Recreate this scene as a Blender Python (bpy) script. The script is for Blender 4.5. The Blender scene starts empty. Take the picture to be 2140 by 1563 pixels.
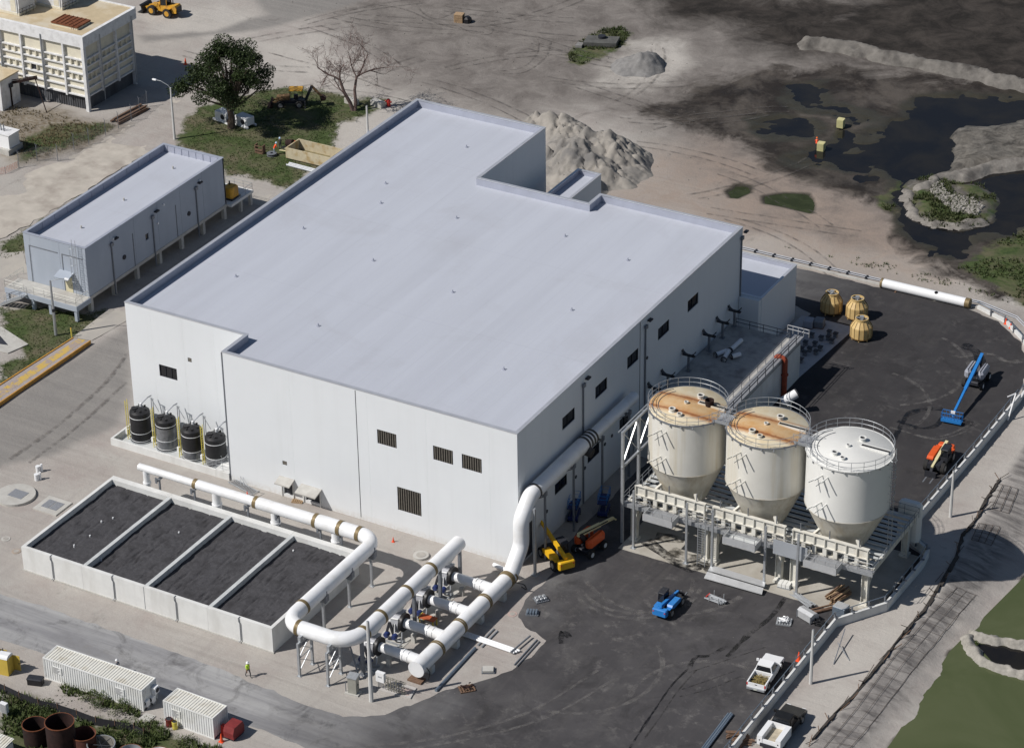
import bpy, bmesh, math, random
import numpy as np
from mathutils import Vector, Matrix, noise
from mathutils.geometry import delaunay_2d_cdt
PI = math.pi; rad = math.radians
scene = bpy.context.scene
COL = scene.collection
RNG = random.Random(7)

# ------------------------------------------------------------------ camera
cam = bpy.data.cameras.new('camera'); cam_o = bpy.data.objects.new('camera', cam); COL.objects.link(cam_o)
cam.sensor_width = 36.0; cam.lens = 97.915; cam.clip_start = 1.0; cam.clip_end = 8000.0
_r = Vector((0.86973486, 0.4933318, -0.01360211)); _u = Vector((-0.23295502, 0.43468114, 0.86993348)); _f = Vector((-0.43507843, 0.75344279, -0.49298146))
cam_o.matrix_world = Matrix(((_r.x, _u.x, -_f.x, 124.5334), (_r.y, _u.y, -_f.y, -216.5222), (_r.z, _u.z, -_f.z, 165.3225), (0, 0, 0, 1)))
scene.camera = cam_o

# ------------------------------------------------------------------ sky and sun
SUN_AZ, SUN_EL = 48.0, 46.0          # shadows run towards this azimuth (from +x), sun elevation
sun = bpy.data.lights.new('sun', 'SUN'); sun.energy = 4.4; sun.angle = rad(0.53); sun.color = (1.0, 0.955, 0.905)
sun_o = bpy.data.objects.new('sun', sun); COL.objects.link(sun_o); sun_o.location = (-80, -90, 120)
_d = Vector((math.cos(rad(SUN_AZ)) * math.cos(rad(SUN_EL)), math.sin(rad(SUN_AZ)) * math.cos(rad(SUN_EL)), -math.sin(rad(SUN_EL))))
sun_o.rotation_euler = _d.to_track_quat('-Z', 'Y').to_euler()
world = bpy.data.worlds.new('World'); scene.world = world; world.use_nodes = True
_nt = world.node_tree; _bg = _nt.nodes['Background']
_sky = _nt.nodes.new('ShaderNodeTexSky'); _sky.sky_type = 'NISHITA'; _sky.sun_disc = False
_sky.sun_elevation = rad(SUN_EL); _sky.sun_rotation = math.atan2(-_d.x, -_d.y); _sky.altitude = 10
_sky.air_density = 1.0; _sky.dust_density = 0.6; _sky.ozone_density = 1.2
_nt.links.new(_sky.outputs[0], _bg.inputs[0]); _bg.inputs[1].default_value = 0.052
vs = scene.view_settings; vs.view_transform = 'Standard'; vs.look = 'None'; vs.exposure = 0.0; vs.gamma = 1.0; vs.use_curve_mapping = False

# ------------------------------------------------------------------ materials
MATS = {}
def mat(name, col, rough=0.7, metal=0.0, var=0.12, scale=1.5, bump=0.0, bscale=20.0, col2=None, s2=0.25, spec=0.35, streak=0.0, trans=0.0):
    if name in MATS: return MATS[name]
    m = bpy.data.materials.new(name); m.use_nodes = True; nt = m.node_tree; L = nt.links.new; N = nt.nodes.new
    b = nt.nodes['Principled BSDF']; b.inputs['Roughness'].default_value = rough; b.inputs['Metallic'].default_value = metal
    b.inputs['Specular IOR Level'].default_value = spec
    if trans: b.inputs['Transmission Weight'].default_value = trans
    geo = N('ShaderNodeNewGeometry'); pos = geo.outputs['Position']
    n1 = N('ShaderNodeTexNoise'); n1.inputs['Scale'].default_value = scale; n1.inputs['Detail'].default_value = 6; n1.inputs['Roughness'].default_value = 0.62
    L(pos, n1.inputs['Vector'])
    mx = N('ShaderNodeMix'); mx.data_type = 'RGBA'; mx.blend_type = 'MIX'
    a = tuple(max(0, c * (1 - var)) for c in col) + (1,); c2 = tuple(min(1, c * (1 + var)) for c in col) + (1,)
    mr = N('ShaderNodeMapRange'); mr.inputs[1].default_value = 0.3; mr.inputs[2].default_value = 0.7
    L(n1.outputs['Fac'], mr.inputs[0]); L(mr.outputs[0], mx.inputs['Factor']); mx.inputs['A'].default_value = a; mx.inputs['B'].default_value = c2
    out = mx.outputs['Result']
    if col2:
        n2 = N('ShaderNodeTexNoise'); n2.inputs['Scale'].default_value = s2; n2.inputs['Detail'].default_value = 7; n2.inputs['Roughness'].default_value = 0.6
        L(pos, n2.inputs['Vector'])
        if streak:
            mp = N('ShaderNodeMapping'); mp.inputs['Scale'].default_value = (1, 1, streak); L(pos, mp.inputs['Vector']); L(mp.outputs[0], n2.inputs['Vector'])
        r2 = N('ShaderNodeMapRange'); r2.inputs[1].default_value = 0.48; r2.inputs[2].default_value = 0.66
        L(n2.outputs['Fac'], r2.inputs[0]); m2 = N('ShaderNodeMix'); m2.data_type = 'RGBA'; L(r2.outputs[0], m2.inputs['Factor'])
        L(out, m2.inputs['A']); m2.inputs['B'].default_value = tuple(col2) + (1,); out = m2.outputs['Result']
    L(out, b.inputs['Base Color'])
    if bump:
        n3 = N('ShaderNodeTexNoise'); n3.inputs['Scale'].default_value = bscale; n3.inputs['Detail'].default_value = 5; L(pos, n3.inputs['Vector'])
        bp = N('ShaderNodeBump'); bp.inputs['Strength'].default_value = bump; bp.inputs['Distance'].default_value = 0.05
        L(n3.outputs['Fac'], bp.inputs['Height']); L(bp.outputs[0], b.inputs['Normal'])
    MATS[name] = m; return m

WHITE = mat('white_paint_wall', (0.70, 0.73, 0.75), 0.75, var=0.04, scale=0.3, col2=(0.68, 0.71, 0.73), s2=0.12, streak=0.15)
WALLG = mat('blue_grey_wall_paint', (0.36, 0.40, 0.46), 0.8, var=0.05, scale=0.4, col2=(0.33, 0.37, 0.43), s2=0.2, streak=0.2)
ROOF = mat('roof_membrane', (0.45, 0.475, 0.54), 0.6, var=0.04, scale=0.09, col2=(0.42, 0.44, 0.50), s2=0.35, spec=0.3)
COPE = mat('coping_metal', (0.70, 0.71, 0.74), 0.28, 0.55, var=0.08, scale=0.8)
PARA = mat('parapet_membrane', (0.36, 0.38, 0.45), 0.7, var=0.08, scale=0.7)
PIPEW = mat('white_pipe_paint', (0.78, 0.79, 0.80), 0.32, var=0.035, scale=0.8, col2=(0.71, 0.71, 0.70), s2=0.6, spec=0.5)
BAND = mat('brown_band', (0.20, 0.15, 0.075), 0.55, 0.2, var=0.25, scale=6)
GALV = mat('galvanised_steel', (0.42, 0.44, 0.46), 0.45, 0.5, var=0.12, scale=3)
GALVD = mat('weathered_steel', (0.21, 0.225, 0.25), 0.55, 0.4, var=0.15, scale=3)
DARKM = mat('dark_metal', (0.035, 0.037, 0.045), 0.5, 0.2, var=0.2, scale=4)
BLACK = mat('black_plastic', (0.016, 0.016, 0.018), 0.45, var=0.3, scale=2, spec=0.4)
TYRE = mat('tyre_rubber', (0.028, 0.027, 0.027), 0.9, var=0.25, scale=6, bump=0.3)
RIM = mat('wheel_rim', (0.32, 0.32, 0.32), 0.5, 0.3, var=0.2, scale=6)
GLASS = mat('dark_glass', (0.012, 0.014, 0.018), 0.08, var=0.2, scale=1, spec=0.6)
CONC = mat('concrete', (0.46, 0.45, 0.42), 0.85, var=0.1, scale=1.2, bump=0.15, bscale=15, col2=(0.40, 0.385, 0.355), s2=0.4)
CONCW = mat('painted_concrete', (0.66, 0.665, 0.65), 0.8, var=0.06, scale=0.8, col2=(0.58, 0.58, 0.56), s2=0.5, streak=0.3)
CONCG = mat('grey_concrete_coping', (0.52, 0.54, 0.54), 0.85, var=0.08, scale=1.4, col2=(0.45, 0.47, 0.47), s2=0.8)
SILOW = mat('silo_paint', (0.68, 0.665, 0.61), 0.45, var=0.05, scale=0.5, col2=(0.58, 0.53, 0.42), s2=0.7, streak=0.06)
SILON = mat('fresh_silo_paint', (0.73, 0.73, 0.70), 0.42, var=0.03, scale=0.5)
CREAMS = mat('cream_steel', (0.66, 0.645, 0.585), 0.5, var=0.06, scale=1.5, col2=(0.55, 0.52, 0.45), s2=0.9)
SILOC = mat('silo_cone_steel', (0.56, 0.535, 0.47), 0.5, 0.1, var=0.10, scale=1.2, col2=(0.44, 0.39, 0.30), s2=0.8, streak=0.2)
RUST = mat('rust', (0.16, 0.055, 0.025), 0.9, var=0.35, scale=2.5, bump=0.3)
RUSTD = mat('dark_rust', (0.030, 0.014, 0.012), 0.9, var=0.4, scale=2.0, bump=0.3, col2=(0.02, 0.013, 0.012), s2=0.8)
YELLOW = mat('machine_yellow', (0.62, 0.33, 0.035), 0.45, var=0.12, scale=3, col2=(0.42, 0.23, 0.05), s2=1.0)
GOLD = mat('bright_lift_yellow', (0.74, 0.43, 0.02), 0.4, var=0.08, scale=3)
ORANGE = mat('machine_orange', (0.66, 0.10, 0.022), 0.4, var=0.1, scale=3)
BLUE = mat('machine_blue', (0.028, 0.20, 0.55), 0.35, var=0.1, scale=3)
DBLUE = mat('dark_motor_blue', (0.02, 0.035, 0.13), 0.4, var=0.15, scale=3)
HOODG = mat('grey_hood_plastic', (0.30, 0.315, 0.36), 0.45, var=0.1, scale=3)
CREAMB = mat('cream_boom_paint', (0.66, 0.60, 0.36), 0.45, var=0.08, scale=3)
SAFEY = mat('safety_yellow', (0.66, 0.56, 0.10), 0.5, var=0.1, scale=3)
RED = mat('safety_red', (0.55, 0.04, 0.03), 0.5, var=0.1, scale=3)
CONEO = mat('cone_orange', (0.85, 0.10, 0.03), 0.5, var=0.05, scale=3)
VEST = mat('high_visibility_vest', (0.55, 0.85, 0.06), 0.7, var=0.08, scale=9)
SKIN = mat('skin', (0.35, 0.19, 0.12), 0.6, var=0.05)
TROUS = mat('dark_trousers', (0.05, 0.05, 0.055), 0.85, var=0.2, scale=9)
SHIRTB = mat('pale_blue_cap', (0.45, 0.58, 0.75), 0.7, var=0.1)
WPAINT = mat('vehicle_white_paint', (0.78, 0.79, 0.80), 0.25, var=0.02, scale=2, spec=0.6)
KPAINT = mat('vehicle_black_paint', (0.012, 0.012, 0.012), 0.3, var=0.3, scale=2, spec=0.6)
WOOD = mat('timber', (0.36, 0.25, 0.15), 0.85, var=0.25, scale=5)
WOODD = mat('weathered_brown_timber', (0.17, 0.105, 0.07), 0.9, var=0.3, scale=5)
BAMB = mat('dry_cane', (0.30, 0.235, 0.09), 0.8, var=0.35, scale=7)
TAN = mat('tan_fibreglass', (0.60, 0.43, 0.19), 0.5, var=0.1, scale=1.5, col2=(0.52, 0.36, 0.15), s2=1.2)
CONT = mat('container_white', (0.72, 0.73, 0.72), 0.5, var=0.04, scale=1.0, col2=(0.65, 0.65, 0.62), s2=0.7)
CONTR = mat('container_roof_cream', (0.70, 0.69, 0.63), 0.6, var=0.06, scale=1.0, col2=(0.58, 0.55, 0.47), s2=0.9)
OLDW = mat('old_white_stucco', (0.70, 0.705, 0.71), 0.85, var=0.07, scale=1.0, col2=(0.58, 0.58, 0.58), s2=1.2, bump=0.2)
OLDC = mat('old_cream_panel', (0.66, 0.62, 0.50), 0.85, var=0.06, scale=0.8, col2=(0.60, 0.56, 0.46), s2=0.7)
OLDR = mat('tan_gravel_roof', (0.50, 0.41, 0.27), 0.9, var=0.12, scale=0.5, col2=(0.55, 0.50, 0.40), s2=0.25, bump=0.2)
CARBON = mat('granular_carbon', (0.058, 0.057, 0.062), 0.9, var=0.25, scale=3.0, bump=0.8, bscale=7, col2=(0.036, 0.035, 0.038), s2=0.7)
GRATE = mat('grating_steel', (0.33, 0.34, 0.36), 0.5, 0.4, var=0.25, scale=9)
BARK = mat('bark', (0.10, 0.075, 0.058), 0.95, var=0.3, scale=6, bump=0.4)
BARE = mat('bare_twig_bark', (0.15, 0.105, 0.095), 0.95, var=0.25, scale=6)
SANDM = mat('pale_sand', (0.29, 0.27, 0.242), 0.95, var=0.16, scale=0.9, bump=0.8, bscale=2.5, col2=(0.155, 0.15, 0.145), s2=0.16)
GRAVM = mat('grey_gravel', (0.20, 0.195, 0.19), 0.95, var=0.2, scale=1.5, bump=0.5, bscale=5)
ROCKM = mat('rubble_rock', (0.29, 0.275, 0.245), 0.95, var=0.25, scale=2, bump=0.5, bscale=5)
MUDB = mat('yellow_crate_plastic', (0.46, 0.44, 0.22), 0.7, var=0.1, scale=2)
PVC = mat('white_pvc', (0.77, 0.78, 0.79), 0.3, var=0.03)
STAIN = mat('clear_plastic_wrap', (0.16, 0.165, 0.175), 0.18, var=0.3, scale=2, spec=0.7)
BLUEST = mat('blue_grey_steel_tube', (0.20, 0.25, 0.31), 0.4, 0.5, var=0.12, scale=3)

# ------------------------------------------------------------------ mesh builder
class MB:
    def __init__(s): s.v = []; s.f = []; s.mi = []; s.cur = 0; s.M = None
    def p(s, *pts):
        i = len(s.v)
        for q in pts: s.v.append(tuple(s.M @ Vector(q)) if s.M else tuple(q))
        return i
    def face(s, *idx): s.f.append(tuple(idx)); s.mi.append(s.cur)
    def box(s, x0, x1, y0, y1, z0, z1):
        i = s.p((x0,y0,z0),(x1,y0,z0),(x1,y1,z0),(x0,y1,z0),(x0,y0,z1),(x1,y0,z1),(x1,y1,z1),(x0,y1,z1))
        for q in ((0,3,2,1),(4,5,6,7),(0,1,5,4),(1,2,6,5),(2,3,7,6),(3,0,4,7)): s.face(*(i+k for k in q))
        return s
    def cbox(s, c, d): return s.box(c[0]-d[0]/2, c[0]+d[0]/2, c[1]-d[1]/2, c[1]+d[1]/2, c[2]-d[2]/2, c[2]+d[2]/2)
    def rbox(s, x0, x1, y0, y1, z0, z1, b):
        # box with bevelled top edge and vertical corners
        def ring(z, k):
            a=[(x0+k,y0+b+k),(x0+b+k,y0+k),(x1-b-k,y0+k),(x1-k,y0+b+k),(x1-k,y1-b-k),(x1-b-k,y1-k),(x0+b+k,y1-k),(x0+k,y1-b-k)]
            return [(x,y,z) for x,y in a]
        r=[s.p(*ring(z0,0)), s.p(*ring(z1-b,0)), s.p(*ring(z1,b*0.7))]
        for a,c in ((r[0],r[1]),(r[1],r[2])):
            for k in range(8): s.face(a+k, a+(k+1)%8, c+(k+1)%8, c+k)
        s.face(*(r[2]+k for k in range(8))); s.face(*(r[0]+7-k for k in range(8)))
        return s
    def cyl(s, a, b, r, r2=None, n=12, cap=True):
        a = Vector(a); b = Vector(b); r2 = r if r2 is None else r2
        d = (b-a).normalized(); u = d.orthogonal().normalized(); w = d.cross(u)
        if abs(d.z) > 0.999: u = Vector((1,0,0)); w = d.cross(u)
        i = len(s.v); ring = [u*math.cos(2*PI*k/n)+w*math.sin(2*PI*k/n) for k in range(n)]
        s.p(*[a+q*r for q in ring]); s.p(*[b+q*r2 for q in ring])
        for k in range(n): s.face(i+k, i+(k+1)%n, i+n+(k+1)%n, i+n+k)
        if cap: s.face(*(i+n-1-k for k in range(n))); s.face(*(i+n+k for k in range(n)))
        return s
    def tube(s, path, r, n=8, cap=True):
        path = [Vector(q) for q in path]; m = len(path); rr = r if isinstance(r, (list, tuple)) else [r]*m
        u = None; base = len(s.v)
        for k in range(m):
            t = (path[min(k+1,m-1)]-path[max(k-1,0)]).normalized()
            if u is None: u = Vector((0,0,1)).cross(t) if abs(t.z) < 0.98 else Vector((1,0,0)); 
            u = (u - t*u.dot(t)).normalized(); w = t.cross(u)
            s.p(*[path[k]+(u*math.cos(2*PI*j/n)+w*math.sin(2*PI*j/n))*rr[k] for j in range(n)])
        for k in range(m-1):
            a = base+k*n; b = a+n
            for j in range(n): s.face(a+j, a+(j+1)%n, b+(j+1)%n, b+j)
        if cap: s.face(*(base+n-1-j for j in range(n))); s.face(*(base+(m-1)*n+j for j in range(n)))
        return s
    def lathe(s, prof, c=(0,0,0), n=24, a0=0, a1=2*PI, cap=False):
        full = abs(a1-a0-2*PI) < 1e-6; cols = n if full else n+1; base = len(s.v)
        for r, z in prof:
            for k in range(cols):
                a = a0+(a1-a0)*k/n; s.p((c[0]+r*math.cos(a), c[1]+r*math.sin(a), c[2]+z))
        for q in range(len(prof)-1):
            for k in range(n):
                k2 = (k+1) % cols; i = base+q*cols
                s.face(i+k, i+k2, i+cols+k2, i+cols+k)
        if cap: s.face(*(base+(len(prof)-1)*cols+k for k in range(cols)))
        return s
    def prism(s, poly, z0, z1):
        n = len(poly); i = s.p(*[(x,y,z0) for x,y in poly]); j = s.p(*[(x,y,z1) for x,y in poly])
        for k in range(n): s.face(i+k, i+(k+1)%n, j+(k+1)%n, j+k)
        s.face(*(j+k for k in range(n))); s.face(*(i+n-1-k for k in range(n))); return s
    def side(s, prof, x0, x1):
        # profile in (y,z) extruded along x
        n = len(prof); i = s.p(*[(x0,y,z) for y,z in prof]); j = s.p(*[(x1,y,z) for y,z in prof])
        for k in range(n): s.face(i+k, i+(k+1)%n, j+(k+1)%n, j+k)
        s.face(*(j+k for k in range(n))); s.face(*(i+n-1-k for k in range(n))); return s
    def bar(s, a, b, w, h=None):
        a = Vector(a); b = Vector(b); h = h or w; d = (b-a).normalized()
        up = Vector((0,0,1)) if abs(d.z) < 0.95 else Vector((0,1,0))
        u = d.cross(up).normalized()*w/2; q = u.cross(d).normalized()*h/2
        i = s.p(a-u-q, a+u-q, a+u+q, a-u+q, b-u-q, b+u-q, b+u+q, b-u+q)
        for c in ((0,3,2,1),(4,5,6,7),(0,1,5,4),(1,2,6,5),(2,3,7,6),(3,0,4,7)): s.face(*(i+k for k in c))
        return s
    def build(s, name, m, parent=None, smooth=False, mats=None):
        me = bpy.data.meshes.new(name); me.from_pydata(s.v, [], s.f)
        for x in (mats or [m]): me.materials.append(x)
        if mats: me.polygons.foreach_set('material_index', s.mi)
        bm = bmesh.new(); bm.from_mesh(me); bmesh.ops.recalc_face_normals(bm, faces=bm.faces); bm.to_mesh(me); bm.free()
        if smooth: me.shade_smooth() if smooth is True else me.set_sharp_from_angle(angle=rad(smooth))
        if smooth and smooth is not True:
            me.polygons.foreach_set('use_smooth', [True]*len(me.polygons)); me.set_sharp_from_angle(angle=rad(smooth))
        o = bpy.data.objects.new(name, me); COL.objects.link(o)
        if parent: o.parent = parent
        return o
def tag(o, label, cat, group=None):
    o['label'] = label; o['category'] = cat
    if group: o['group'] = group
    return o
def thing(name, label, cat, loc=(0,0,0), rz=0.0, group=None):
    o = bpy.data.objects.new(name, None); COL.objects.link(o); o.empty_display_size = 0.3
    o.location = loc if len(loc) == 3 else (loc[0], loc[1], 0); o.rotation_euler = (0,0,rz)
    return tag(o, label, cat, group)
KIDS = {}
def copy_tree(o, loc, rz=0.0, label=None, scale=None):
    def rec(q, par):
        c = q.copy(); COL.objects.link(c)
        if par: c.parent = par
        for ch in list(q.children): rec(ch, c)
        return c
    bpy.context.view_layer.update()
    r = rec(o, None); r.location = loc if len(loc) == 3 else (loc[0], loc[1], 0); r.rotation_euler = (0,0,rz)
    if label: r['label'] = label
    if scale: r.scale = scale
    return r
def part(name, m, parent, fn, smooth=False):
    b = MB(); fn(b); return b.build(name, m, parent, smooth)
def rail(mb, path, h=1.05, post=1.6, r=0.03, closed=False, mid=True, n=5):
    pts = [Vector(q) for q in path]
    for a, b in zip(pts, pts[1:]):
        L = (b-a).length; k = max(1, round(L/post))
        for i in range(k+1):
            q = a.lerp(b, i/k); mb.cyl(q, q+Vector((0,0,h)), r, n=4, cap=False)
    for z in ((h, h*0.55) if mid else (h,)):
        mb.tube([q+Vector((0,0,z)) for q in pts], r, n)
def fillet(path, rads, seg=8):
    # polyline with rounded corners
    P = [Vector(q) for q in path]; out = [P[0]]
    for k in range(1, len(P)-1):
        a, b, c = P[k-1], P[k], P[k+1]; d1 = (a-b).normalized(); d2 = (c-b).normalized()
        ang = d1.angle(d2); r = rads[k-1] if isinstance(rads, (list,tuple)) else rads; t = r/math.tan(ang/2)
        p1 = b+d1*t; p2 = b+d2*t; ctr = b+(d1+d2).normalized()*(r/math.sin(ang/2))
        v1 = p1-ctr; v2 = p2-ctr; tot = v1.angle(v2)
        for i in range(seg+1):
            w = i/seg; out.append(ctr+(v1*math.sin((1-w)*tot)+v2*math.sin(w*tot))/math.sin(tot))
    out.append(P[-1]); return out

# ================================================================== GROUND
def inside(X, Y, poly):
    r = np.zeros(X.shape, bool); n = len(poly)
    for i in range(n):
        x1, y1 = poly[i][:2]; x2, y2 = poly[(i+1) % n][:2]
        if y1 == y2: continue
        c = ((y1 > Y) != (y2 > Y)) & (X < (x2-x1)*(Y-y1)/(y2-y1)+x1); r ^= c
    return r
def segdist(X, Y, pts, closed):
    d = np.full(X.shape, 1e9); n = len(pts)
    for i in range(n if closed else n-1):
        x1, y1 = pts[i][:2]; x2, y2 = pts[(i+1) % n][:2]; dx, dy = x2-x1, y2-y1; L = dx*dx+dy*dy+1e-9
        t = np.clip(((X-x1)*dx+(Y-y1)*dy)/L, 0, 1); d = np.minimum(d, (X-x1-t*dx)**2+(Y-y1-t*dy)**2)
    return np.sqrt(d)
def sd(X, Y, polys):
    out = np.full(X.shape, -50.0)
    for p in polys:
        d = segdist(X, Y, p, True); out = np.maximum(out, np.where(inside(X, Y, p), d, -d))
    return out
def sm(a, lo, hi):
    t = np.clip((a-lo)/(hi-lo), 0, 1); return t*t*(3-2*t)
def vnoise(X, Y, s, seed=0):
    # value noise
    def h(i, j):
        k = (i.astype(np.int64)*374761393+j.astype(np.int64)*668265263+seed*982451653) & 0x7fffffff
        k = (k ^ (k >> 13))*1274126177 & 0x7fffffff; return ((k ^ (k >> 16)) & 0xffff)/65535.0
    x = X*s; y = Y*s; i = np.floor(x); j = np.floor(y); u = x-i; w = y-j; u = u*u*(3-2*u); w = w*w*(3-2*w)
    return (h(i,j)*(1-u)+h(i+1,j)*u)*(1-w)+(h(i,j+1)*(1-u)+h(i+1,j+1)*u)*w
def fbm(X, Y, s, seed=0, o=4):
    r = 0; a = 0.5; t = 0
    for k in range(o): r = r+a*vnoise(X, Y, s, seed+k*17); t += a; a *= 0.5; s *= 2.07
    return r/t

# surveyed zones (metres, building corner = origin)
GRASS = [
 [(-96.29,71.02),(-99.56,79.49),(-99.86,84.11),(-94.71,92.66),(-93.18,95.44),(-89.57,96.35),(-82.39,96.22),(-78.36,98.35),(-76.53,97.38),(-77.05,92.32),(-78.8,88.01),(-76,81.75),(-73.15,79.3),(-72.14,75.75),(-74.4,71.93),(-72.8,65.91),(-78.98,66.9),(-83.95,66),(-89.94,71.13),(-93.8,69.62)],
 [(-98.53,35.02),(-97.82,40.2),(-97.28,52.07),(-97.64,65.8),(-97.26,68.69),(-94.5,66.57),(-92.97,48.5),(-93.65,33.69),(-95.02,30.63)],
 [(-86.63,20.15),(-83.82,22.37),(-76.75,23.98),(-74.58,26.58),(-73.73,23.45),(-73.21,17.4),(-73.12,10.62),(-73.53,3.77),(-77.62,8.88),(-76.28,12.32),(-79.31,14.55),(-81.85,14.17)],
 [(-29.06,-41.92),(-25.11,-41.61),(-19.89,-41.5),(-20.41,-39.98),(-23.48,-39.82),(-28.78,-39.92),(-30.53,-40.4)],
 [(-35.09,-44.27),(-31.77,-43.86),(-26.66,-44.27),(-21.5,-43.27),(-17.75,-41.23),(-15.99,-42.06),(-11.97,-42.07),(-9.56,-41.46),(-13.99,-48.77),(-26.18,-55.41)],
 [(-62.05,124.98),(-62.9,130.82),(-62.04,136.19),(-59.87,138.4),(-57.56,136.82),(-56.55,132.04),(-57.43,125.97),(-58.54,122.72),(-60.73,123)],
 [(-1.79,101.07),(-0.97,108.26),(0.76,104.94),(0.77,100.77),(3.58,98.16),(0.78,98.3)],
 [(15.41,87.18),(16.68,94),(19.1,101.57),(21.93,104.68),(30.85,83.62),(26.64,81.37),(20.09,85.18)],
 [(-111.31,55.01),(-110.87,60.05),(-108.45,64.59),(-106.69,70.11),(-107.07,72.33),(-110.22,71.42),(-115.93,67.65),(-116.4,62.21)],
]
WEEDY = [[(-127.08,70.71),(-116.98,71.24),(-110.43,70.56),(-106.78,71.37),(-107.24,65.23),(-109.69,58.53),(-110.89,54.7),(-118.1,59.48)]]
MUD = [[(-40.84,112.39),(-38.98,121.05),(-34.43,129.36),(-27.43,136.05),(-13.61,141.32),(3.16,144.24),(10.49,146.16),(18.19,124.48),(12.08,120.37),(3.37,115.75),(1.9,100.54),(-11.63,102.61),(-20.34,105.83),(-25.41,110.33),(-33.76,110.5)],
 [(1.34,101.9),(6.86,91.9),(13.25,86.03),(20.57,83.96),(32.42,84.46),(18.19,124.48),(10.03,118.41),(3.63,109.85)]]
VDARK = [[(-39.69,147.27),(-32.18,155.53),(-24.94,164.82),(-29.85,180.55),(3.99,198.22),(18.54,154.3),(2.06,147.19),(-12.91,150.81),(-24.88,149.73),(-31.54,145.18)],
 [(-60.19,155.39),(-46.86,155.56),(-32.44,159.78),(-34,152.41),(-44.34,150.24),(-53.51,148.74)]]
WATER = [
 [(-8.77,135.04),(3.64,142.94),(10.81,147.3),(25.74,105.11),(19.1,101.57),(15.53,96.98),(14.2,91.9),(13.05,88.98),(10.12,90.5),(6.6,93.34),(3.02,97.86),(0.37,102.22),(-1.77,106.99),(-3.98,107.87),(-9.59,107.67),(-13.52,106.81),(-13.33,110.43),(-10.5,116.4),(-9.75,123.19),(-9.26,129.05)],
 [(-27.11,130.25),(-24.09,133.42),(-20.02,127.18),(-14.91,126.64),(-10.91,125.93),(-13.27,122.82),(-17.54,124.12),(-21.59,123.11),(-25.62,126.16)],
 [(-26.77,116.06),(-23.86,119.84),(-18.82,118.95),(-17.95,115.37),(-21.7,111.93),(-25.66,112.76)],
 [(-15.77,111.82),(-14.4,116.15),(-14.69,119.66),(-11.26,118.17),(-10.89,108.2),(-13.66,105.51),(-16.79,106.83)]]
ISLE = [[(0.65,105.72),(0.47,108.17),(2.49,110.95),(9.52,111.61),(12.35,109.08),(14.25,104.64),(14.33,100.96),(11.89,97.74),(8.24,96.76),(4.7,98.43)],
 [(-0.35,128.71),(3.24,130.61),(6.73,134.68),(10.33,136.58),(15.56,122.21),(12.46,119.35),(7.24,116.59),(3.52,110.13),(2.48,109.24),(3.36,114.88),(2.21,119.54),(0.14,123.84)]]
GRASS.append([(1.34,105.24),(2.08,107.67),(3.33,106.3),(6.15,103.62),(10.21,102),(12.54,102.1),(11.78,105.79),(7.04,108.27),(5.35,109.91),(9.45,110.9),(12.28,108.54),(13.86,104.44),(13.79,101.48),(11.58,98.53),(8.15,97.83),(5.05,99.26)])
GREENP = [[(-20.64,93.92),(-20.35,96.62),(-18.31,97.19),(-17.4,94.96),(-18.13,92.73),(-19.64,92.43)],[(-15.48,94.97),(-13.4,97.09),(-10.07,98.35),(-8.69,95.75),(-7.83,92.91),(-10.8,92.97),(-14.25,92.79)]]
PALE = [[(-56.77,134.04),(-53.11,138.09),(-48.2,136.43),(-44.07,131.35),(-44.82,124.89),(-47.19,118.68),(-53.19,116.51),(-54.64,123.75)],
 [(-129.83,109.88),(-118.91,117.84),(-110.88,115.36),(-110.37,108.03),(-122.06,102.97),(-126.9,105.87)],[(-104.85,107.73),(-97.57,112.61),(-85.04,103.71),(-83.47,98.58),(-93.67,96.17),(-100.96,99.38)],
 [(-79.53,87.25),(-76.89,93.36),(-72.96,100.23),(-69.86,79.61),(-73.38,79.54)],[(-11.03,80.02),(-1.65,80.38),(8.34,80.4),(18.33,79.83),(27.09,80.18),(34.95,77.34),(32.42,84.46),(19.86,85.8),(8.97,86.8),(-3.9,85.38),(-12.52,83.16)],
 [(38.34,-15.42),(36.99,-3.3),(36.25,6.83),(39.34,13.48),(38.02,27.44),(37.56,43.02),(36.66,60.94),(34.95,77.34),(45.17,56.73),(42.81,32.21),(42.34,6.23),(41.6,-13.64)]]
BROWN = [[(-34.9,96.36),(-28.77,104.94),(-14.2,100.39),(-5.47,98.28),(4.12,93.61),(16.89,83.47),(5.13,80.19),(-9.71,83.08),(-20.52,83.72),(-31.64,84.39)], [(-32.79,83.78),(-30.91,100.24),(-22.53,89.23),(-24.63,84.81)]]
GREY = [[(-63.64,-12.04),(-71.58,-2.24),(-70.69,11.25),(-69.53,24.27),(-58.56,9.86),(-56.27,3.47),(-58.85,-5.88)],[(-121.77,98.85),(-108.05,112.48),(-103.08,123.89),(-101.21,129.37),(-105.58,136.3),(-123.37,127.01),(-111.32,117.35),(-114.73,107.89),(-124.12,100.82)]]
DIRT = [[(-121.61,132.65),(-98.85,117.31),(-81.75,102.45),(-74.64,100.31),(-52.45,100.63),(-52.42,106.27),(-43.94,107.92),(-32.09,99.61),(-13.13,84.44),(2.43,80.27),(19.28,77.44),(42.68,81.48),(3.99,198.22)]]
SLOPE = [[(38.55,49.51),(39.14,40.38),(40.06,30.73),(40.34,24.39),(41.3,16.58),(41.02,9.41),(41.08,1.73),(40.91,-3.94),(40.34,-9.67),(40.17,-14.42),(40.38,-24.17),(69.29,-25.53),(77.32,40.17),(46.45,70.07),(38.81,58.29)]]
PONDZ = -1.3
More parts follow.
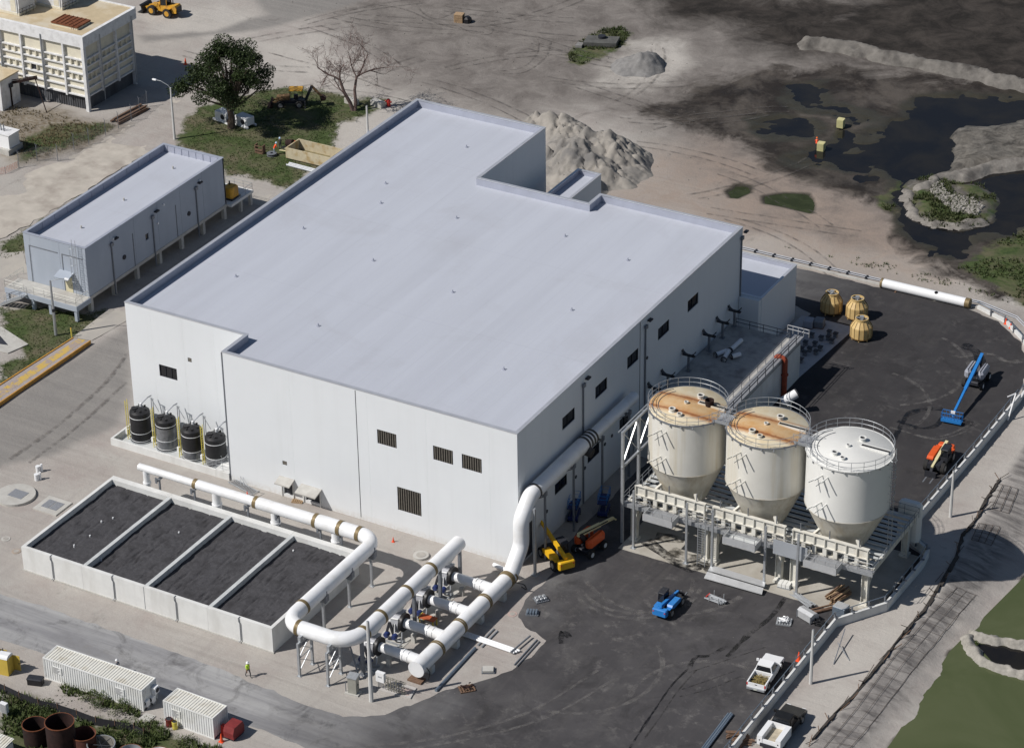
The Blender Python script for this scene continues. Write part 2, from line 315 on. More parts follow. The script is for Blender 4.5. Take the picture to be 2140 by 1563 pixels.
SHORE = [(49.42,44.84,-1.3)[:2],(48.32,30.95,-1.3)[:2],(47.95,24.63,-1.3)[:2],(47.41,22.07,-1.3)[:2],(47.44,18.21,-1.3)[:2],(46.95,13.57,-1.3)[:2],(46.9,8.11,-1.3)[:2],(46.8,3.42,-1.3)[:2],(46.93,-1.58,-1.3)[:2],(47.48,-6.47,-1.3)[:2],(47.6,-9.91,-1.3)[:2],(48.27,-19.64,-1.3)[:2],(120,-60),(160,60),(130,120)]

xs = np.concatenate([[-2500,-1200,-600,-350,-220,-180], np.arange(-160,72,0.45), [80,95,120,170,260,500,1200,2500]])
ys = np.concatenate([[-2500,-1200,-500,-250,-140,-90,-70], np.arange(-60,192,0.45), [200,215,240,300,450,900,2500]])
GX, GY = np.meshgrid(xs, ys, indexing='ij')
nz = fbm(GX, GY, 0.35, 3); nzl = fbm(GX, GY, 0.09, 9, 5)
wx = GX+(fbm(GX,GY,0.22,21)-0.5)*5; wy = GY+(fbm(GX,GY,0.22,41)-0.5)*5
sd_w = sd(wx, wy, WATER); sd_i = sd(GX+(nz-0.5)*2, GY, ISLE); sd_w = np.where(sd_i > -0.2, np.minimum(sd_w, -sd_i), sd_w)
sd_m = sd(wx, wy, MUD); sd_gp = sd(GX+(nz-0.5)*1.5, GY+(nzl-0.5)*2, GREENP)
sd_sl = sd(GX, GY, SLOPE); sd_sh = sd(GX+(nz-0.5)*3.2, GY+(fbm(GX,GY,0.8,51)-0.5)*2.6, [SHORE])
flat = (GX > -58) & (GX < 36) & (GY > -48) & (GY < 80)
Z = np.where(flat, 0.0, (nzl-0.5)*0.35+(nz-0.5)*0.10)*sm(np.maximum(np.maximum(-58-GX, GX-36.0), np.maximum(-48-GY, GY-80)), 0, 8)
mudn = (fbm(GX,GY,0.16,77,6)-0.5)+(fbm(GX,GY,0.9,78,3)-0.5)*0.22
Z = np.where(sd_m > -3, Z*(1-sm(sd_m,-3,1))+sm(sd_m,-3,1)*(mudn*0.55+0.03), Z)
Z = Z-0.42*sm(sd_w-0.7+(fbm(GX,GY,0.45,88,4)-0.5)*6, -1.6, 1.6)-0.25*sm(sd_gp,-0.5,0.5)
Z = Z+sm(sd_i, -0.4, 2.5)*0.55
tb = np.clip(np.maximum(sd_sl,0)/np.maximum(np.maximum(sd_sl,0)+np.maximum(-sd_sh,0), 0.01), 0, 1)
Z = Z-1.45*sm(tb,0,1)-1.0*sm(sd_sh,0,3)
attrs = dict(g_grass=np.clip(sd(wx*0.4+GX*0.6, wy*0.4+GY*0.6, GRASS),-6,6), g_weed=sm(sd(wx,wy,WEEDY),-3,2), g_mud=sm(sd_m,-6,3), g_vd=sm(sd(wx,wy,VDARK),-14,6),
  g_pale=sm(sd(wx,wy,PALE),-3,2), g_brown=sm(sd(wx,wy,BROWN),-8,4), g_dirt=sm(sd(wx,wy,DIRT),-6,8), g_grey=sm(sd(wx*0.3+GX*0.7,wy*0.3+GY*0.7,GREY),-1,1), g_bank=sm(sd_sl,-0.3,0.8)*(1-sm(tb,0.42,0.72)),
  g_wet=sm(sd_w,-3.0,0.3)+sm(sd_gp,-1.0,0.2)+sm(sd_sh,-0.9,0.1), g_isle=sm(sd_i,-0.3,0.4))
def grid_mesh(name, GX, GY, Z, m, attrs=None, keep=None):
    a, b = GX.shape; V = np.stack([GX, GY, Z], -1).reshape(-1, 3)
    i = np.arange((a-1)*b).reshape(a-1, b)[:, :b-1].ravel(); F = np.stack([i, i+b, i+b+1, i+1], -1)
    if keep is not None: F = F[keep[:-1,:-1].ravel()]
    me = bpy.data.meshes.new(name); me.vertices.add(len(V)); me.vertices.foreach_set('co', V.ravel().astype(np.float32))
    me.loops.add(F.size); me.loops.foreach_set('vertex_index', F.ravel().astype(np.int32)); me.polygons.add(len(F))
    me.polygons.foreach_set('loop_start', np.arange(0, F.size, 4, dtype=np.int32)); me.update(calc_edges=True)
    me.polygons.foreach_set('use_smooth', np.ones(len(F), bool))
    for k, v in (attrs or {}).items():
        at = me.attributes.new(k, 'FLOAT', 'POINT'); at.data.foreach_set('value', v.ravel().astype(np.float32))
    me.materials.append(m); o = bpy.data.objects.new(name, me); COL.objects.link(o); return o

class NT:
    """small helper for longer node materials"""
    def __init__(s, name):
        s.m = bpy.data.materials.new(name); s.m.use_nodes = True; s.t = s.m.node_tree; s.b = s.t.nodes['Principled BSDF']
        s.geo = s.t.nodes.new('ShaderNodeNewGeometry'); s.pos = s.geo.outputs['Position']
    def L(s, a, b): s.t.links.new(a, b)
    def inp(s, sock, v):
        if isinstance(v, (int, float)): sock.default_value = v
        elif isinstance(v, tuple): sock.default_value = v+(1,) if len(v) == 3 else v
        else: s.L(v, sock)
    def noise(s, scale, detail=6, rough=0.6, vec=None, dist=0.0):
        n = s.t.nodes.new('ShaderNodeTexNoise'); n.inputs['Scale'].default_value = scale; n.inputs['Detail'].default_value = detail
        n.inputs['Roughness'].default_value = rough; n.inputs['Distortion'].default_value = dist; s.L(vec or s.pos, n.inputs['Vector']); return n.outputs['Fac']
    def mapv(s, scale, rz=0.0):
        n = s.t.nodes.new('ShaderNodeMapping'); n.inputs['Scale'].default_value = scale; n.inputs['Rotation'].default_value = (0,0,rz)
        n.vector_type = 'POINT'; s.L(s.pos, n.inputs['Vector']); return n.outputs[0]
    def math(s, op, a, b=0.0, clamp=False):
        n = s.t.nodes.new('ShaderNodeMath'); n.operation = op; n.use_clamp = clamp; s.inp(n.inputs[0], a); s.inp(n.inputs[1], b); return n.outputs[0]
    def rng(s, v, a, b, c=0.0, d=1.0):
        n = s.t.nodes.new('ShaderNodeMapRange'); s.inp(n.inputs[0], v); n.inputs[1].default_value = a; n.inputs[2].default_value = b
        n.inputs[3].default_value = c; n.inputs[4].default_value = d; return n.outputs[0]
    def mix(s, f, a, b, mode='MIX'):
        n = s.t.nodes.new('ShaderNodeMix'); n.data_type = 'RGBA'; n.blend_type = mode; s.inp(n.inputs['Factor'], f); s.inp(n.inputs['A'], a); s.inp(n.inputs['B'], b)
        return n.outputs['Result']
    def attr(s, k):
        n = s.t.nodes.new('ShaderNodeAttribute'); n.attribute_name = k; return n.outputs['Fac']
    def bump(s, h, st, dist=0.1):
        n = s.t.nodes.new('ShaderNodeBump'); n.inputs['Strength'].default_value = st; n.inputs['Distance'].default_value = dist; s.L(h, n.inputs['Height']); s.L(n.outputs[0], s.b.inputs['Normal'])
    def vor(s, scale, vec=None):
        n = s.t.nodes.new('ShaderNodeTexVoronoi'); n.inputs['Scale'].default_value = scale; s.L(vec or s.pos, n.inputs['Vector']); return n.outputs['Distance']

g = NT('site_ground')
n_l = g.noise(0.045, 8, 0.62); n_m = g.noise(0.22, 10, 0.72, dist=0.5); n_f = g.noise(1.6, 8, 0.75); n_ff = g.noise(7.0, 5, 0.75)
trk = g.noise(1.0, 5, 0.6, g.mapv((0.035,0.75,1), rad(-8)), 0.7); trk2 = g.noise(1.0, 5, 0.6, g.mapv((0.6,0.04,1), rad(25)), 0.8)
c = g.mix(g.rng(n_l,0.38,0.62), (0.365,0.34,0.31), (0.32,0.28,0.26))
c = g.mix(g.rng(n_m,0.35,0.7), c, (0.40,0.38,0.35))
c = g.mix(g.math('MULTIPLY', g.rng(trk,0.52,0.72), 0.5), c, (0.26,0.235,0.215))
c = g.mix(g.math('MULTIPLY', g.rng(trk2,0.55,0.75), 0.4), c, (0.28,0.255,0.24))
c = g.mix(g.math('MULTIPLY', g.attr('g_dirt'), 0.95), c, g.mix(g.rng(n_m,0.35,0.66), (0.115,0.102,0.093), (0.225,0.205,0.188)))
c = g.mix(g.math('MULTIPLY', g.attr('g_pale'), g.rng(n_m,0.3,0.6,0.35,0.95)), c, (0.44,0.415,0.38))
c = g.mix(g.math('MULTIPLY', g.attr('g_brown'), g.rng(n_m,0.35,0.62,0.3,0.85)), c, (0.285,0.225,0.185))
c = g.mix(g.math('MULTIPLY', g.attr('g_grey'), 0.92), c, g.mix(g.rng(g.math('ADD', g.math('MULTIPLY', trk, 0.5), g.math('MULTIPLY', n_m, 0.5)),0.38,0.62), (0.25,0.238,0.222), (0.20,0.19,0.18)))
mu = g.math('ADD', g.attr('g_mud'), g.math('MULTIPLY', g.math('SUBTRACT', g.noise(0.12,10,0.72,dist=0.8), 0.5), 2.3))
mcol = g.mix(g.rng(g.noise(0.1,10,0.72,dist=0.5),0.44,0.60), (0.022,0.0175,0.0145), (0.085,0.073,0.062))
c = g.mix(g.math('MULTIPLY', g.rng(mu,0.28,0.75), 1.0), c, mcol)
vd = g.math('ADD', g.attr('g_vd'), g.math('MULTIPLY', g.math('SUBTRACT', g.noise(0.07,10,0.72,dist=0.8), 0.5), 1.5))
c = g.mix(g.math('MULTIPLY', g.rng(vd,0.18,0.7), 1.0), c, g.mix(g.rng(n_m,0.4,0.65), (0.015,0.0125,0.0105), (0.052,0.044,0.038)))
c = g.mix(g.rng(g.attr('g_wet'),0.25,0.9), c, g.mix(n_m, (0.03,0.028,0.022), (0.055,0.05,0.035)))
bk = g.attr('g_bank'); bstr = g.noise(1.0, 6, 0.65, g.mapv((0.12,0.9,1), rad(-12)), 0.4)
c = g.mix(bk, c, g.mix(g.rng(bstr,0.36,0.62), (0.12,0.112,0.108), (0.32,0.30,0.28)))
c = g.mix(g.attr('g_isle'), c, g.mix(g.rng(g.noise(0.5,9,0.75,dist=0.6),0.38,0.62), (0.055,0.05,0.043), (0.19,0.175,0.152)))
c = g.mix(g.math('MULTIPLY', g.attr('g_weed'), g.rng(n_f,0.3,0.6,0.35,1.0)), c, g.mix(g.rng(n_m,0.4,0.6), (0.10,0.078,0.048), (0.20,0.165,0.115)))
gs = g.math('ADD', g.attr('g_grass'), g.math('MULTIPLY', g.math('SUBTRACT', g.noise(0.5,8,0.68), 0.5), 5.0))
gcol = g.mix(g.rng(n_f,0.35,0.65), (0.030,0.050,0.014), (0.074,0.102,0.032)); gcol = g.mix(g.rng(n_m,0.44,0.66), gcol, (0.135,0.115,0.075))
c = g.mix(g.rng(gs,-0.3,0.7), c, gcol)
c = g.mix(0.32, c, g.mix(n_ff, (0.2,0.2,0.2), (0.8,0.8,0.8)), 'OVERLAY')
c = g.mix(g.rng(g.vor(0.9), 0.045, 0.02), c, (0.07,0.065,0.06))
g.L(c, g.b.inputs['Base Color']); g.inp(g.b.inputs['Roughness'], g.rng(g.math('ADD', g.rng(mu,0.5,1.1), g.rng(g.attr('g_wet'),0.3,1.0)), 0, 1.4, 0.95, 0.42))
g.b.inputs['Specular IOR Level'].default_value = 0.3
g.bump(g.math('ADD', g.math('MULTIPLY', n_f, 0.7), g.math('MULTIPLY', trk, 0.6)), 0.55, 0.22)
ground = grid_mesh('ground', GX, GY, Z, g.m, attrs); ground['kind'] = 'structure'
def gz(x, y):
    i = int(np.clip(np.searchsorted(xs, x), 1, len(xs)-1)); j = int(np.clip(np.searchsorted(ys, y), 1, len(ys)-1))
    return float(Z[i, j])

# ---- water
def water_mat(name, c1, c2, scale, rough=0.06):
    w = NT(name); n = w.noise(scale, 5, 0.6, dist=0.5); w.L(w.mix(w.rng(n,0.4,0.65), c1, c2), w.b.inputs['Base Color'])
    w.b.inputs['Roughness'].default_value = rough; w.b.inputs['IOR'].default_value = 1.33
    w.bump(w.noise(1.4, 4, 0.6, dist=0.5), 0.10, 0.06); return w.m
def sheet(name, poly, z, m, kind='structure', jitter=0.0, step=0.0, seed=1, parent=None):
    pts = []
    n = len(poly)
    for i in range(n):
        a = Vector(poly[i][:2]); b = Vector(poly[(i+1) % n][:2]); L = (b-a).length; k = max(1, int(L/step)) if step else 1
        for q in range(k):
            p = a.lerp(b, q/k)
            if jitter:
                p += Vector((noise.noise(Vector((p.x*0.7, p.y*0.7, seed))), noise.noise(Vector((p.x*0.7, p.y*0.7, seed+50)))))*jitter
            pts.append(p)
    r = delaunay_2d_cdt(pts, [], [list(range(len(pts)))], 1, 1e-5)
    me = bpy.data.meshes.new(name); me.from_pydata([(p.x, p.y, z) for p in r[0]], [], [tuple(f) for f in r[2]]); me.materials.append(m)
    bm = bmesh.new(); bm.from_mesh(me); bmesh.ops.recalc_face_normals(bm, faces=bm.faces)
    if sum(f.normal.z for f in bm.faces) < 0: bmesh.ops.reverse_faces(bm, faces=bm.faces)
    bm.to_mesh(me); bm.free()
    o = bpy.data.objects.new(name, me); COL.objects.link(o)
    if kind: o['kind'] = kind
    if parent: o.parent = parent
    return o
POND_GREEN = water_mat('green_pond_water', (0.064,0.080,0.033), (0.092,0.106,0.052), 0.07)
POND_DARK = water_mat('dark_mud_water', (0.009,0.009,0.010), (0.018,0.016,0.013), 0.15)
ALGAE = water_mat('algae_water', (0.028,0.034,0.010), (0.042,0.05,0.018), 0.5, 0.2)
pw = sheet('pond_water', [(50.03,46.31,-1.3)[:2],(47.4,24.65,-1.3)[:2],(45.69,9.18,-1.3)[:2],(46.41,-7.06,-1.3)[:2],(46.47,-22.25,-1.3)[:2],(150,-100),(220,80),(150,140)], PONDZ, POND_GREEN)
sheet('mud_water', [(-42.5,136.29),(-17.06,149.66),(10.06,157.79),(34.28,97.24),(24.83,86.23),(14.75,82.33),(3.01,94.62),(-14.78,100.09),(-25.04,103.35)], -0.13, POND_DARK)
for q in GREENP:
    cx = sum(p[0] for p in q)/len(q); cy = sum(p[1] for p in q)/len(q)
    sheet('puddle', [(cx+(p[0]-cx)*1.25, cy+(p[1]-cy)*1.25) for p in q], -0.12, ALGAE)

# ---- asphalt yard and road
A = NT('yard_asphalt'); sx = A.t.nodes.new('ShaderNodeSeparateXYZ'); A.L(A.pos, sx.inputs[0])
a1 = A.noise(0.12,7,0.6,dist=0.4); a2 = A.noise(1.2,7,0.7); a3 = A.noise(14,3,0.7); a4 = A.noise(1.0,6,0.65,A.mapv((0.08,0.8,1),rad(40)),0.6); a5 = A.noise(1.0,6,0.65,A.mapv((0.9,0.07,1),rad(5)),0.5)
old = A.math('ADD', sx.outputs[0], A.math('MULTIPLY', A.math('SUBTRACT', a1, 0.5), 22.0)); oldf = A.rng(old, 8, -14)
c = A.mix(A.rng(a1,0.35,0.68), (0.048,0.046,0.049), (0.072,0.069,0.072))
c = A.mix(A.math('MULTIPLY', A.rng(a5,0.5,0.75), 0.55), c, (0.085,0.08,0.078))
road_c = A.mix(A.rng(A.noise(1.0,6,0.6,A.mapv((0.05,0.55,1),rad(-6)),0.4),0.38,0.62), (0.23,0.23,0.238), (0.36,0.36,0.358))
c = A.mix(oldf, c, road_c)
sp = A.math('MULTIPLY', A.rng(A.noise(0.55,10,0.76),0.54,0.70), A.rng(A.noise(0.09,4,0.5),0.40,0.6)); c = A.mix(A.math('MULTIPLY', sp, 0.7), c, (0.22,0.21,0.20))
c = A.mix(A.math('MULTIPLY', A.rng(A.noise(0.3,9,0.74,dist=0.5),0.50,0.72), 0.4), c, (0.13,0.125,0.12))
c = A.mix(A.math('MULTIPLY', A.rng(A.noise(0.25,9,0.72,dist=0.7),0.52,0.66), 0.5), c, (0.026,0.025,0.026))
sp2 = A.rng(A.noise(2.6,4,0.6),0.71,0.77); c = A.mix(A.math('MULTIPLY', sp2, 0.8), c, (0.34,0.325,0.30))
c = A.mix(0.25, c, A.mix(a3,(0.3,0.3,0.3),(0.7,0.7,0.7)), 'OVERLAY')
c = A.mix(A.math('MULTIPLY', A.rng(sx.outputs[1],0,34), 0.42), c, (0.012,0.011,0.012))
A.L(c, A.b.inputs['Base Color']); A.b.inputs['Roughness'].default_value = 0.88; A.b.inputs['Specular IOR Level'].default_value = 0.25; A.bump(a3, 0.25, 0.02)
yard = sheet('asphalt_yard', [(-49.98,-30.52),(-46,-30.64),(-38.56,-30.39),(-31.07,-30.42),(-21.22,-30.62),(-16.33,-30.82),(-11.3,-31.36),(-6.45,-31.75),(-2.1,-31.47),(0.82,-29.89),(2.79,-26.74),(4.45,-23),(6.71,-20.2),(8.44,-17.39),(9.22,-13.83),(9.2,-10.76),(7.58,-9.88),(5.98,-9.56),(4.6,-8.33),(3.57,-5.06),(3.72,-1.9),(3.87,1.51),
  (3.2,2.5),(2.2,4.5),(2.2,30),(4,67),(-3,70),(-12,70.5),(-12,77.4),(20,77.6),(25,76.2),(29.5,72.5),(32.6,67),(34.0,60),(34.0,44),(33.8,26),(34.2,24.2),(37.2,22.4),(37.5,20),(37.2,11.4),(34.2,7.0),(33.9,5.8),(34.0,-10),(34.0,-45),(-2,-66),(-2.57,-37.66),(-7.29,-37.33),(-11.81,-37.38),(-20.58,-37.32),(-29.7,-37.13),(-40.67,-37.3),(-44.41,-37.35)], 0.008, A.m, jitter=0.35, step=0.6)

CONCP = NT('yard_concrete'); p1 = CONCP.noise(0.35,7,0.62,dist=0.4); p2 = CONCP.noise(3,6,0.7)
c = CONCP.mix(CONCP.rng(p1,0.35,0.65), (0.44,0.42,0.375), (0.34,0.315,0.27)); c = CONCP.mix(CONCP.math('MULTIPLY', CONCP.rng(p2,0.55,0.7), 0.5), c, (0.27,0.25,0.22))
CONCP.L(c, CONCP.b.inputs['Base Color']); CONCP.b.inputs['Roughness'].default_value = 0.9; CONCP.bump(p2, 0.1, 0.03)
sheet('concrete_slab', [(7.6,8.3),(30.5,8.4),(34.0,8.5),(36.9,11.6),(36.9,22.2),(7.6,22.2)], 0.016, CONCP.m, jitter=0.06, step=0.8)
sheet('concrete_pad', [(9.35,50.8),(10.4,66.3),(5.9,66.3),(3.2,66.0),(3.2,50.8)], 0.020, mat('pad_concrete', (0.42,0.42,0.43), 0.9, var=0.1, scale=1.5))
DRIVE = NT('drive_concrete'); p1 = DRIVE.noise(0.3,6,0.6); p2 = DRIVE.noise(2.5,6,0.7)
c = DRIVE.mix(DRIVE.rng(p1,0.35,0.65), (0.43,0.40,0.35), (0.36,0.34,0.31)); c = DRIVE.mix(DRIVE.math('MULTIPLY', DRIVE.rng(p2,0.5,0.7), 0.3), c, (0.27,0.25,0.235))
DRIVE.L(c, DRIVE.b.inputs['Base Color']); DRIVE.b.inputs['Roughness'].default_value = 0.9
sheet('concrete_drive', [(-96.36,28.37),(-96.33,32.26),(-94.09,34.24),(-89.16,29.17),(-89.09,23.22),(-89.19,19.51)], 0.012, DRIVE.m, jitter=0.15, step=0.8)
sheet('concrete_apron', [(-73.86,18.44),(-71.24,18.87),(-70.55,24.86),(-70.96,29.24),(-74.04,33.47),(-74.44,27.39)], 0.014, DRIVE.m, jitter=0.12, step=0.6)
sheet('dirt_road', [(-111.02,46.48),(-110.13,49.52),(-106.93,58.21),(-105.59,69.77),(-105.78,78.11),(-105.59,84.96),(-101.22,82.43),(-99.63,76.63),(-96.24,70.14),(-97.64,65.8),(-97.74,52.68),(-98.27,40.77),(-99.44,32.17)], 0.014, mat('pale_road_marl', (0.44,0.405,0.355), 0.95, var=0.12, scale=0.5, col2=(0.31,0.275,0.24), s2=0.22, bump=0.2, bscale=4), jitter=0.6, step=0.7, seed=4)
sheet('access_road', [(-83.98,65.47),(-78.55,66.27),(-72.71,64.6),(-71.8,59.75),(-76.9,60.36),(-80.9,61.61)], 0.014, DRIVE.m, jitter=0.2, step=0.7)

# ================================================================== BUILDINGS
w = NT('roof_membrane_seamed'); s_ = w.t.nodes.new('ShaderNodeSeparateXYZ'); w.L(w.pos, s_.inputs[0])
st = w.noise(1.0,6,0.62,w.mapv((0.5,0.03,1)),0.3); st2 = w.noise(0.1,7,0.65,dist=0.5); fine = w.noise(4.0,5,0.7)
c = w.mix(w.rng(st,0.35,0.68), (0.475,0.50,0.56), (0.44,0.462,0.518)); c = w.mix(w.math('MULTIPLY', w.rng(st2,0.52,0.72), 0.5), c, (0.385,0.395,0.43))
seam = w.rng(w.math('ABSOLUTE', w.math('SUBTRACT', w.math('FRACT', w.math('DIVIDE', s_.outputs[0], 3.05)), 0.5)), 0.485, 0.497)
c = w.mix(w.math('MULTIPLY', seam, 0.22), c, (0.30,0.315,0.36)); seam2 = w.rng(w.math('ABSOLUTE', w.math('SUBTRACT', w.math('FRACT', w.math('DIVIDE', s_.outputs[1], 18.3)), 0.5)), 0.4955, 0.499)
c = w.mix(w.math('MULTIPLY', seam2, 0.2), c, (0.30,0.315,0.36)); c = w.mix(0.12, c, w.mix(fine,(0.3,0.3,0.3),(0.7,0.7,0.7)), 'OVERLAY')
w.L(c, w.b.inputs['Base Color']); w.b.inputs['Roughness'].default_value = 0.6; ROOF = w.m
w = NT('white_wall_weathered'); s_ = w.t.nodes.new('ShaderNodeSeparateXYZ'); w.L(w.pos, s_.inputs[0])
st = w.noise(1.0,6,0.62,w.mapv((0.9,0.9,0.05)),0.1); big = w.noise(0.12,5,0.6); fine = w.noise(2.5,5,0.65)
c = w.mix(w.rng(big,0.35,0.65), (0.71,0.735,0.755), (0.68,0.705,0.725)); c = w.mix(w.math('MULTIPLY', w.rng(st,0.52,0.75), 0.16), c, (0.55,0.56,0.56))
c = w.mix(w.math('MULTIPLY', w.rng(s_.outputs[2],0.9,0.05), w.rng(fine,0.35,0.65,0.1,0.6)), c, (0.50,0.46,0.40)); w.L(c, w.b.inputs['Base Color']); w.b.inputs['Roughness'].default_value = 0.75; WHITE = w.m
def wall_mb(mb, axis, plane, inner, u0, u1, z0, z1, holes):
    """wall slab along x (axis 'x', plane = y of outer face) or along y; holes = (u0,u1,z0,z1)"""
    us = sorted({u0, u1, *[min(max(h[0],u0),u1) for h in holes], *[min(max(h[1],u0),u1) for h in holes]})
    zs = sorted({z0, z1, *[h[2] for h in holes], *[h[3] for h in holes]})
    def P(u, d, z): return (u, d, z) if axis == 'x' else (d, u, z)
    def q(*c): i = mb.p(*c); mb.face(i, i+1, i+2, i+3)
    def hole(u, z): return any(h[0] < u < h[1] and h[2] < z < h[3] for h in holes)
    for a, b in zip(us, us[1:]):
        for c, d in zip(zs, zs[1:]):
            if b-a < 1e-6 or hole((a+b)/2, (c+d)/2): continue
            q(P(a,plane,c), P(b,plane,c), P(b,plane,d), P(a,plane,d)); q(P(a,inner,c), P(b,inner,c), P(b,inner,d), P(a,inner,d))
    for h in list(holes)+[(u0,u1,z0,z1)]:
        a, b = max(h[0],u0), min(h[1],u1); c, d = h[2], h[3]
        q(P(a,plane,c),P(a,inner,c),P(a,inner,d),P(a,plane,d)); q(P(b,plane,c),P(b,inner,c),P(b,inner,d),P(b,plane,d))
        q(P(a,plane,c),P(b,plane,c),P(b,inner,c),P(a,inner,c)); q(P(a,plane,d),P(b,plane,d),P(b,inner,d),P(a,inner,d))
LOUV = mat('bronze_louvre', (0.055,0.05,0.045), 0.5, 0.3, var=0.2, scale=3)
LOUVS = mat('bronze_louvre_blade', (0.19,0.175,0.15), 0.5, 0.3, var=0.15, scale=3)
def window(parent, axis, plane, u0, u1, z0, z1, kind, sgn):
    # sgn: direction from outer face to inside
    def bx(mb, a, b, c, d, e, f):
        if axis == 'x': mb.box(a, b, min(plane+sgn*c, plane+sgn*d), max(plane+sgn*c, plane+sgn*d), e, f)
        else: mb.box(min(plane+sgn*c, plane+sgn*d), max(plane+sgn*c, plane+sgn*d), a, b, e, f)
    m = MB(); bx(m, u0, u1, 0.16, 0.20, z0, z1)
    w = m.build('window' if kind != 'louvre' else 'louvre', GLASS if kind != 'louvre' else LOUV, parent)
    m = MB(); t = 0.06
    bx(m,u0,u1,0.06,0.15,z0,z0+t); bx(m,u0,u1,0.06,0.15,z1-t,z1); bx(m,u0,u0+t,0.06,0.15,z0+t,z1-t); bx(m,u1-t,u1,0.06,0.15,z0+t,z1-t)
    if kind == 'pane3':
        for k in (1,2): x = u0+(u1-u0)*k/3; bx(m, x-0.03, x+0.03, 0.08, 0.15, z0+t, z1-t)
    if kind == 'pane2':
        x = (u0+u1)/2; bx(m, x-0.03, x+0.03, 0.08, 0.15, z0+t, z1-t)
    m.build('frame', DARKM, w)
    if kind == 'louvre':
        n = max(4, int((u1-u0)/0.30)); m = MB()
        for k in range(n): x = u0+t+(u1-u0-2*t)*(k+0.5)/n; bx(m, x-0.055, x+0.055, 0.03, 0.15, z0+t, z1-t)
        m.build('blade_set', LOUVS, w)
    return w

H = 16.64; RF = 15.62; XN = (-19.27,54.58,16.64)[0]
B = thing('process_building', 'large white flat-roofed process building in the centre of the site', 'building', (0,0,0))
OUT = [(-53.88,4.4),(-37.4,4.4),(-37.4,0),(0,0),(0,54.7),(XN,54.7),(XN,51.75),(-34.55,51.75),(-34.55,68.57),(-53.88,68.57)]
W1 = [(-49.73,-47.24,8.02,9.58),(-45.54,-45.0,11.0,11.56)]
W2 = [(-17.42,-14.98,10.52,12.3),(-10.38,-7.92,10.5,12.26),(-6.82,-4.38,10.45,12.24),(-15.13,-12.12,2.72,5.7),(-30.15,-29.55,4.15,4.68),(-30.2,-29.0,0.35,2.1),(-27.3,-25.4,0.35,1.9)]
W3 = [(9.82,12.64,11.84,13.39),(17.38,20.15,11.84,13.39),(24.95,27.67,11.85,13.38),(32.52,35.35,11.85,13.38),(40.1,42.9,11.86,13.38),(8.05,10.82,4.55,5.95),(15.58,18.36,4.55,6.05),(23.16,25.87,4.8,6.22),(0.7,3.3,0.02,4.3)]
def panels(axis, plane, sgn, cuts, holes, m=WHITE):
    for a, b in zip(cuts, cuts[1:]):
        mb = MB(); hs = [h for h in holes if h[1] > a and h[0] < b]
        wall_mb(mb, axis, plane, plane+sgn*0.3, a+0.004, b-0.004, 0.0, H-0.06, hs); mb.build('wall_panel', m, B)
panels('x', 4.4, 1, [-53.88,-50.4,-46.0,-41.7,-37.4], W1)
panels('x', 0.0, 1, [-37.4,-28.6,-20.0,-18.6,-11.2,-3.4,0.0], W2)
panels('y', 0.0, -1, [0.0,3.8,7.4,14.2,21.6,28.03,31.0,38.5,46.0,50.3,54.7], W3)
panels('y', -37.4, 1, [0.0,4.4], [])
panels('y', -53.88, 1, [4.4,17,30,43,56,68.57], [], WALLG); panels('x', 68.57, -1, [-53.88,-44,-34.55], [])  # unseen west wall, darker colour put in to cut bounce onto the raised building
panels('y', -34.55, -1, [51.75,60,68.57], []); panels('x', 51.75, -1, [-34.55,-27,XN], []); panels('y', XN, 1, [51.75,54.7], []); panels('x', 54.7, -1, [XN,-14,-7,0.0], [])
for h in W1: window(B,'x',4.4,*h,'pane3' if h[1]-h[0] > 1 else 'louvre',1)
for k, h in enumerate(W2): 
    if k < 5: window(B,'x',0.0,*h,'louvre',1)
for k, h in enumerate(W3[:8]): window(B,'y',0.0,*h,'pane2',-1)
part('roller_door', mat('dark_roller_door',(0.05,0.052,0.06),0.6,var=0.2,scale=3), B, lambda m: [m.box(-0.26,-0.20,0.7,3.3,0.02+0.285*k,0.02+0.285*(k+1)-0.02) for k in range(15)])
for a, b, c, d in W2[5:7]:
    part('door_recess', DARKM, B, lambda m: m.box(a,b,0.24,0.29,c,d))
roof = sheet('roof_deck', [(x+(0.3 if x < -50 else 0), y) for x, y in OUT], RF, ROOF, kind=None, parent=B)
# parapet inner faces and coping
def offs(poly, d):
    n = len(poly); out = []
    for i in range(n):
        p0, p1, p2 = Vector(poly[i-1]), Vector(poly[i]), Vector(poly[(i+1)%n]); e1 = (p1-p0).normalized(); e2 = (p2-p1).normalized()
        n1 = Vector((-e1.y, e1.x)); n2 = Vector((-e2.y, e2.x)); k = n1+n2; k = k/(1+n1.dot(n2)); out.append(tuple(p1+k*d))
    return out
def parapet(parent, outl, z0, z1, t, cope=COPE, inner=PARA):
    inn = offs(outl, t); n = len(outl)
    for i in range(n):
        j = (i+1) % n; mb = MB(); a, b = inn[i], inn[j]; a2, b2 = offs(outl, t*0.85)[i], offs(outl, t*0.85)[j]
        i0 = mb.p((*a,z0),(*b,z0),(*b,z1),(*a,z1),(*a2,z0),(*b2,z0),(*b2,z1),(*a2,z1)); 
        for q in ((0,1,2,3),(4,7,6,5),(3,2,6,7)): mb.face(*(i0+k for k in q))
        mb.build('parapet', inner, parent)
        o1 = offs(outl, -0.05); o2 = offs(outl, t+0.05); mb = MB()
        mb.prism([o1[i], o1[j], o2[j], o2[i]], z1-0.02, z1+0.05); mb.build('coping', cope, parent)
parapet(B, OUT, RF, H-0.06, 0.32)
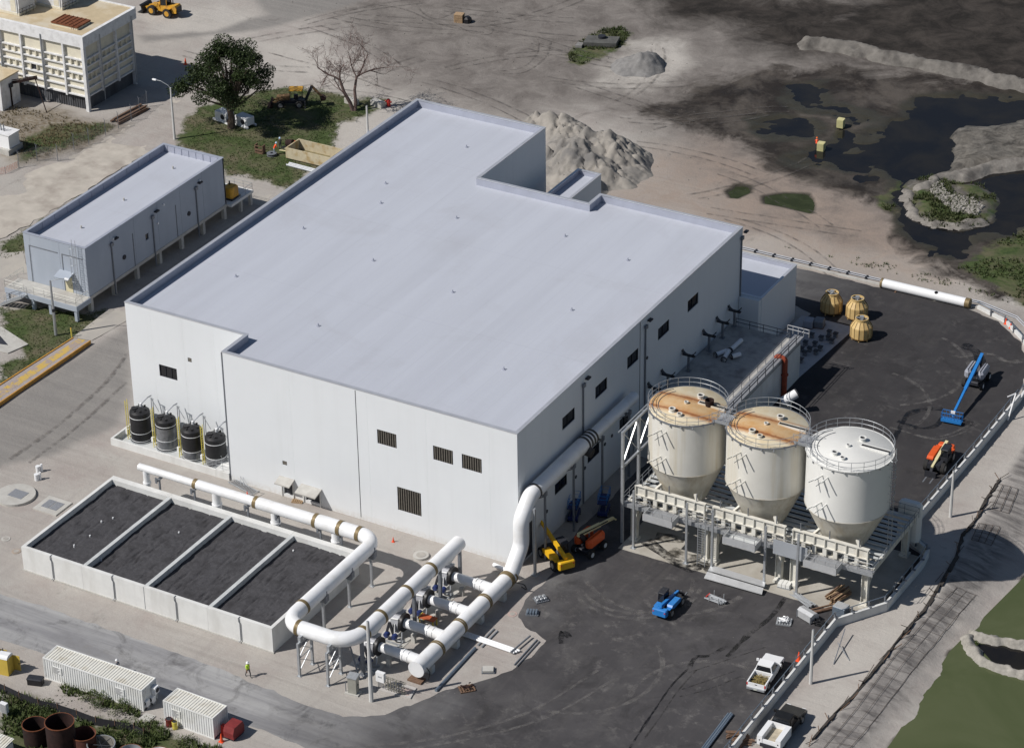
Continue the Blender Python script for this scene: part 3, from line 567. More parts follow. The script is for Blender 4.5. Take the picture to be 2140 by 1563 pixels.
for q in [(-55.02,58.39,15.65),(-53.32,60.45,15.65),(-41.54,60.4,15.65),(-45.01,46.47,15.65),(-42.6,41.48,15.65),(-47.18,31.2,15.65),(-32.34,42.31,15.65),(-18.4,44.19,15.65),(-8.92,42.17,15.65),(-47.28,17.04,15.65),(-22.97,25.56,15.65),(-32.23,11.47,15.65),(-8.84,12.68,15.65),(-8.83,28.23,15.65),(-35.27,28,15.65)]:
    part('roof_vent', PARA, B, lambda mb: (mb.cyl((q[0],q[1],RF),(q[0],q[1],RF+0.35),0.07,n=8), mb.cyl((q[0],q[1],RF),(q[0],q[1],RF+0.05),0.22,n=10)))
# dark expansion joints and rain pipes
part('expansion_joint', DARKM, B, lambda mb: mb.box(-20.05,-19.97,-0.012,0.02,0.3,16.4))
part('corner_trim', GALVD, B, lambda mb: mb.box(-37.5,-37.38,-0.06,0.02,0.2,16.5))
def downspout(parent, x, y, z0, z1, nx, ny, m=GALVD):
    def f(mb):
        mb.box(x+nx*0.02-0.07*abs(ny), x+nx*0.18+0.07*abs(ny), y+ny*0.02-0.07*abs(nx), y+ny*0.18+0.07*abs(nx), z0, z1)
        mb.cbox((x+nx*0.2, y+ny*0.2, z1+0.22), (0.22+0.3*abs(ny), 0.22+0.3*abs(nx), 0.45))
    o = part('downspout', m, parent, f); part('scupper', DARKM, o, lambda mb: mb.cbox((x+nx*0.22, y+ny*0.22+0.9*abs(nx), z1+0.7), (0.4,0.7,0.18)))
downspout(B, 0, 14.4, 0.1, 15.0, 1, 0); downspout(B, 0, 29.2, 5.1, 15.1, 1, 0); downspout(B, 0, 54.3, 3.6, 15.1, 1, 0)
part('expansion_joint', DARKM, B, lambda mb: mb.box(-0.01,0.02,27.98,28.08,0.3,16.4))
for y, z in ((6.2,3.6),(12.8,4.4),(14.9,4.4),(19.6,5.0),(21.3,5.2),(29.8,11.0)):
    part('wall_sleeve', DARKM, B, lambda mb: mb.cyl((-0.05,y,z),(0.05,y,z),0.22,n=12))
# precast hoods over the low openings in the front wall
def hood(x0, x1, z, d):
    for a in (x0, x1-0.14): o = part('door_cheek', CONCW, B, lambda m: m.side([(0,0.0),(0,z),(-d,z-0.35),(-d,z-0.5),(-0.12,z-0.18),(-0.12,0)], a, a+0.14))
    part('hood_slab', CONC, o, lambda mb: mb.side([(-0.01,z+0.02),(-0.01,z+0.16),(-d-0.15,z-0.24),(-d-0.15,z-0.38)], x0-0.15, x1+0.15))
hood(-30.5,-28.8,2.45,1.0); hood(-27.6,-25.2,2.25,1.3)

# small lean-to blocks against the process building
def block(name, label, x0, x1, y0, y1, h, wallm, skip=None):
    b = thing(name, label, 'building', (0,0,0)); o = [(x0,y0),(x1,y0),(x1,y1),(x0,y1)]
    for ax, pl, s, a, c in (('x',y0,1,x0,x1),('x',y1,-1,x0,x1),('y',x0,1,y0,y1),('y',x1,-1,y0,y1)):
        mb = MB(); wall_mb(mb, ax, pl, pl+s*0.25, a+0.002, c-0.002, 0, h-0.06, []); mb.build('wall', wallm, b)
    sheet('roof_deck', o, h-0.7, ROOF, kind=None, parent=b); parapet(b, o, h-0.7, h-0.06, 0.26); return b
a1 = block('annex', 'small white annex block at the far corner of the large building', -7.0, 2.75, 54.75, 64.9, 7.6, WHITE)
part('wall', WHITE, a1, lambda mb: mb.box(0.06, 2.70, 54.06, 54.74, 0, 7.5))
p0 = (-31.19,63.4,10.5); p1 = (-31.26,71.08,10.5); p2 = (-27.8,70.64,10.5)
block('stair_block', 'low white block with grey roof in the rear notch of the large building', p0[0], p2[0], 51.8, p1[1], 10.5, WHITE)

# ------------------------------------------------------------------ stilted electrical building
E1 = (-85.37,24.43,9); E2 = (-75.92,25.11,9); E3 = (-75.71,54.79,9); E4 = (-85.7,54.96,9)
ex0 = (E1[0]+E4[0])/2; ex1 = (E2[0]+E3[0])/2; ey0 = (E1[1]+E2[1])/2; ey1 = (E3[1]+E4[1])/2; EZ = 2.2; EH = 9.0
S = thing('electrical_building', 'long blue-grey windowless building raised on concrete columns beside the large one', 'building', (0,0,0))
so = [(ex0,ey0),(ex1,ey0),(ex1,ey1),(ex0,ey1)]
n = 6
for k in range(n):
    a = ey0+(ey1-ey0)*k/n; b = ey0+(ey1-ey0)*(k+1)/n; mb = MB(); wall_mb(mb,'y',ex1,ex1-0.25,a+0.015,b-0.015,EZ,EH-0.05,[(a+2.2,a+2.9,4.6,5.5)] if k == 2 else []); mb.build('wall_panel', WALLG, S)
    mb = MB(); wall_mb(mb,'y',ex0,ex0+0.25,a+0.015,b-0.015,EZ,EH-0.05,[]); mb.build('wall_panel', WALLG, S)
for a, b in ((ex0,ex0+1.0),(ex0+1.0,ex0+5.6),(ex0+5.6,ex1)):
    mb = MB(); wall_mb(mb,'x',ey0,ey0+0.25,a+0.012,b-0.012,EZ,EH-0.05,[]); mb.build('wall_panel', WALLG, S)
mb = MB(); wall_mb(mb,'x',ey1,ey1-0.25,ex0,ex1,EZ,EH-0.05,[]); mb.build('wall_panel', WALLG, S)
part('window', GLASS, S, lambda m: m.box(ex1-0.2,ex1-0.15,ey0+(ey1-ey0)*2/6+2.2,ey0+(ey1-ey0)*2/6+2.9,4.6,5.5))
part('panel_reveal', GALVD, S, lambda m: (m.box(ex0+0.75,ex0+0.87,ey0-0.04,ey0,EZ,EH-1.6), m.box(ex0+0.87,ex0+5.3,ey0-0.04,ey0,EH-1.72,EH-1.6), m.box(ex0+5.9,ex0+6.02,ey0-0.04,ey0,EZ,EH-1.6), m.box(ex0+6.02,ex1-0.5,ey0-0.04,ey0,EH-1.72,EH-1.6)))
sheet('roof_deck', so, EH-1.05, ROOF, kind=None, parent=S); parapet(S, so, EH-1.05, EH-0.05, 0.3, cope=mat('grey_coping',(0.42,0.45,0.52),0.5,0.3,var=0.08))
for k in range(12):   # standing ribs on the inside of the parapet
    y = ey0+1+(ey1-ey0-2)*k/11; part('parapet_rib', PARA, S, lambda m: m.box(ex0+0.3,ex0+0.36,y-0.04,y+0.04,EH-1.0,EH-0.1))
for k in range(8):
    x = ex0+0.8+(ex1-ex0-1.6)*k/7; part('parapet_rib', PARA, S, lambda m: m.box(x-0.03,x+0.03,ey1-0.36,ey1-0.3,EH-1.0,EH-0.1))
part('floor_slab', CONC, S, lambda m: m.box(ex0-0.05,ex1+0.06,ey0,ey1,EZ-0.45,EZ-0.01))
for k in range(7):
    for x in (ex0+0.3, ex1-0.25): 
        y = ey0+0.4+(ey1-ey0-0.8)*k/6; part('column', CONC, S, lambda m: m.box(x-0.25,x+0.25,y-0.25,y+0.25,0,EZ-0.46))
for f in (0.17,0.46,0.78): downspout(S, ex1, ey0+(ey1-ey0)*f, 0.2, EH-1.9, 1, 0, GALVD)
for f in (0.32,0.63): part('wall_rib', GALVD, S, lambda m: m.box(ex1,ex1+0.06,ey0+(ey1-ey0)*f-0.06,ey0+(ey1-ey0)*f+0.06,EZ,EH-2.2))
for f in (0.25,0.72): part('wall_vent', DARKM, S, lambda m: m.cyl((ex1-0.02,ey0+(ey1-ey0)*f,4.4),(ex1+0.12,ey0+(ey1-ey0)*f,4.4),0.32,n=12))
for f in (0.2,0.5,0.86): part('roof_vent', CONC, S, lambda m: m.cyl((ex0+4.5,ey0+(ey1-ey0)*f,EH-1.05),(ex0+4.5,ey0+(ey1-ey0)*f,EH-0.7),0.12,n=8))
def lamp_dot(x,y,z): part('wall_light', WPAINT, S, lambda m: m.cbox((x,y,z),(0.2,0.2,0.25)))
lamp_dot(ex1+0.1,ey0+5.6,7.9); lamp_dot(ex1+0.1,ey0+14.9,6.0); lamp_dot(ex1+0.1,ey0+16.4,8.0); lamp_dot(ex1+0.1,ey0+24.5,8.0)
# front gallery, door, hood, ladder and stair
D0 = (-86.99,22.26,2); D1 = (-75.35,21.95,2); gy = D1[1]
part('gallery_deck', CONC, S, lambda m: m.box(D0[0],ex1+0.1,gy,ey0-0.01,EZ-0.4,EZ-0.02)); part('gallery_beam', WALLG, S, lambda m: (m.box(D0[0],ex1+0.1,gy-0.12,gy-0.01,EZ-0.75,EZ-0.05), m.box(ex1+0.11,ex1+0.2,gy-0.12,ey0,EZ-0.75,EZ-0.05)))
for x in (D0[0]+0.25, D0[0]+4.3, D0[0]+7.0, ex1-0.15): part('column', WALLG, S, lambda m: m.box(x-0.2,x+0.2,gy,gy+0.4,0,EZ-0.41))
part('handrail', mat('cream_handrail',(0.70,0.69,0.62),0.5), S, lambda m: rail(m,[(D0[0]+4.6,gy,EZ),(ex1+0.05,gy,EZ),(ex1+0.05,ey0-0.3,EZ)],1.05,1.5,0.03)); part('handrail', MATS['cream_handrail'], S, lambda m: rail(m,[(D0[0],ey0+1.0,EZ),(D0[0],gy,EZ),(D0[0]+3.0,gy,EZ)],1.05,1.5,0.03))
dr = part('door', mat('cream_door',(0.58,0.53,0.36),0.6,var=0.05), S, lambda m: m.box(ex1-3.6,ex1-2.5,ey0-0.05,ey0,EZ,EZ+2.1)); part('handle', DARKM, dr, lambda m: m.cbox((ex1-2.65,ey0-0.09,EZ+1.0),(0.12,0.06,0.05)))
part('door_hood', WALLG, S, lambda m: m.side([(ey0-0.01,EZ+2.9),(ey0-0.01,EZ+2.75),(ey0-1.4,EZ+2.35),(ey0-1.4,EZ+2.5)], ex1-4.3, ex1-2.1))
def cage(m):
    x = ex1-1.3; y = ey0-0.55
    for s in (-0.28,0.28): m.cyl((x+s,y,EZ),(x+s,y,EH+1.1),0.03,n=5)
    for k in range(22): m.cyl((x-0.28,y,EZ+0.3+k*0.33),(x+0.28,y,EZ+0.3+k*0.33),0.018,n=4)
    for k in range(5):
        z = EZ+2.4+k*1.15; m.tube([(x+0.36*math.cos(a), y-0.36+0.36*math.sin(a)*1.2, z) for a in [PI*0.9+i*PI*1.2/8 for i in range(9)]],0.02,4)
    for a in (PI*1.1,PI*1.5,PI*1.9): m.cyl((x+0.36*math.cos(a),y-0.36+0.43*math.sin(a),EZ+2.4),(x+0.36*math.cos(a),y-0.36+0.43*math.sin(a),EZ+7.0),0.015,n=4)
part('caged_ladder', GALV, S, cage)
def stair(m, x0, y, z0, x1, z1, w, rails=True):
    k = max(3, int((z1-z0)/0.19))
    for i in range(k): 
        t = (i+0.5)/k; m.cbox((x0+(x1-x0)*t, y, z0+(z1-z0)*t), (abs(x1-x0)/k*1.1, w, 0.05))
    for s in (-w/2, w/2):
        m.bar((x0,y+s,z0),(x1,y+s,z1),0.06,0.28)
        if rails:
            for q in (0.55,1.0): m.cyl((x0,y+s,z0+q),(x1,y+s,z1+q),0.025,n=5)
            for i in range(4): t = i/3; m.cyl((x0+(x1-x0)*t,y+s,z0+(z1-z0)*t),(x0+(x1-x0)*t,y+s,z0+(z1-z0)*t+1.0),0.022,n=4)
part('stair', GALV, S, lambda m: stair(m, D0[0]-0.2, gy-0.7, 0.05, D0[0]+3.6, EZ-0.1, 1.1))
# rear gallery with small generator
part('gallery_deck', CONCW, S, lambda m: m.box(ex0+4.5,ex1+0.8,ey1+0.02,ey1+5.2,EZ-0.4,EZ-0.02)); part('handrail', GALV, S, lambda m: rail(m,[(ex0+4.6,ey1+5.1,EZ),(ex1+0.7,ey1+5.1,EZ),(ex1+0.7,ey1+2.0,EZ)],1.05,1.3,0.03))
for x in (ex0+5.0, ex1+0.4):
    for y in (ey1+2.6, ey1+4.9): part('column', CONC, S, lambda m: m.box(x-0.2,x+0.2,y-0.2,y+0.2,0,EZ-0.41))
gnr = thing('generator', 'small yellow generator on the rear gallery of the raised building', 'generator', (ex1-0.6,ey1+1.9,EZ)); part('body', YELLOW, gnr, lambda m: m.rbox(-0.8,0.8,-0.9,0.9,0.25,1.7,0.2)); part('skid', DARKM, gnr, lambda m: m.box(-0.9,0.9,-1.0,1.0,0,0.24)); part('exhaust', DARKM, gnr, lambda m: m.cyl((-0.3,0.3,1.7),(-0.3,0.3,2.2),0.1,n=8))

# ------------------------------------------------------------------ old white process block
OB = thing('old_block', 'weathered white block with recessed cream panels and tan gravel roof', 'building', (0,0,0))
ox1, oy0, oy1, OH = -113.3, 74.0, 86.8, 11.64; ox0 = ox1-27.0; BZ = 2.3
part('core_wall', OLDC, OB, lambda m: m.box(ox0+0.5,ox1-0.5,oy0+0.5,oy1-0.5,BZ,OH-0.3))
part('base_wall', mat('dark_base_panel',(0.10,0.105,0.115),0.7,var=0.15,scale=1.5,col2=(0.05,0.05,0.055),s2=0.5,streak=0.2), OB, lambda m: [m.box(ox0+0.7,ox1-0.7,oy0+0.7,oy1-0.7,0,BZ)]+[m.box(ox1-0.9-k*0.42,ox1-0.8-k*0.42,oy0+0.62,oy0+0.7,0,BZ-0.02) for k in range(60)])
part('roof_deck', OLDR, OB, lambda m: m.box(ox0+0.1,ox1-0.54,oy0+0.54,oy1-0.26,OH-0.3,OH-0.02)); part('roof_kerb', OLDW, OB, lambda m: (m.box(ox0,ox1,oy1-0.25,oy1,10.0,OH+0.15),))
bw = 3.85   # bay width
rows = [BZ, 3.5, 4.6, 5.75, 6.85, 7.95, 10.0]   # horizontal beams
def bays(axis, plane, sgn, u_start, nb, dirn, hid):
    def bx(m, a, b, d0, d1, e, f):
        lo, hi = min(a,b), max(a,b); p, q = sorted((plane+sgn*d0, plane+sgn*d1))
        m.box(lo,hi,p,q,e,f) if axis == 'x' else m.box(p,q,lo,hi,e,f)
    for k in range(nb+1):
        u = u_start+dirn*k*bw; w = 0.42 if k == 0 else 0.3
        part('pilaster', OLDW, OB, lambda m: bx(m, u-(0 if dirn>0 else w) if k == 0 else u-w/2, u+(w if dirn>0 else 0) if k == 0 else u+w/2, -0.02, 0.52, 0 if k in (0,nb) else BZ-0.3, 10.0))
    part('fascia', OLDW, OB, lambda m: bx(m, u_start-(0 if axis == 'x' else -0.545), u_start+dirn*nb*bw, 0.0, 0.54, 10.003, OH+0.03))
    for k in range(nb):
        a = u_start+dirn*(k*bw+(0.42 if k == 0 else 0.15)); b = u_start+dirn*((k+1)*bw-0.15)
        for z in rows[:-1]:
            part('beam', OLDW, OB, lambda m: bx(m, a, b, 0.1, 0.54, z-0.1, z+0.1))
        for (z0, z1) in ((rows[4],rows[5]),(rows[2],rows[3])):
            for i in (1,2):
                u = a+(b-a)*i/3; part('fin', OLDC, OB, lambda m: bx(m, u-0.09, u+0.09, 0.12, 0.5, z0+0.11, z1-0.11))
        for i, (z0, z1) in enumerate(zip(rows, rows[1:])):
            part('panel', OLDC, OB, lambda m: bx(m, a, b, 0.42, 0.495, z0+0.11, z1-0.11))
        part('drain_pipe', GALV, OB, lambda m: bx(m, b+dirn*0.08, b+dirn*0.22, -0.14, -0.03, 0.3, 10.8)) if k % 2 == hid else None
bays('x', oy0, 1, ox1, 7, -1, 1); bays('y', ox1, -1, oy0, 3, 1, 0)
part('roof_edge_beam', OLDW, OB, lambda m: m.box(ox1-0.53,ox1-0.003,oy1-1.24,oy1-0.26,10.0,OH+0.02))
part('broken_window', DARKM, OB, lambda m: m.box(ox1-2*bw-2.6,ox1-2*bw-1.6,oy0+0.38,oy0+0.41,4.75,5.6))
ht = thing('roof_hatch', 'rusty ribbed steel hatch lying on the tan roof', 'hatch', (0,0,0)); hc = (-117.95,77.46,11.9)
part('lid', RUST, ht, lambda m: [m.box(hc[0]-2.4,hc[0]+2.4,hc[1]-1.6,hc[1]+1.6,OH+0.3,OH+0.5)]+[m.box(hc[0]-2.2+k*0.75,hc[0]-2.1+k*0.75,hc[1]-1.6,hc[1]+1.6,OH+0.5,OH+0.58) for k in range(6)])
part('curb', OLDC, ht, lambda m: m.box(hc[0]-2.3,hc[0]+2.3,hc[1]-1.5,hc[1]+1.5,OH-0.02,OH+0.29)); part('ladder_rail', RUST, ht, lambda m: [m.tube([(hc[0]+1.4+s,hc[1]-1.7,OH),(hc[0]+1.4+s,hc[1]-1.7,OH+1.1),(hc[0]+1.4+s,hc[1]-1.2,OH+1.1)],0.03,5) for s in (0,0.4)])
for lab, px, sx in (('white rooftop penthouse at the left edge of the tan roof', (-127.08,74.82,11.64), 4.6), ('white rooftop penthouse nearer the rusty hatch on the tan roof', (-122.86,79.51,11.64), 4.8)):
    rb = thing('rooftop_unit', lab, 'rooftop unit', (px[0],px[1],OH), 0, 'rooftop units'); x0, y0 = -sx+0.6, 1.6
    part('casing', OLDW, rb, lambda m: m.box(x0,x0+sx,y0,y0+3.6,0.35,3.8)); part('plinth', OLDC, rb, lambda m: m.box(x0-0.1,x0+sx+0.1,y0-0.1,y0+3.7,0,0.34))
    part('door', OLDC, rb, lambda m: m.box(x0+sx-1.5,x0+sx-0.6,y0-0.04,y0,0.5,2.6)); part('guard_rail', RUSTD, rb, lambda m: rail(m,[(x0+sx+0.15,y0-0.2,0),(x0+sx+0.5,y0+2.6,0)],1.0,0.8,0.03)); part('downpipe', GALV, rb, lambda m: m.cyl((x0+sx-0.3,y0-0.08,0.1),(x0+sx-0.3,y0-0.08,3.8),0.05,n=6))
# neighbouring white wall and conveyor arm at the frame edge
nb = thing('white_shed', 'narrow white shed corner at the left frame edge', 'shed', (0,0,0)); q = (-124.75,68.67)
part('wall', OLDW, nb, lambda m: m.box(q[0]-6,q[0],q[1]-0.2,q[1]+4,0,4.6)); part('roof', OLDR, nb, lambda m: m.box(q[0]-6.1,q[0]+0.1,q[1]-0.3,q[1]+4.1,4.6,4.8)); part('door', OLDC, nb, lambda m: m.box(q[0]-1.6,q[0]-0.6,q[1]-0.24,q[1]-0.2,0,2.1))
cv = thing('conveyor_arm', 'dark steel conveyor arm reaching towards the white block wall', 'conveyor', (0,0,0)); q0 = (-124.71,70.61); 
part('boom', RUSTD, cv, lambda m: (m.bar((q0[0]-5,q0[1]-1.5,2.2),(q0[0]+3.5,q0[1]+2.0,4.4),0.3,0.35), m.bar((q0[0]-5,q0[1]-1.5,2.7),(q0[0]+3.5,q0[1]+2.0,4.7),0.1,0.1))); part('post', RUSTD, cv, lambda m: m.cyl((q0[0],q0[1],0),(q0[0],q0[1],3.4),0.14,n=8)); part('brace', RUSTD, cv, lambda m: m.bar((q0[0]+6.0,q0[1]+0.4,0),(q0[0]+3.2,q0[1]+1.9,4.2),0.12)); part('head_box', DARKM, cv, lambda m: m.cbox((q0[0],q0[1],3.3),(0.6,0.6,0.6)))
tx = thing('pad_transformer', 'white cabinet with roof pipes on a concrete plinth at the left edge', 'cabinet', (-115.43,57.64)); part('cabinet', WPAINT, tx, lambda m: m.box(-2.6,1.1,-0.6,1.7,0.9,2.9)); part('plinth', CONC, tx, lambda m: m.box(-3.0,1.3,-1.1,2.1,0,0.89)); part('roof_lip', OLDW, tx, lambda m: m.box(-2.7,1.3,-0.7,1.8,2.9,3.0)); part('pipe_stub', GALVD, tx, lambda m: [m.cyl((-1.4+k*0.5,0.4,3.0),(-1.4+k*0.5,0.4,4.0),0.09,n=6) for k in range(3)])

# ================================================================== FILTER BASIN
bx0, bx1, by0, by1, BH = -46.58, -14.32, -25.86, -9.42, 3.02; T = 0.38
FB = thing('filter_basin', 'long white concrete basin in four bays filled with black carbon', 'basin', (0,0,0))
for k in range(4):
    a = bx0+(bx1-bx0)*k/4; b = bx0+(bx1-bx0)*(k+1)/4
    part('front_wall', CONCW, FB, lambda m: m.box(a+0.01,b-0.01,by0,by0+T,0,BH)); part('rear_wall', CONCW, FB, lambda m: m.box(a+0.01,b-0.01,by1-T-0.35,by1,0,BH))
part('end_wall', CONCW, FB, lambda m: m.box(bx0,bx0+T,by0+T,by1-T-0.35,0,BH)); part('end_wall', CONCW, FB, lambda m: m.box(bx1-T,bx1,by0+T,by1-T-0.35,0,BH))
part('footing', CONC, FB, lambda m: m.box(bx0-0.12,bx1+0.12,by0-0.12,by0-0.003,0,0.16))
DX = [(-38.38,-25.56,3.02)[0], (-30.34,-25.64,3.02)[0], (-22.23,-25.67,3.02)[0]]
for x in DX: part('divider_wall', CONCG, FB, lambda m: m.box(x-0.22,x+0.22,by0+T,by1-T-0.35,0,BH-0.04))
cutx = [bx0+T]+DX+[bx1-T]
for k in range(4):
    a = cutx[k]+(0.22 if k else 0)-0.02; b = cutx[k+1]-(0.22 if k < 3 else 0)+0.02
    ux = np.linspace(a,b,80); uy = np.linspace(by0+T-0.02,by1-T-0.33,150); CX, CY = np.meshgrid(ux,uy,indexing='ij')
    rid = 1-np.abs(fbm(CX,CY,0.9,31,3)-0.5)*4; ZZ = 2.25+fbm(CX,CY,0.35,5+k,3)*0.2+fbm(CX,CY,2.0,11+k,2)*0.08-np.clip(fbm(CX*2.6,CY*0.6,1.0,61+k,3)-0.57,0,1)*0.5
    o = grid_mesh('carbon_bed', CX, CY, ZZ, CARBON); o.parent = FB
for px in ((-42.62,-25.65,3.02), (-34.51,-25.74,3.02), (-26.46,-25.76,3.02), (-18.39,-25.86,3.02)):
    x = px[0]; part('overflow_pipe', GALVD, FB, lambda m: m.tube([(x,by0+0.2,BH+0.03),(x,by0-0.09,BH+0.03),(x,by0-0.09,BH-0.35),(x+0.14,by0-0.09,BH-0.55),(x+0.14,by0-0.09,0.35),(x+0.02,by0-0.3,0.2)],0.055,6))
part('wall_joint', GALVD, FB, lambda m: m.box((bx0+bx1)/2-0.03,(bx0+bx1)/2+0.03,by0-0.012,by0,0.2,BH-0.02))
for q in ((-42.54,-17.08,2.45),(-41.89,-19.99,2.45),(-41.84,-15.93,2.45),(-42.24,-22.33,2.45),(-33.8,-14.87,2.45),(-38.11,-23.07,2.45),(-33.83,-10.06,2.45),(-20.91,-11.98,2.45)):
    part('sample_float', PVC, FB, lambda m: m.cyl((q[0],q[1],2.25),(q[0],q[1],2.58),0.09,n=8))

# ================================================================== PIPE LOOP OVER THE BASIN
PZ = 4.8; PR = 0.8; RY = -8.8; EXP = -12.2; SY = -26.45; WX = -4.25
WEND = (-4.34,-5.23,4.8)[1]
PL = thing('pipe_loop', 'big white pipe loop running round the basin on tall steel supports', 'pipe', (0,0,0))
def seg(parent, path, r, n=26, name='pipe_section'): return part(name, PIPEW, parent, lambda m: m.tube(path, r, n), 40)
def ring(parent, a, b, r, m=BAND, name='band'): return part(name, m, parent, lambda q: q.cyl(a, b, r, n=26), 40)
X1, X2, X3 = (-35.63,-9.59,4.8)[0], (-27.62,-9.39,4.8)[0], (-19.87,-9.35,4.8)[0]
seg(PL, [(-43.3,RY,PZ),(X1,RY,PZ)], 0.42); seg(PL, [(X1,RY,PZ),(X2,RY,PZ)], 0.55); seg(PL, [(X2,RY,PZ),(X3,RY,PZ)], 0.68)
pth = fillet([(X3,RY,PZ),(EXP,RY,PZ),(EXP,SY,PZ),(WX,SY,PZ),(WX,WEND,PZ)], [2.0,2.0,2.6], 7)
seg(PL, pth, PR)
for x, r in ((X1,0.56),(X2,0.69),(X3,0.81),((-16.81,-9.1,4.8)[0],0.84),((-14.41,-9.08,4.8)[0],0.84)): ring(PL, (x-0.22,RY,PZ), (x+0.22,RY,PZ), r+0.015)
for y in ((-12.04,-23.22,4.8)[1],): ring(PL, (EXP,y-0.2,PZ), (EXP,y+0.2,PZ), PR+0.04)
for x in ((-10.47,-26.93,4.8)[0],): ring(PL, (x-0.2,SY,PZ), (x-0.02,SY,PZ), PR+0.04); ring(PL, (x+0.02,SY,PZ), (x+0.2,SY,PZ), PR+0.04)
for q in ((-4.39,-24.2,4.8),(-4.15,-20.95,4.8),(-4.21,-15.92,4.8),(-4.15,-11.14,4.8)): ring(PL, (WX,q[1]-0.2,PZ), (WX,q[1]+0.2,PZ), PR+0.04)
for x, r in ((-42.4,0.38),((-32.97,-10.08,4.2)[0],0.5),((-25.26,-10,4.2)[0],0.5),((-17.48,-9.89,4.2)[0],0.5)):
    part('drop_leg', PIPEW, PL, lambda m: m.cyl((x,RY,0.0),(x,RY,PZ-0.1),r,n=18), 40); ring(PL, (x,RY,2.9), (x,RY,3.1), r+0.08, PIPEW, 'flange')
for x in ((-40.66,-8.09,3)[0],(-35.93,-7.82,3)[0],(-28.84,-8.25,3)[0],(-24.8,-8.49,3)[0],(-19.45,-8.64,3)[0],(-16.76,-8.47,3)[0]):
    b = part('support_post', GALVD, PL, lambda m: m.box(x-0.09,x+0.09,RY-0.09,RY+0.09,0,3.9)); part('saddle', GALVD, b, lambda m: (m.box(x-0.18,x+0.18,RY-0.5,RY+0.5,3.9,4.02), m.box(x-0.12,x+0.12,RY-0.62,RY-0.5,3.7,4.4), m.box(x-0.12,x+0.12,RY+0.5,RY+0.62,3.9,4.5)))
for y in (-10.6,-15.0,-19.9):
    b = part('support_post', GALV, PL, lambda m: m.box(EXP+0.12,EXP+0.36,y-0.12,y+0.12,0.04,3.55)); part('base_plate', GALV, b, lambda m: m.box(EXP,EXP+0.5,y-0.25,y+0.25,0,0.04)); part('saddle', GALVD, b, lambda m: (m.box(EXP-0.6,EXP+0.7,y-0.2,y+0.2,3.55,3.8), m.box(EXP+0.5,EXP+0.85,y-0.25,y+0.3,3.8,4.5), m.box(EXP+0.55,EXP+0.8,y-0.1,y+0.1,4.5,5.0)))
for x in (-9.75,-6.3):
    for y in (SY-1.45,SY+0.95): 
        b = part('support_post', GALV, PL, lambda m: m.box(x-0.12,x+0.12,y-0.12,y+0.12,0.04,4.0)); part('base_plate', GALV, b, lambda m: m.box(x-0.25,x+0.25,y-0.25,y+0.25,0,0.04))
    part('cross_beam', GALV, PL, lambda m: m.box(x-0.1,x+0.1,SY-1.3,SY+0.8,3.75,3.98)); part('saddle', GALV, PL, lambda m: m.box(x-0.16,x+0.16,SY-1.2,SY-0.7,4.0,4.6))
    for za, zb in ((0.5,2.1),(2.1,3.7)):
        part('brace', GALV, PL, lambda m: m.bar((x-0.04,SY-1.4,za),(x-0.04,SY+0.9,zb),0.09)); part('brace', GALV, PL, lambda m: m.bar((x+0.08,SY-1.4,zb),(x+0.08,SY+0.9,za),0.06))
    part('strut', GALV, PL, lambda m: m.bar((x,SY-1.4,2.1),(x,SY+0.9,2.1),0.09))
for y in (-24.6,-14.5,-9.3,-5.2):
    b = part('support_post', GALVD, PL, lambda m: m.box(WX-0.16,WX+0.16,y-0.16,y+0.16,0.04,3.95)); part('base_plate', GALV, b, lambda m: m.box(WX-0.4,WX+0.4,y-0.4,y+0.4,0,0.04))
part('brace', GALVD, PL, lambda m: m.bar((WX-1.3,-24.9,3.6),(WX+0.2,-25.6,0.1),0.14))

# ================================================================== EAST HEADER WITH RISER
HX, HZ, HR = 1.16, 1.5, 0.86
HD = thing('header_pipe', 'large white header pipe with capped end rising up to the building wall', 'pipe', (0,0,0))
path = fillet([(HX,-23.0,HZ),(HX,-4.0,HZ),(HX,-1.45,4.05),(HX,-1.45,7.2),(HX,0.6,9.1),(HX,14.2,9.1)], [1.6,1.8,1.6,1.7], 5)
seg(HD, path, HR); seg(HD, [(HX,14.2,9.1),(HX,24.4,9.0)], 0.66); part('end_cap', PIPEW, HD, lambda m: (m.cyl((HX,-23.0,HZ),(HX,-23.12,HZ),HR+0.06,n=28),), 40)
for y in ((1.24,-19.01,1.5)[1],(1.1,-14.53,1.5)[1],(1.14,-9.39,1.5)[1]): ring(HD, (HX,y-0.24,HZ), (HX,y-0.04,HZ), HR+0.045); ring(HD, (HX,y+0.04,HZ), (HX,y+0.24,HZ), HR+0.045)
ring(HD, (HX,-5.0,HZ), (HX,-4.4,HZ), HR+0.09); ring(HD, (HX,-4.0,HZ+0.03), (HX,-3.8,HZ+0.1), HR+0.07)
ring(HD, (HX,1.35,9.1), (HX,1.6,9.1), HR+0.06, mat('dark_band',(0.06,0.055,0.05),0.5,0.2,var=0.2))
for y in (12.4,13.0,13.6,14.2): ring(HD, (HX,y-0.14,9.1), (HX,y+0.14,9.1), HR+0.05, MATS['dark_band'])
part('blind_flange', MATS['dark_band'], HD, lambda m: m.cyl((HX+0.3,12.2,8.6),(HX+1.25,12.2,8.4),0.55,n=20), 40)
for y in (-21.0,-16.0,-11.0,-6.3):
    part('saddle_block', CONCG, HD, lambda m: m.side([(y-0.3,0),(y+0.3,0),(y+0.3,0.9),(y-0.3,0.9)], HX-0.75, HX+0.75))
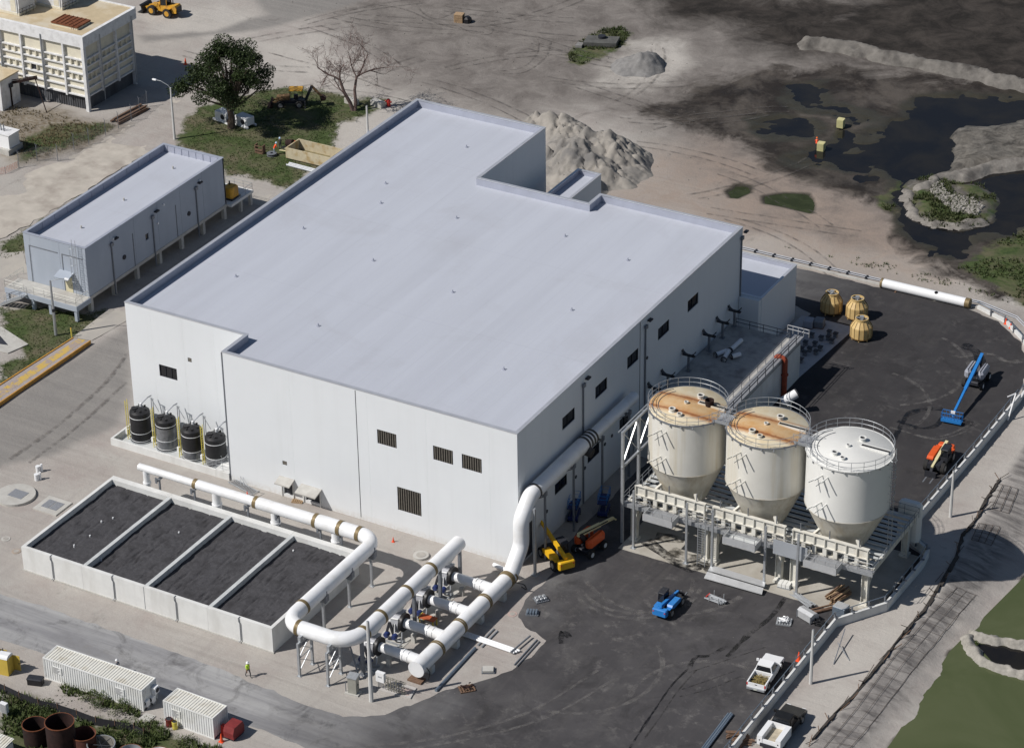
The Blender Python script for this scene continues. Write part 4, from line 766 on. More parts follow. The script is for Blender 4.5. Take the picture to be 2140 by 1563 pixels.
for y in (2.6,9.0,15.6,22.0):
    b = part('support_post', GALVD, HD, lambda m: m.box(HX+0.55,HX+0.75,y-0.1,y+0.1,0,8.0)); part('bracket', GALVD, b, lambda m: (m.box(0.03,HX+0.8,y-0.09,y+0.09,8.0,8.2), m.bar((0.1,y,7.0),(HX+0.6,y,8.0),0.1), m.box(HX+0.6,HX+0.9,y-0.12,y+0.12,8.2,8.7)))
b = part('support_post', GALV, HD, lambda m: m.box(HX+0.95,HX+1.2,-0.6,-0.35,0.04,8.3)); part('base_plate', GALV, b, lambda m: m.box(HX+0.7,HX+1.45,-0.85,-0.1,0,0.04)); part('bracket', GALV, b, lambda m: m.bar((HX+1.07,-0.47,8.2),(HX+0.2,1.2,8.35),0.16))
part('drain_hose', BLACK, HD, lambda m: m.tube([(HX+0.8,-22.4,1.6),(HX+1.25,-22.5,1.2),(HX+1.2,-22.7,0.4),(HX+0.9,-22.9,0.1)],0.06,6)); part('drain_hose', BLACK, HD, lambda m: m.tube(fillet([(HX+0.9,-4.4,1.3),(HX+1.9,-4.2,1.2),(HX+1.9,-3.7,0.2),(HX+1.0,-3.3,0.1)],0.35,5),0.06,6))
part('timber_block', WOODD, HD, lambda m: [m.box(HX-0.9,HX+0.7,-23.4+k*0.34,-23.1+k*0.34,0.0,0.22) for k in range(3)])
part('bypass_pipe', PIPEW, HD, lambda m: m.cyl((-2.2,-1.6,0.55),(HX-0.2,-2.4,0.75),0.24,n=12), 40)

# ---- four identical valve branches
def make_branch(y, label):
    t = thing('valve_branch', label, 'valve', (-4.1,y,0), 0, 'valve branches between the two header pipes')
    part('branch_pipe', PIPEW, t, lambda m: (m.tube([(0.1,0,1.62),(3.0,0,1.55)],0.52,20), m.tube([(3.0,0,1.55),(4.7,0,1.5)],0.6,20)), 40)
    part('collar', PIPEW, t, lambda m: m.cyl((2.85,0,1.55),(3.0,0,1.55),0.66,n=20), 40); part('collar', PIPEW, t, lambda m: m.cyl((3.5,0,1.54),(3.6,0,1.54),0.65,n=20), 40)
    part('valve_ring', BLACK, t, lambda m: m.cyl((-0.22,0,1.66),(0.12,0,1.66),1.0,n=24), 40)
    part('valve_body', mat('valve_grey',(0.42,0.43,0.46),0.5,0.2,var=0.08), t, lambda m: m.side([(-0.85,0.75),(0.85,0.75),(0.95,1.7),(0.8,2.45),(0.35,2.62),(-0.05,2.45),(-0.4,2.55),(-0.8,2.35),(-0.95,1.7)], -1.15, -0.24))
    part('body_lip', PIPEW, t, lambda m: (m.tube([(-1.2,0.75,2.5),(-0.2,0.75,2.62)],0.09,8), m.tube([(-1.2,-0.82,2.3),(-0.2,-0.82,2.42)],0.09,8)))
    part('inlet_elbow', PIPEW, t, lambda m: m.tube(fillet([(-0.15,0,4.2),(-0.7,0,3.3),(-1.9,0,3.0),(-1.9,0,1.66),(-1.1,0,1.66)],[0.4,0.5,0.6],5),0.5,18), 40)
    part('a_frame', DARKM, t, lambda m: (m.bar((-1.5,-1.35,0.3),(-0.95,-1.35,2.15),0.22), m.bar((-0.4,-1.35,0.3),(-0.95,-1.35,2.15),0.22)))
    for dx in (-1.25,-0.3): part('actuator', DBLUE, t, lambda m: (m.cyl((dx,-1.75,0.62),(dx,-1.25,0.72),0.3,n=14), m.cyl((dx,-1.8,0.62),(dx,-1.75,0.62),0.2,n=12)))
    part('actuator_rod', PIPEW, t, lambda m: m.cyl((-0.35,-1.45,0.7),(-0.55,-1.0,1.9),0.06,n=6)); part('conduit', GALV, t, lambda m: m.tube([(0.3,-1.0,1.1),(0.45,-1.3,0.7),(0.45,-1.5,0.35),(-0.2,-1.6,0.3)],0.07,6))
    part('skid', GALV, t, lambda m: (m.box(-1.7,0.7,-2.0,-1.88,0.1,0.26), m.box(-1.7,0.7,-1.25,-1.13,0.1,0.26), m.box(-1.6,-1.46,-2.2,-0.9,0.0,0.12), m.box(0.4,0.54,-2.2,-0.9,0.0,0.12)))
    part('pier', CONC, t, lambda m: m.box(1.2,1.65,-0.75,-0.4,0,1.0)); part('footing_slab', CONC, t, lambda m: m.box(-2.3,1.0,-2.4,1.2,-0.02,0.05))
    return t
VY = [-6.95,-11.85,-16.75,-21.6]
v0 = make_branch(VY[0], 'valve branch nearest the building, first of four')
for y, l in zip(VY[1:], ('second valve branch from the building, behind the orange work table','third valve branch from the building','valve branch farthest from the building, beside the light pole')): copy_tree(v0, (-4.1,y,0), 0, l)
wt = thing('work_table', 'small orange-topped work table standing beside the second valve', 'table', (-3.0,-13.9,0)); part('top', mat('worn_orange_top',(0.42,0.10,0.04),0.7,var=0.2,scale=3), wt, lambda m: m.box(-0.9,0.9,-0.45,0.45,0.82,0.9))
for x in (-0.8,0.8):
    for y in (-0.38,0.38): part('leg', SAFEY, wt, lambda m: m.box(x-0.06,x+0.06,y-0.06,y+0.06,0,0.82))
part('edge_board', SAFEY, wt, lambda m: (m.box(-0.95,-0.9,-0.45,0.45,0.75,1.5) if False else m.box(-0.95,-0.9,-0.5,0.5,0.72,0.98)))

# ================================================================== CHEMICAL TANKS
K0 = (-54.06,-0.03,0.9); K1 = (-41.18,-0.43,0.9)
CT = thing('containment_pad', 'white concrete spill kerb around the black tanks', 'kerb', (0,0,0)); ky = (K0[1]+K1[1])/2; kx0 = K0[0]
part('slab', CONCG, CT, lambda m: m.box(kx0+0.25,-37.5,ky+0.25,4.38,0,0.18)); part('front_kerb', CONCW, CT, lambda m: m.box(kx0,-37.5,ky,ky+0.25,0,0.9)); part('end_kerb', CONCW, CT, lambda m: m.box(kx0,kx0+0.25,ky+0.25,4.38,0,0.9))
WR = [(0.0,0.0),(0.15,0.78),(0.0,0.26),(0.02,0.32)]
def chem_tank(c, top, wrap, label):
    t = thing('chemical_tank', label, 'tank', (c[0],c[1],0.18), 0, 'black chemical tanks on the kerbed pad'); r = 1.2; h = top
    part('shell', BLACK, t, lambda m: m.lathe([(0,0.1),(r,0.1),(r,h-0.5),(r*0.97,h-0.36),(r*0.6,h-0.05),(0,h+0.05)], n=28), 35)
    part('base_ring', GALV, t, lambda m: m.lathe([(r+0.05,0.0),(r+0.05,0.14),(r+0.16,0.14),(r+0.16,0.0)], n=24))
    if wrap[1] > wrap[0]: part('plastic_wrap', STAIN, t, lambda m: m.lathe([(r+0.015,h*wrap[0]),(r+0.02,h*wrap[1])], n=28), True)
    for z in (0.25, h*0.32 if wrap[1] > 0.3 else h*0.3, h-0.95): part('strap', PVC, t, lambda m: m.lathe([(r+0.03,z),(r+0.045,z+0.045),(r+0.03,z+0.09)], n=28))
    part('manway', BLACK, t, lambda m: m.cyl((-0.45,-0.35,h-0.3),(-0.45,-0.35,h+0.12),0.36,n=16)); part('lid_ribs', BLACK, t, lambda m: [m.cyl((math.cos(a)*0.8,math.sin(a)*0.8,h-0.3),(math.cos(a)*0.8,math.sin(a)*0.8,h+0.05),0.12,n=8) for a in (0.2,1.3,2.2,4.6,5.4)])
    part('vent_cap', PVC, t, lambda m: m.cyl((-0.1,0.45,h-0.1),(-0.1,0.45,h+0.35),0.17,n=12))
    part('fill_pipe', GALVD, t, lambda m: m.tube([(0.15,0.3,h),(0.15,0.35,h+0.5),(0.5,1.0,h+1.0),(0.7,1.5,h+1.1)],0.07,6))
    part('pipe_frame', GALV, t, lambda m: (m.cyl((0.95,1.1,0),(0.95,1.1,h+1.0),0.05,n=5), m.cyl((1.2,1.1,0),(1.2,1.1,h+1.0),0.05,n=5), m.bar((0.95,1.1,h+1.0),(2.0,1.0,h-0.4),0.06), m.bar((0.7,1.2,h+1.0),(1.3,1.1,h+1.0),0.06)))
    def lad(m):
        for s in (-0.2,0.2): m.box(-1.42,-1.36,-0.6+s-0.03,-0.6+s+0.03,0,h+1.0)
        for k in range(int((h+0.8)/0.3)): m.box(-1.41,-1.37,-0.8,-0.4,0.25+k*0.3,0.29+k*0.3)
    part('ladder', SAFEY, t, lad); part('control_box', WPAINT, t, lambda m: m.cbox((-1.75,-0.4,0.75),(0.3,0.3,0.6))); return t
for (b, tp, w, l) in (((-51.5,2.34,0.18),4.15,(0,0),'plain black chemical tank at the outer end of the row'),((-47.78,2.27,0.18),4.15,(0.05,0.72),'black tank half wrapped in clear plastic, second in the row'),((-43.85,1.85,0.18),4.15,(0.05,0.3),'black tank with plastic round its foot, third in the row'),((-40.51,1.74,0.18),4.15,(0.05,0.35),'black tank tight against the building corner by the steel steps')): chem_tank(b, tp, w, l)
st = thing('kerb_steps', 'galvanised crossover steps over the white spill kerb', 'steps', (0,0,0)); q = (-39.59,-0.27)
part('landing', CONCW, st, lambda m: m.prism([(q[0]+0.2,q[1]),(q[0]+2.2,q[1]+0.3),(q[0]+2.2,q[1]+2.2),(q[0]+0.2,q[1]+2.0)],0,1.0)); part('tread_flight', GALV, st, lambda m: stair(m, q[0]-1.6, q[1]+0.9, 0.05, q[0]+0.2, 1.0, 1.0, True)); part('handrail', GALV, st, lambda m: rail(m,[(q[0]+0.3,q[1]+0.1,1.0),(q[0]+2.1,q[1]+0.3,1.0),(q[0]+2.1,q[1]+2.0,1.0)],1.05,0.9,0.025))
part('inclined_rail', GALV, st, lambda m: [m.cyl((q[0]+2.6+k*0.35,q[1]+1.6,2.4),(q[0]+4.0+k*0.35,q[1]-0.4,0.1),0.03,n=5) for k in range(2)])

# ================================================================== SILOS AND STEEL PLATFORM
def silo_roof_mat(name, rusty):
    w = NT(name); s = w.t.nodes.new('ShaderNodeSeparateXYZ'); w.L(w.pos, s.inputs[0]); n1 = w.noise(0.7,7,0.65); n2 = w.noise(3.0,5,0.7)
    c = w.mix(w.rng(n1,0.35,0.7), (0.60,0.50,0.33), (0.67,0.61,0.47)) if rusty else w.mix(w.rng(n1,0.4,0.7), (0.70,0.70,0.67), (0.66,0.66,0.63))
    if rusty:
        y = w.math('ADD', s.outputs[1], w.math('MULTIPLY', w.math('SUBTRACT', n2, 0.5), 0.5))
        def line(yc, half): return w.rng(w.math('ABSOLUTE', w.math('SUBTRACT', y, yc)), half, 0.0)
        band = w.rng(w.math('ABSOLUTE', w.math('SUBTRACT', y, 14.3)), 2.0, 1.4)
        c = w.mix(w.math('MULTIPLY', band, w.rng(n1,0.3,0.65,0.35,0.9)), c, (0.50,0.27,0.085))
        for yc in (12.9,15.75):
            c = w.mix(w.math('MULTIPLY', line(yc,0.9), w.rng(n1,0.3,0.55,0.35,0.95)), c, (0.40,0.165,0.05)); c = w.mix(w.math('MULTIPLY', line(yc,0.28), 0.85), c, (0.20,0.07,0.025))
    w.L(c, w.b.inputs['Base Color']); w.b.inputs['Roughness'].default_value = 0.6; return w.m
SR1 = silo_roof_mat('rust_stained_silo_roof', True); SR2 = silo_roof_mat('clean_silo_roof', False)
SYC = 14.5; ST = 16.0; SB = 9.75
def make_silo(x, r, label, rusty):
    t = thing('silo', label, 'silo', (x,SYC,0), 0, 'white storage silos on the steel platform'); wm = SILOW if rusty else SILON
    part('shell', wm, t, lambda m: m.lathe([(r,SB),(r,ST)], n=64), True); part('cone', SILOC, t, lambda m: m.lathe([(2.3,5.2),(r-0.01,SB-0.01)], n=64), True)
    part('roof', SR1 if rusty else SR2, t, lambda m: m.lathe([(r+0.02,ST-0.02),(r-0.05,ST+0.06),(0.01,ST+0.28)], n=64), True)
    part('rim', GALVD if rusty else wm, t, lambda m: m.lathe([(r+0.14,ST-0.05),(r+0.14,ST+0.03),(r-0.02,ST+0.03),(r-0.02,ST-0.05),(r+0.14,ST-0.05)], n=64)) 
    part('belt', SILOC, t, lambda m: m.lathe([(r+0.02,SB-0.08),(r+0.05,SB),(r+0.02,SB+0.06)], n=64))
    def rl(m):
        n = 22
        for k in range(n): a = 2*PI*k/n; m.cyl((math.cos(a)*(r+0.08),math.sin(a)*(r+0.08),ST-0.05),(math.cos(a)*(r+0.08),math.sin(a)*(r+0.08),ST+1.1),0.028,n=4)
        for z in (0.55,1.1): m.tube([(math.cos(2*PI*k/56)*(r+0.08),math.sin(2*PI*k/56)*(r+0.08),ST+z) for k in range(57)],0.028,5)
        for k in range(n): a = 2*PI*(k+0.5)/n; m.box(math.cos(a)*(r+0.1)-0.06,math.cos(a)*(r+0.1)+0.06,math.sin(a)*(r+0.1)-0.06,math.sin(a)*(r+0.1)+0.06,ST-0.3,ST-0.05)
    part('guard_rail', GALV, t, rl)
    part('roof_cable', GALVD, t, lambda m: [m.tube([(math.cos(a)*q,math.sin(a)*q,ST+0.1+(r-q)*0.05) for a in [PI*0.78+i*PI*0.62/14 for i in range(15)]],0.03,4) for q in (r*0.76,r*0.9)])
    for px, py, rr, hh in ((0.55,1.9,0.33,0.4),(-0.9,-2.0,0.3,0.35),(0.2,-2.45,0.25,0.25),(-0.25,0.05,0.2,0.3)):
        b = part('nozzle', wm, t, lambda m: m.lathe([(rr*1.35,0),(rr*1.35,0.06),(rr,0.06),(rr,hh),(rr*1.25,hh),(rr*1.25,hh+0.08),(rr*0.8,hh+0.08),(rr*0.8,0.1)], (px,py,ST+0.12), 18)); part('opening', BLACK, b, lambda m: m.cyl((px,py,ST+0.13),(px,py,ST+0.12+hh),rr*0.78,n=16))
    o = part('roof_slot', wm, t, lambda m: (m.box(0.9,4.0,0.62,0.7,ST+0.02,ST+0.36), m.box(0.9,4.0,1.12,1.2,ST+0.02,ST+0.36), m.box(0.82,0.9,0.62,1.2,ST+0.02,ST+0.36))); part('slot_gap', BLACK, o, lambda m: m.box(0.92,3.95,0.71,1.11,ST+0.02,ST+0.30))
    # bracket stubs welded on the front of the shell, long shadows fall from them
    for z in (14.35,11.1):
        for dx, dz in ((-1.75,-0.1),(-1.15,0.5),(-0.5,0.5),(-1.0,-0.1)):
            a = math.asin(dx/r) - PI/2; cx, cy = math.cos(a)*r, math.sin(a)*r
            part('bracket', wm, t, lambda m: m.bar((cx*0.99,cy*0.99,z+dz),(cx*1.3,cy*1.3,z+dz),0.10,0.12))
    for a in (-2.6,-0.5,0.8,2.4): part('support_leg', CREAMS, t, lambda m: m.bar((math.cos(a)*2.3,math.sin(a)*2.3,5.15),(math.cos(a)*3.0,math.sin(a)*3.0,7.9),0.4))
    return t
s1 = make_silo(12.7, 4.2, 'cream silo with rust-stained roof nearest the building', True)
s2 = make_silo(22.05, 4.33, 'cream silo with rust-stained roof in the middle of three', True)
s3 = make_silo(31.4, 4.48, 'clean white silo with unstained roof at the outer end', False)
part('access_ladder', GALV, s3, lambda m: ([m.cyl((4.52+dx,0.35,5.1),(4.52+dx,0.35,ST+1.3),0.035,n=5) for dx in (0.05,0.45)], [m.cyl((4.57,0.35,5.4+k*0.33),(4.97,0.35,5.4+k*0.33),0.02,n=4) for k in range(34)], [m.tube([(4.77+0.38*math.cos(a),0.35+0.4*math.sin(a)-0.2,8+k*1.0) for a in [i*2*PI/9 for i in range(10)]],0.02,4) for k in range(9)]))
part('ash_drum', RUSTD, s1, lambda m: m.lathe([(0.45,0),(0.5,0.75),(0.44,0.75),(0.42,0.2)], (2.05,0.95,ST+0.12), 18))

PF = thing('silo_platform', 'cream and galvanised steel platform carrying the three silos', 'platform', (0,0,0)); DZ = 5.0
def deck_strip(x0, x1, y0, y1, name='deck_plate', m=None):
    return part(name, m or GRATE, PF, lambda q: q.box(x0,x1,y0,y1,DZ-0.1,DZ))
# open joist deck: bars with gaps between the silos
for k in range(12):
    y = 11.4+k*0.88
    part('deck_joist', CONCG, PF, lambda m: m.box(7.6,36.2,y,y+0.42,DZ-0.02,DZ+0.10))
for x in (7.6,12.7,17.3,22.05,26.7,31.4,36.1): part('cross_girder', CREAMS, PF, lambda m: m.box(x-0.15,x+0.15,10.6,22.0,DZ-0.65,DZ-0.03))
for y in (10.75,21.9): part('edge_girder', CREAMS, PF, lambda m: m.box(7.4,36.3,y-0.14,y+0.14,DZ-0.7,DZ-0.035))
# plate girders in front of each silo
for gx0, gx1 in ((8.5,16.93),(17.78,26.27),(27.06,35.7)):
    gq = part('plate_girder', CREAMS, PF, lambda m: (m.box(gx0,gx1,10.55,10.60,6.05,7.1), m.box(gx0,gx1,10.35,10.8,7.1,7.18), m.box(gx0,gx1,10.35,10.8,5.97,6.05)))
    n = 7
    for k in range(n+1):
        x = gx0+0.1+(gx1-gx0-0.2)*k/n; part('stiffener', CREAMS, gq, lambda m: m.box(x-0.05,x+0.05,10.36,10.55,6.05,7.1))
        if 0 < k < n: part('stub', CREAMS, gq, lambda m: m.box(x-0.22,x+0.22,10.42,10.7,DZ,5.97))
    for f in (0.1,0.48,0.87): part('lifting_pin', GALVD, gq, lambda m: m.cyl((gx0+(gx1-gx0)*f,10.6,7.18),(gx0+(gx1-gx0)*f,10.6,8.1),0.07,n=6))
    part('end_post', CREAMS, gq, lambda m: m.box(gx1-0.16,gx1,10.35,10.78,DZ,5.97)); part('end_post', CREAMS, gq, lambda m: m.box(gx0,gx0+0.16,10.35,10.78,DZ,5.97))
    part('hopper_strut', CREAMS, PF, lambda m: m.bar((gx0+1.5,11.0,6.0),(gx0+2.6,12.2,7.2),0.3)); part('hopper_box', CREAMS, PF, lambda m: m.box(gx0+0.3,gx0+2.4,11.3,12.3,5.12,6.1)); part('hopper_strut', CREAMS, PF, lambda m: m.bar((gx1-1.0,11.0,6.2),(gx1-2.0,12.0,7.0),0.25))
# front walkway with projecting balconies
deck_strip(7.4,36.55,9.75,10.3,'walkway'); part('walkway_fascia', GALV, PF, lambda m: m.box(7.4,36.55,9.7,9.745,DZ-0.45,DZ+0.02))
part('handrail', GALV, PF, lambda m: rail(m,[(7.42,20.5,DZ),(7.42,9.78,DZ),(10.7,9.78,DZ)],1.05,1.5,0.03))
part('handrail', GALV, PF, lambda m: rail(m,[(14.2,9.78,DZ),(20.2,9.78,DZ)],1.05,1.5,0.03)); part('handrail', GALV, PF, lambda m: rail(m,[(23.9,9.78,DZ),(29.4,9.78,DZ)],1.05,1.5,0.03)); part('handrail', GALV, PF, lambda m: rail(m,[(33.1,9.78,DZ),(36.5,9.78,DZ),(36.5,20.5,DZ)],1.05,1.5,0.03))
BALC = mat('galvanised_kick_plate',(0.60,0.61,0.62),0.4,0.4,var=0.08)
for a, b in ((10.75,14.15),(20.2,23.85),(29.5,33.1)):
    bd = part('balcony', CONCG if a < 28 and a > 18 else GRATE, PF, lambda m: m.box(a,b,8.1,9.69,DZ-0.1,DZ-0.01)); part('kick_plate', BALC, bd, lambda m: (m.box(a,b,8.02,8.09,DZ-0.35,DZ+0.5), m.box(b+0.002,b+0.06,8.02,9.69,DZ-0.35,DZ+0.45), m.box(a-0.06,a-0.002,8.02,9.69,DZ-0.35,DZ+0.45)))
    part('handrail', GALV, bd, lambda m: rail(m,[(a,9.7,DZ),(a,8.06,DZ),(b,8.06,DZ),(b,9.7,DZ)],1.05,1.1,0.03))
part('cladding_sheet', mat('pale_cladding',(0.50,0.53,0.57),0.4,0.4,var=0.06), PF, lambda m: m.box(25.3,29.2,9.60,9.66,DZ-0.9,DZ+0.9))
# tall thin posts in front, heavy cream legs behind
for x, z in ((9.05,7.3),(15.4,7.6),(18.45,7.7),(24.6,7.5),(28.35,7.7)):
    b = part('front_post', GALV, PF, lambda m: m.box(x-0.11,x+0.11,9.05,9.27,0.06,z)); part('base_plate', GALV, b, lambda m: m.box(x-0.3,x+0.3,8.86,9.46,0.02,0.06))
for x in (8.4,16.9,18.0,25.6,27.3,35.4):
    for y in (10.75,21.7):
        b = part('leg', CREAMS, PF, lambda m: (m.box(x-0.32,x+0.32,y-0.06,y+0.06,0.6,DZ-0.71), m.box(x-0.36,x-0.28,y-0.28,y+0.28,0.6,DZ-0.71), m.box(x+0.28,x+0.36,y-0.28,y+0.28,0.6,DZ-0.71)))
        part('foot', CREAMS, b, lambda m: (m.side([(y-0.35,0.3),(y+0.35,0.3),(y+0.2,0.6),(y-0.2,0.6)],x-0.36,x+0.36), m.box(x-0.5,x+0.5,y-0.5,y+0.5,0.02,0.3)))
    part('brace', CREAMS, PF, lambda m: m.bar((x,10.9,1.2),(x,13.6,DZ-0.7),0.2))
part('access_ladder', GALV, PF, lambda m: ([m.cyl((x,9.45,0.05),(x,9.45,DZ+1.0),0.05,n=5) for x in (16.6,17.5)], [m.cyl((16.6,9.45,0.3+k*0.3),(17.5,9.45,0.3+k*0.3),0.03,n=4) for k in range(16)]))
part('end_guard', GALVD, PF, lambda m: rail(m,[(36.6,18.0,DZ),(36.6,22.0,DZ),(30,22.0,DZ)],1.2,1.5,0.03))
part('wind_wall', SILON, PF, lambda m: (m.box(33.2,33.35,20.4,24.0,DZ-0.2,DZ+3.0) if False else m.rbox(34.0,36.6,22.3,23.4,DZ-3.5,DZ+1.2,0.3)))
# braced steel tower at the building end
TW = thing('stair_tower', 'braced galvanised steel frame beside the silo nearest the building', 'steel frame', (0,0,0)); tz = 14.0
for y in (9.5,13.25,17.0):
    for x in (7.5,): part('post', GALV, TW, lambda m: m.box(x-0.14,x+0.14,y-0.14,y+0.14,0.05,tz)); 
for z in (tz-0.1,9.6): part('rail_beam', GALV, TW, lambda m: m.bar((7.5,9.3,z),(7.5,17.2,z),0.22))
part('top_beam', GALV, TW, lambda m: m.bar((7.15,9.2,tz),(7.15,17.2,tz),0.12))
for a, b in ((9.5,13.25),(13.25,17.0)):
    part('brace', BALC, TW, lambda m: m.bar((7.42,a,9.7),(7.42,b,tz-0.2),0.14)); part('brace', GALV, TW, lambda m: m.bar((7.58,a,tz-0.2),(7.58,b,9.7),0.08))
for y in (11.4,15.1): part('tie', GALV, TW, lambda m: m.bar((7.15,y-1.0,tz),(7.5,y,tz-0.1),0.08))
# small bridge plates between silos at roof level
for x, l in ((17.4,'grey gangway bridging the two rust-stained silos'),(26.75,'grey gangway bridging to the clean white silo')):
    gwy = thing('gangway', l, 'gangway', (x,13.6,ST), 0, 'gangways between silo roofs'); part('deck', GRATE, gwy, lambda m: m.box(-0.75,0.75,-0.9,0.7,0.0,0.1))
    [(part('handrail', GALV, gwy, lambda m: rail(m,[(-1.0,y,0.1),(1.0,y,0.1)],1.1,0.7,0.03)), part('toe_board', GALV, gwy, lambda m: m.box(-0.9,0.9,y-0.02,y+0.02,0.1,0.45))) for y in (0.75,-0.95)]
# yard clutter in front of the silos
rp = thing('steel_ramp_plate', 'pale folded steel ramp plate lying in front of the middle silo', 'plate', (0,0,0)); r0 = (18.32,9.32); r1 = (24.8,9.19); r2 = (25.25,7.28); r3 = (18.54,7.15)
part('upper_leaf', BALC, rp, lambda m: (lambda i: [m.face(i,i+1,i+2,i+3), m.face(i+7,i+6,i+5,i+4)]+[m.face(i+k,i+4+k,i+4+(k+1)%4,i+(k+1)%4) for k in range(4)])(m.p(*[(r0[0],r0[1],0.62),(r1[0],r1[1],0.62),((r1[0]+r2[0])/2,(r1[1]+r2[1])/2+0.1,0.55),((r0[0]+r3[0])/2,(r0[1]+r3[1])/2+0.1,0.55)]+[(r0[0],r0[1],0.54),(r1[0],r1[1],0.54),((r1[0]+r2[0])/2,(r1[1]+r2[1])/2+0.1,0.47),((r0[0]+r3[0])/2,(r0[1]+r3[1])/2+0.1,0.47)])))
part('lower_leaf', BALC, rp, lambda m: (lambda i: [m.face(i,i+1,i+2,i+3), m.face(i+7,i+6,i+5,i+4)]+[m.face(i+k,i+4+k,i+4+(k+1)%4,i+(k+1)%4) for k in range(4)])(m.p(*[((r0[0]+r3[0])/2,(r0[1]+r3[1])/2-0.1,0.5),((r1[0]+r2[0])/2,(r1[1]+r2[1])/2-0.1,0.5),(r2[0],r2[1],0.3),(r3[0],r3[1],0.3)]+[((r0[0]+r3[0])/2,(r0[1]+r3[1])/2-0.1,0.42),((r1[0]+r2[0])/2,(r1[1]+r2[1])/2-0.1,0.42),(r2[0],r2[1],0.22),(r3[0],r3[1],0.22)])))
for q in (0.12,0.5,0.88):
    x = r0[0]+(r1[0]-r0[0])*q; y = r0[1]+(r1[1]-r0[1])*q; part('trestle', GALVD, rp, lambda m: (m.box(x-0.05,x+0.05,y-0.9,y-0.2,0.0,0.28), m.box(x-0.05,x+0.05,y-0.5,y-0.1,0.28,0.42)))

# ================================================================== WET WELL BLOCK BEHIND THE SILOS
WW = thing('wet_well', 'tall concrete wet well with dusty deck behind the silos', 'wet well', (0,0,0)); wy0, wy1, wx1, wz = 26.5, 51.6, 9.4, 5.0
part('side_wall', CONCW, WW, lambda m: m.box(0.1,wx1,wy1-0.4,wy1,0,wz-0.4)); part('outer_wall', CONCW, WW, lambda m: m.box(wx1-0.4,wx1,wy0+0.4,wy1-0.4,0,wz-0.4)); part('near_wall', CONCW, WW, lambda m: m.box(0.1,wx1,wy0,wy0+0.4,0,wz-0.4))
part('deck', mat('dusty_deck_concrete',(0.40,0.39,0.37),0.9,var=0.15,scale=0.6,col2=(0.24,0.23,0.22),s2=0.5,bump=0.2), WW, lambda m: m.box(0.1,wx1,wy0,wy1,wz-0.4,wz))
part('catwalk', GRATE, WW, lambda m: m.box(8.35,9.5,wy0,wy1+0.6,wz+0.25,wz+0.33)); part('catwalk_kerb', CONCG, WW, lambda m: (m.box(8.3,8.45,wy0,wy1,wz,wz+0.25), m.box(9.3,9.44,wy0,wy1,wz,wz+0.25)))
part('handrail', DARKM, WW, lambda m: rail(m,[(9.5,wy0,wz+0.33),(9.5,wy1+0.6,wz+0.33)],1.05,2.2,0.045)); part('handrail', GALVD, WW, lambda m: rail(m,[(8.35,wy0,wz+0.33),(8.35,wy1-1,wz+0.33)],1.05,2.2,0.035))
part('end_rail', BALC, WW, lambda m: rail(m,[(7.4,wy1+0.6,wz+0.33),(10.2,wy1+0.6,wz+0.33)],1.05,0.7,0.05)); part('handrail', DARKM, WW, lambda m: rail(m,[(1.0,wy1-0.2,wz),(8.2,wy1-0.2,wz)],1.05,1.6,0.04))
cr0 = None
for i, y in enumerate((30.1,33.5,38.85,44.3,47.95,51.2)):
    l = 'steel pipe cradle on a post by the shaded wall, %s from the silos' % ('first','second','third','fourth','fifth','last')[i]
    if cr0 is None:
        cr0 = thing('pipe_cradle', l, 'pipe support', (0.85,y,wz), 0, 'pipe cradles along the shaded wall')
        part('post', GALVD, cr0, lambda m: m.box(-0.12,0.12,-0.12,0.12,0,2.0)); part('base_plate', GALVD, cr0, lambda m: m.box(-0.3,0.3,-0.3,0.3,0,0.05)); part('cross_arm', DARKM, cr0, lambda m: m.box(-0.75,0.8,-0.16,0.16,2.0,2.2))
        part('saddle', DARKM, cr0, lambda m: m.lathe([(0.95,-0.2),(0.95,0.2),(0.86,0.2),(0.86,-0.2),(0.95,-0.2)], (0,0,0), 14, PI*1.12, PI*1.88)); sdl = cr0.children[-1]; sdl.rotation_euler = (rad(90),0,0); sdl.location = (0,0,3.0)
    else: copy_tree(cr0, (0.85,y,wz), 0, l)
for i, (a, b) in enumerate((((3.22,45.02,5.3),(3.31,47.99,5.3)),((2.14,43.26,5.3),(2.88,44.84,5.3)),((3.53,42.7,5.3),(3.12,44.97,5.3)),((3.98,43.72,5.3),(4.67,44.87,5.3)))):
    d = thing('pipe_spool', ('longest white pipe spool lying on the dusty deck','white pipe spool with dark end nearest the wall on the deck','white pipe spool pointing at the silos on the deck','bent white pipe spool nearest the catwalk on the deck')[i], 'pipe', (0,0,0), 0, 'loose pipe spools on the deck')
    part('pipe', PVC, d, lambda m: m.tube([(a[0],a[1],wz+0.3),(b[0],b[1],wz+0.3)],0.28,14), 40); part('flange', DARKM, d, lambda m: m.cyl((a[0],a[1],wz+0.3),(a[0]+(b[0]-a[0])*0.07,a[1]+(b[1]-a[1])*0.07,wz+0.3),0.36,n=14))
gn = thing('red_gooseneck', 'rusty red gooseneck pipe against the concrete wet well wall', 'pipe', (0,0,0)); gq = (9.74,46.5)
part('riser', mat('red_primer',(0.33,0.07,0.035),0.6,var=0.2,scale=2), gn, lambda m: m.tube(fillet([(gq[0],gq[1],0),(gq[0],gq[1],5.1),(gq[0]-0.9,gq[1]-0.3,5.6),(gq[0]-1.1,gq[1]-0.4,4.9)],0.35,5),0.32,12), 40); part('flange', MATS['red_primer'], gn, lambda m: m.cyl((gq[0],gq[1],3.0),(gq[0],gq[1],3.15),0.45,n=14))
sp = thing('white_stub_pipe', 'white capped pipe stub standing behind the middle silo', 'pipe', (0,0,0)); q = (12.47,43.9)
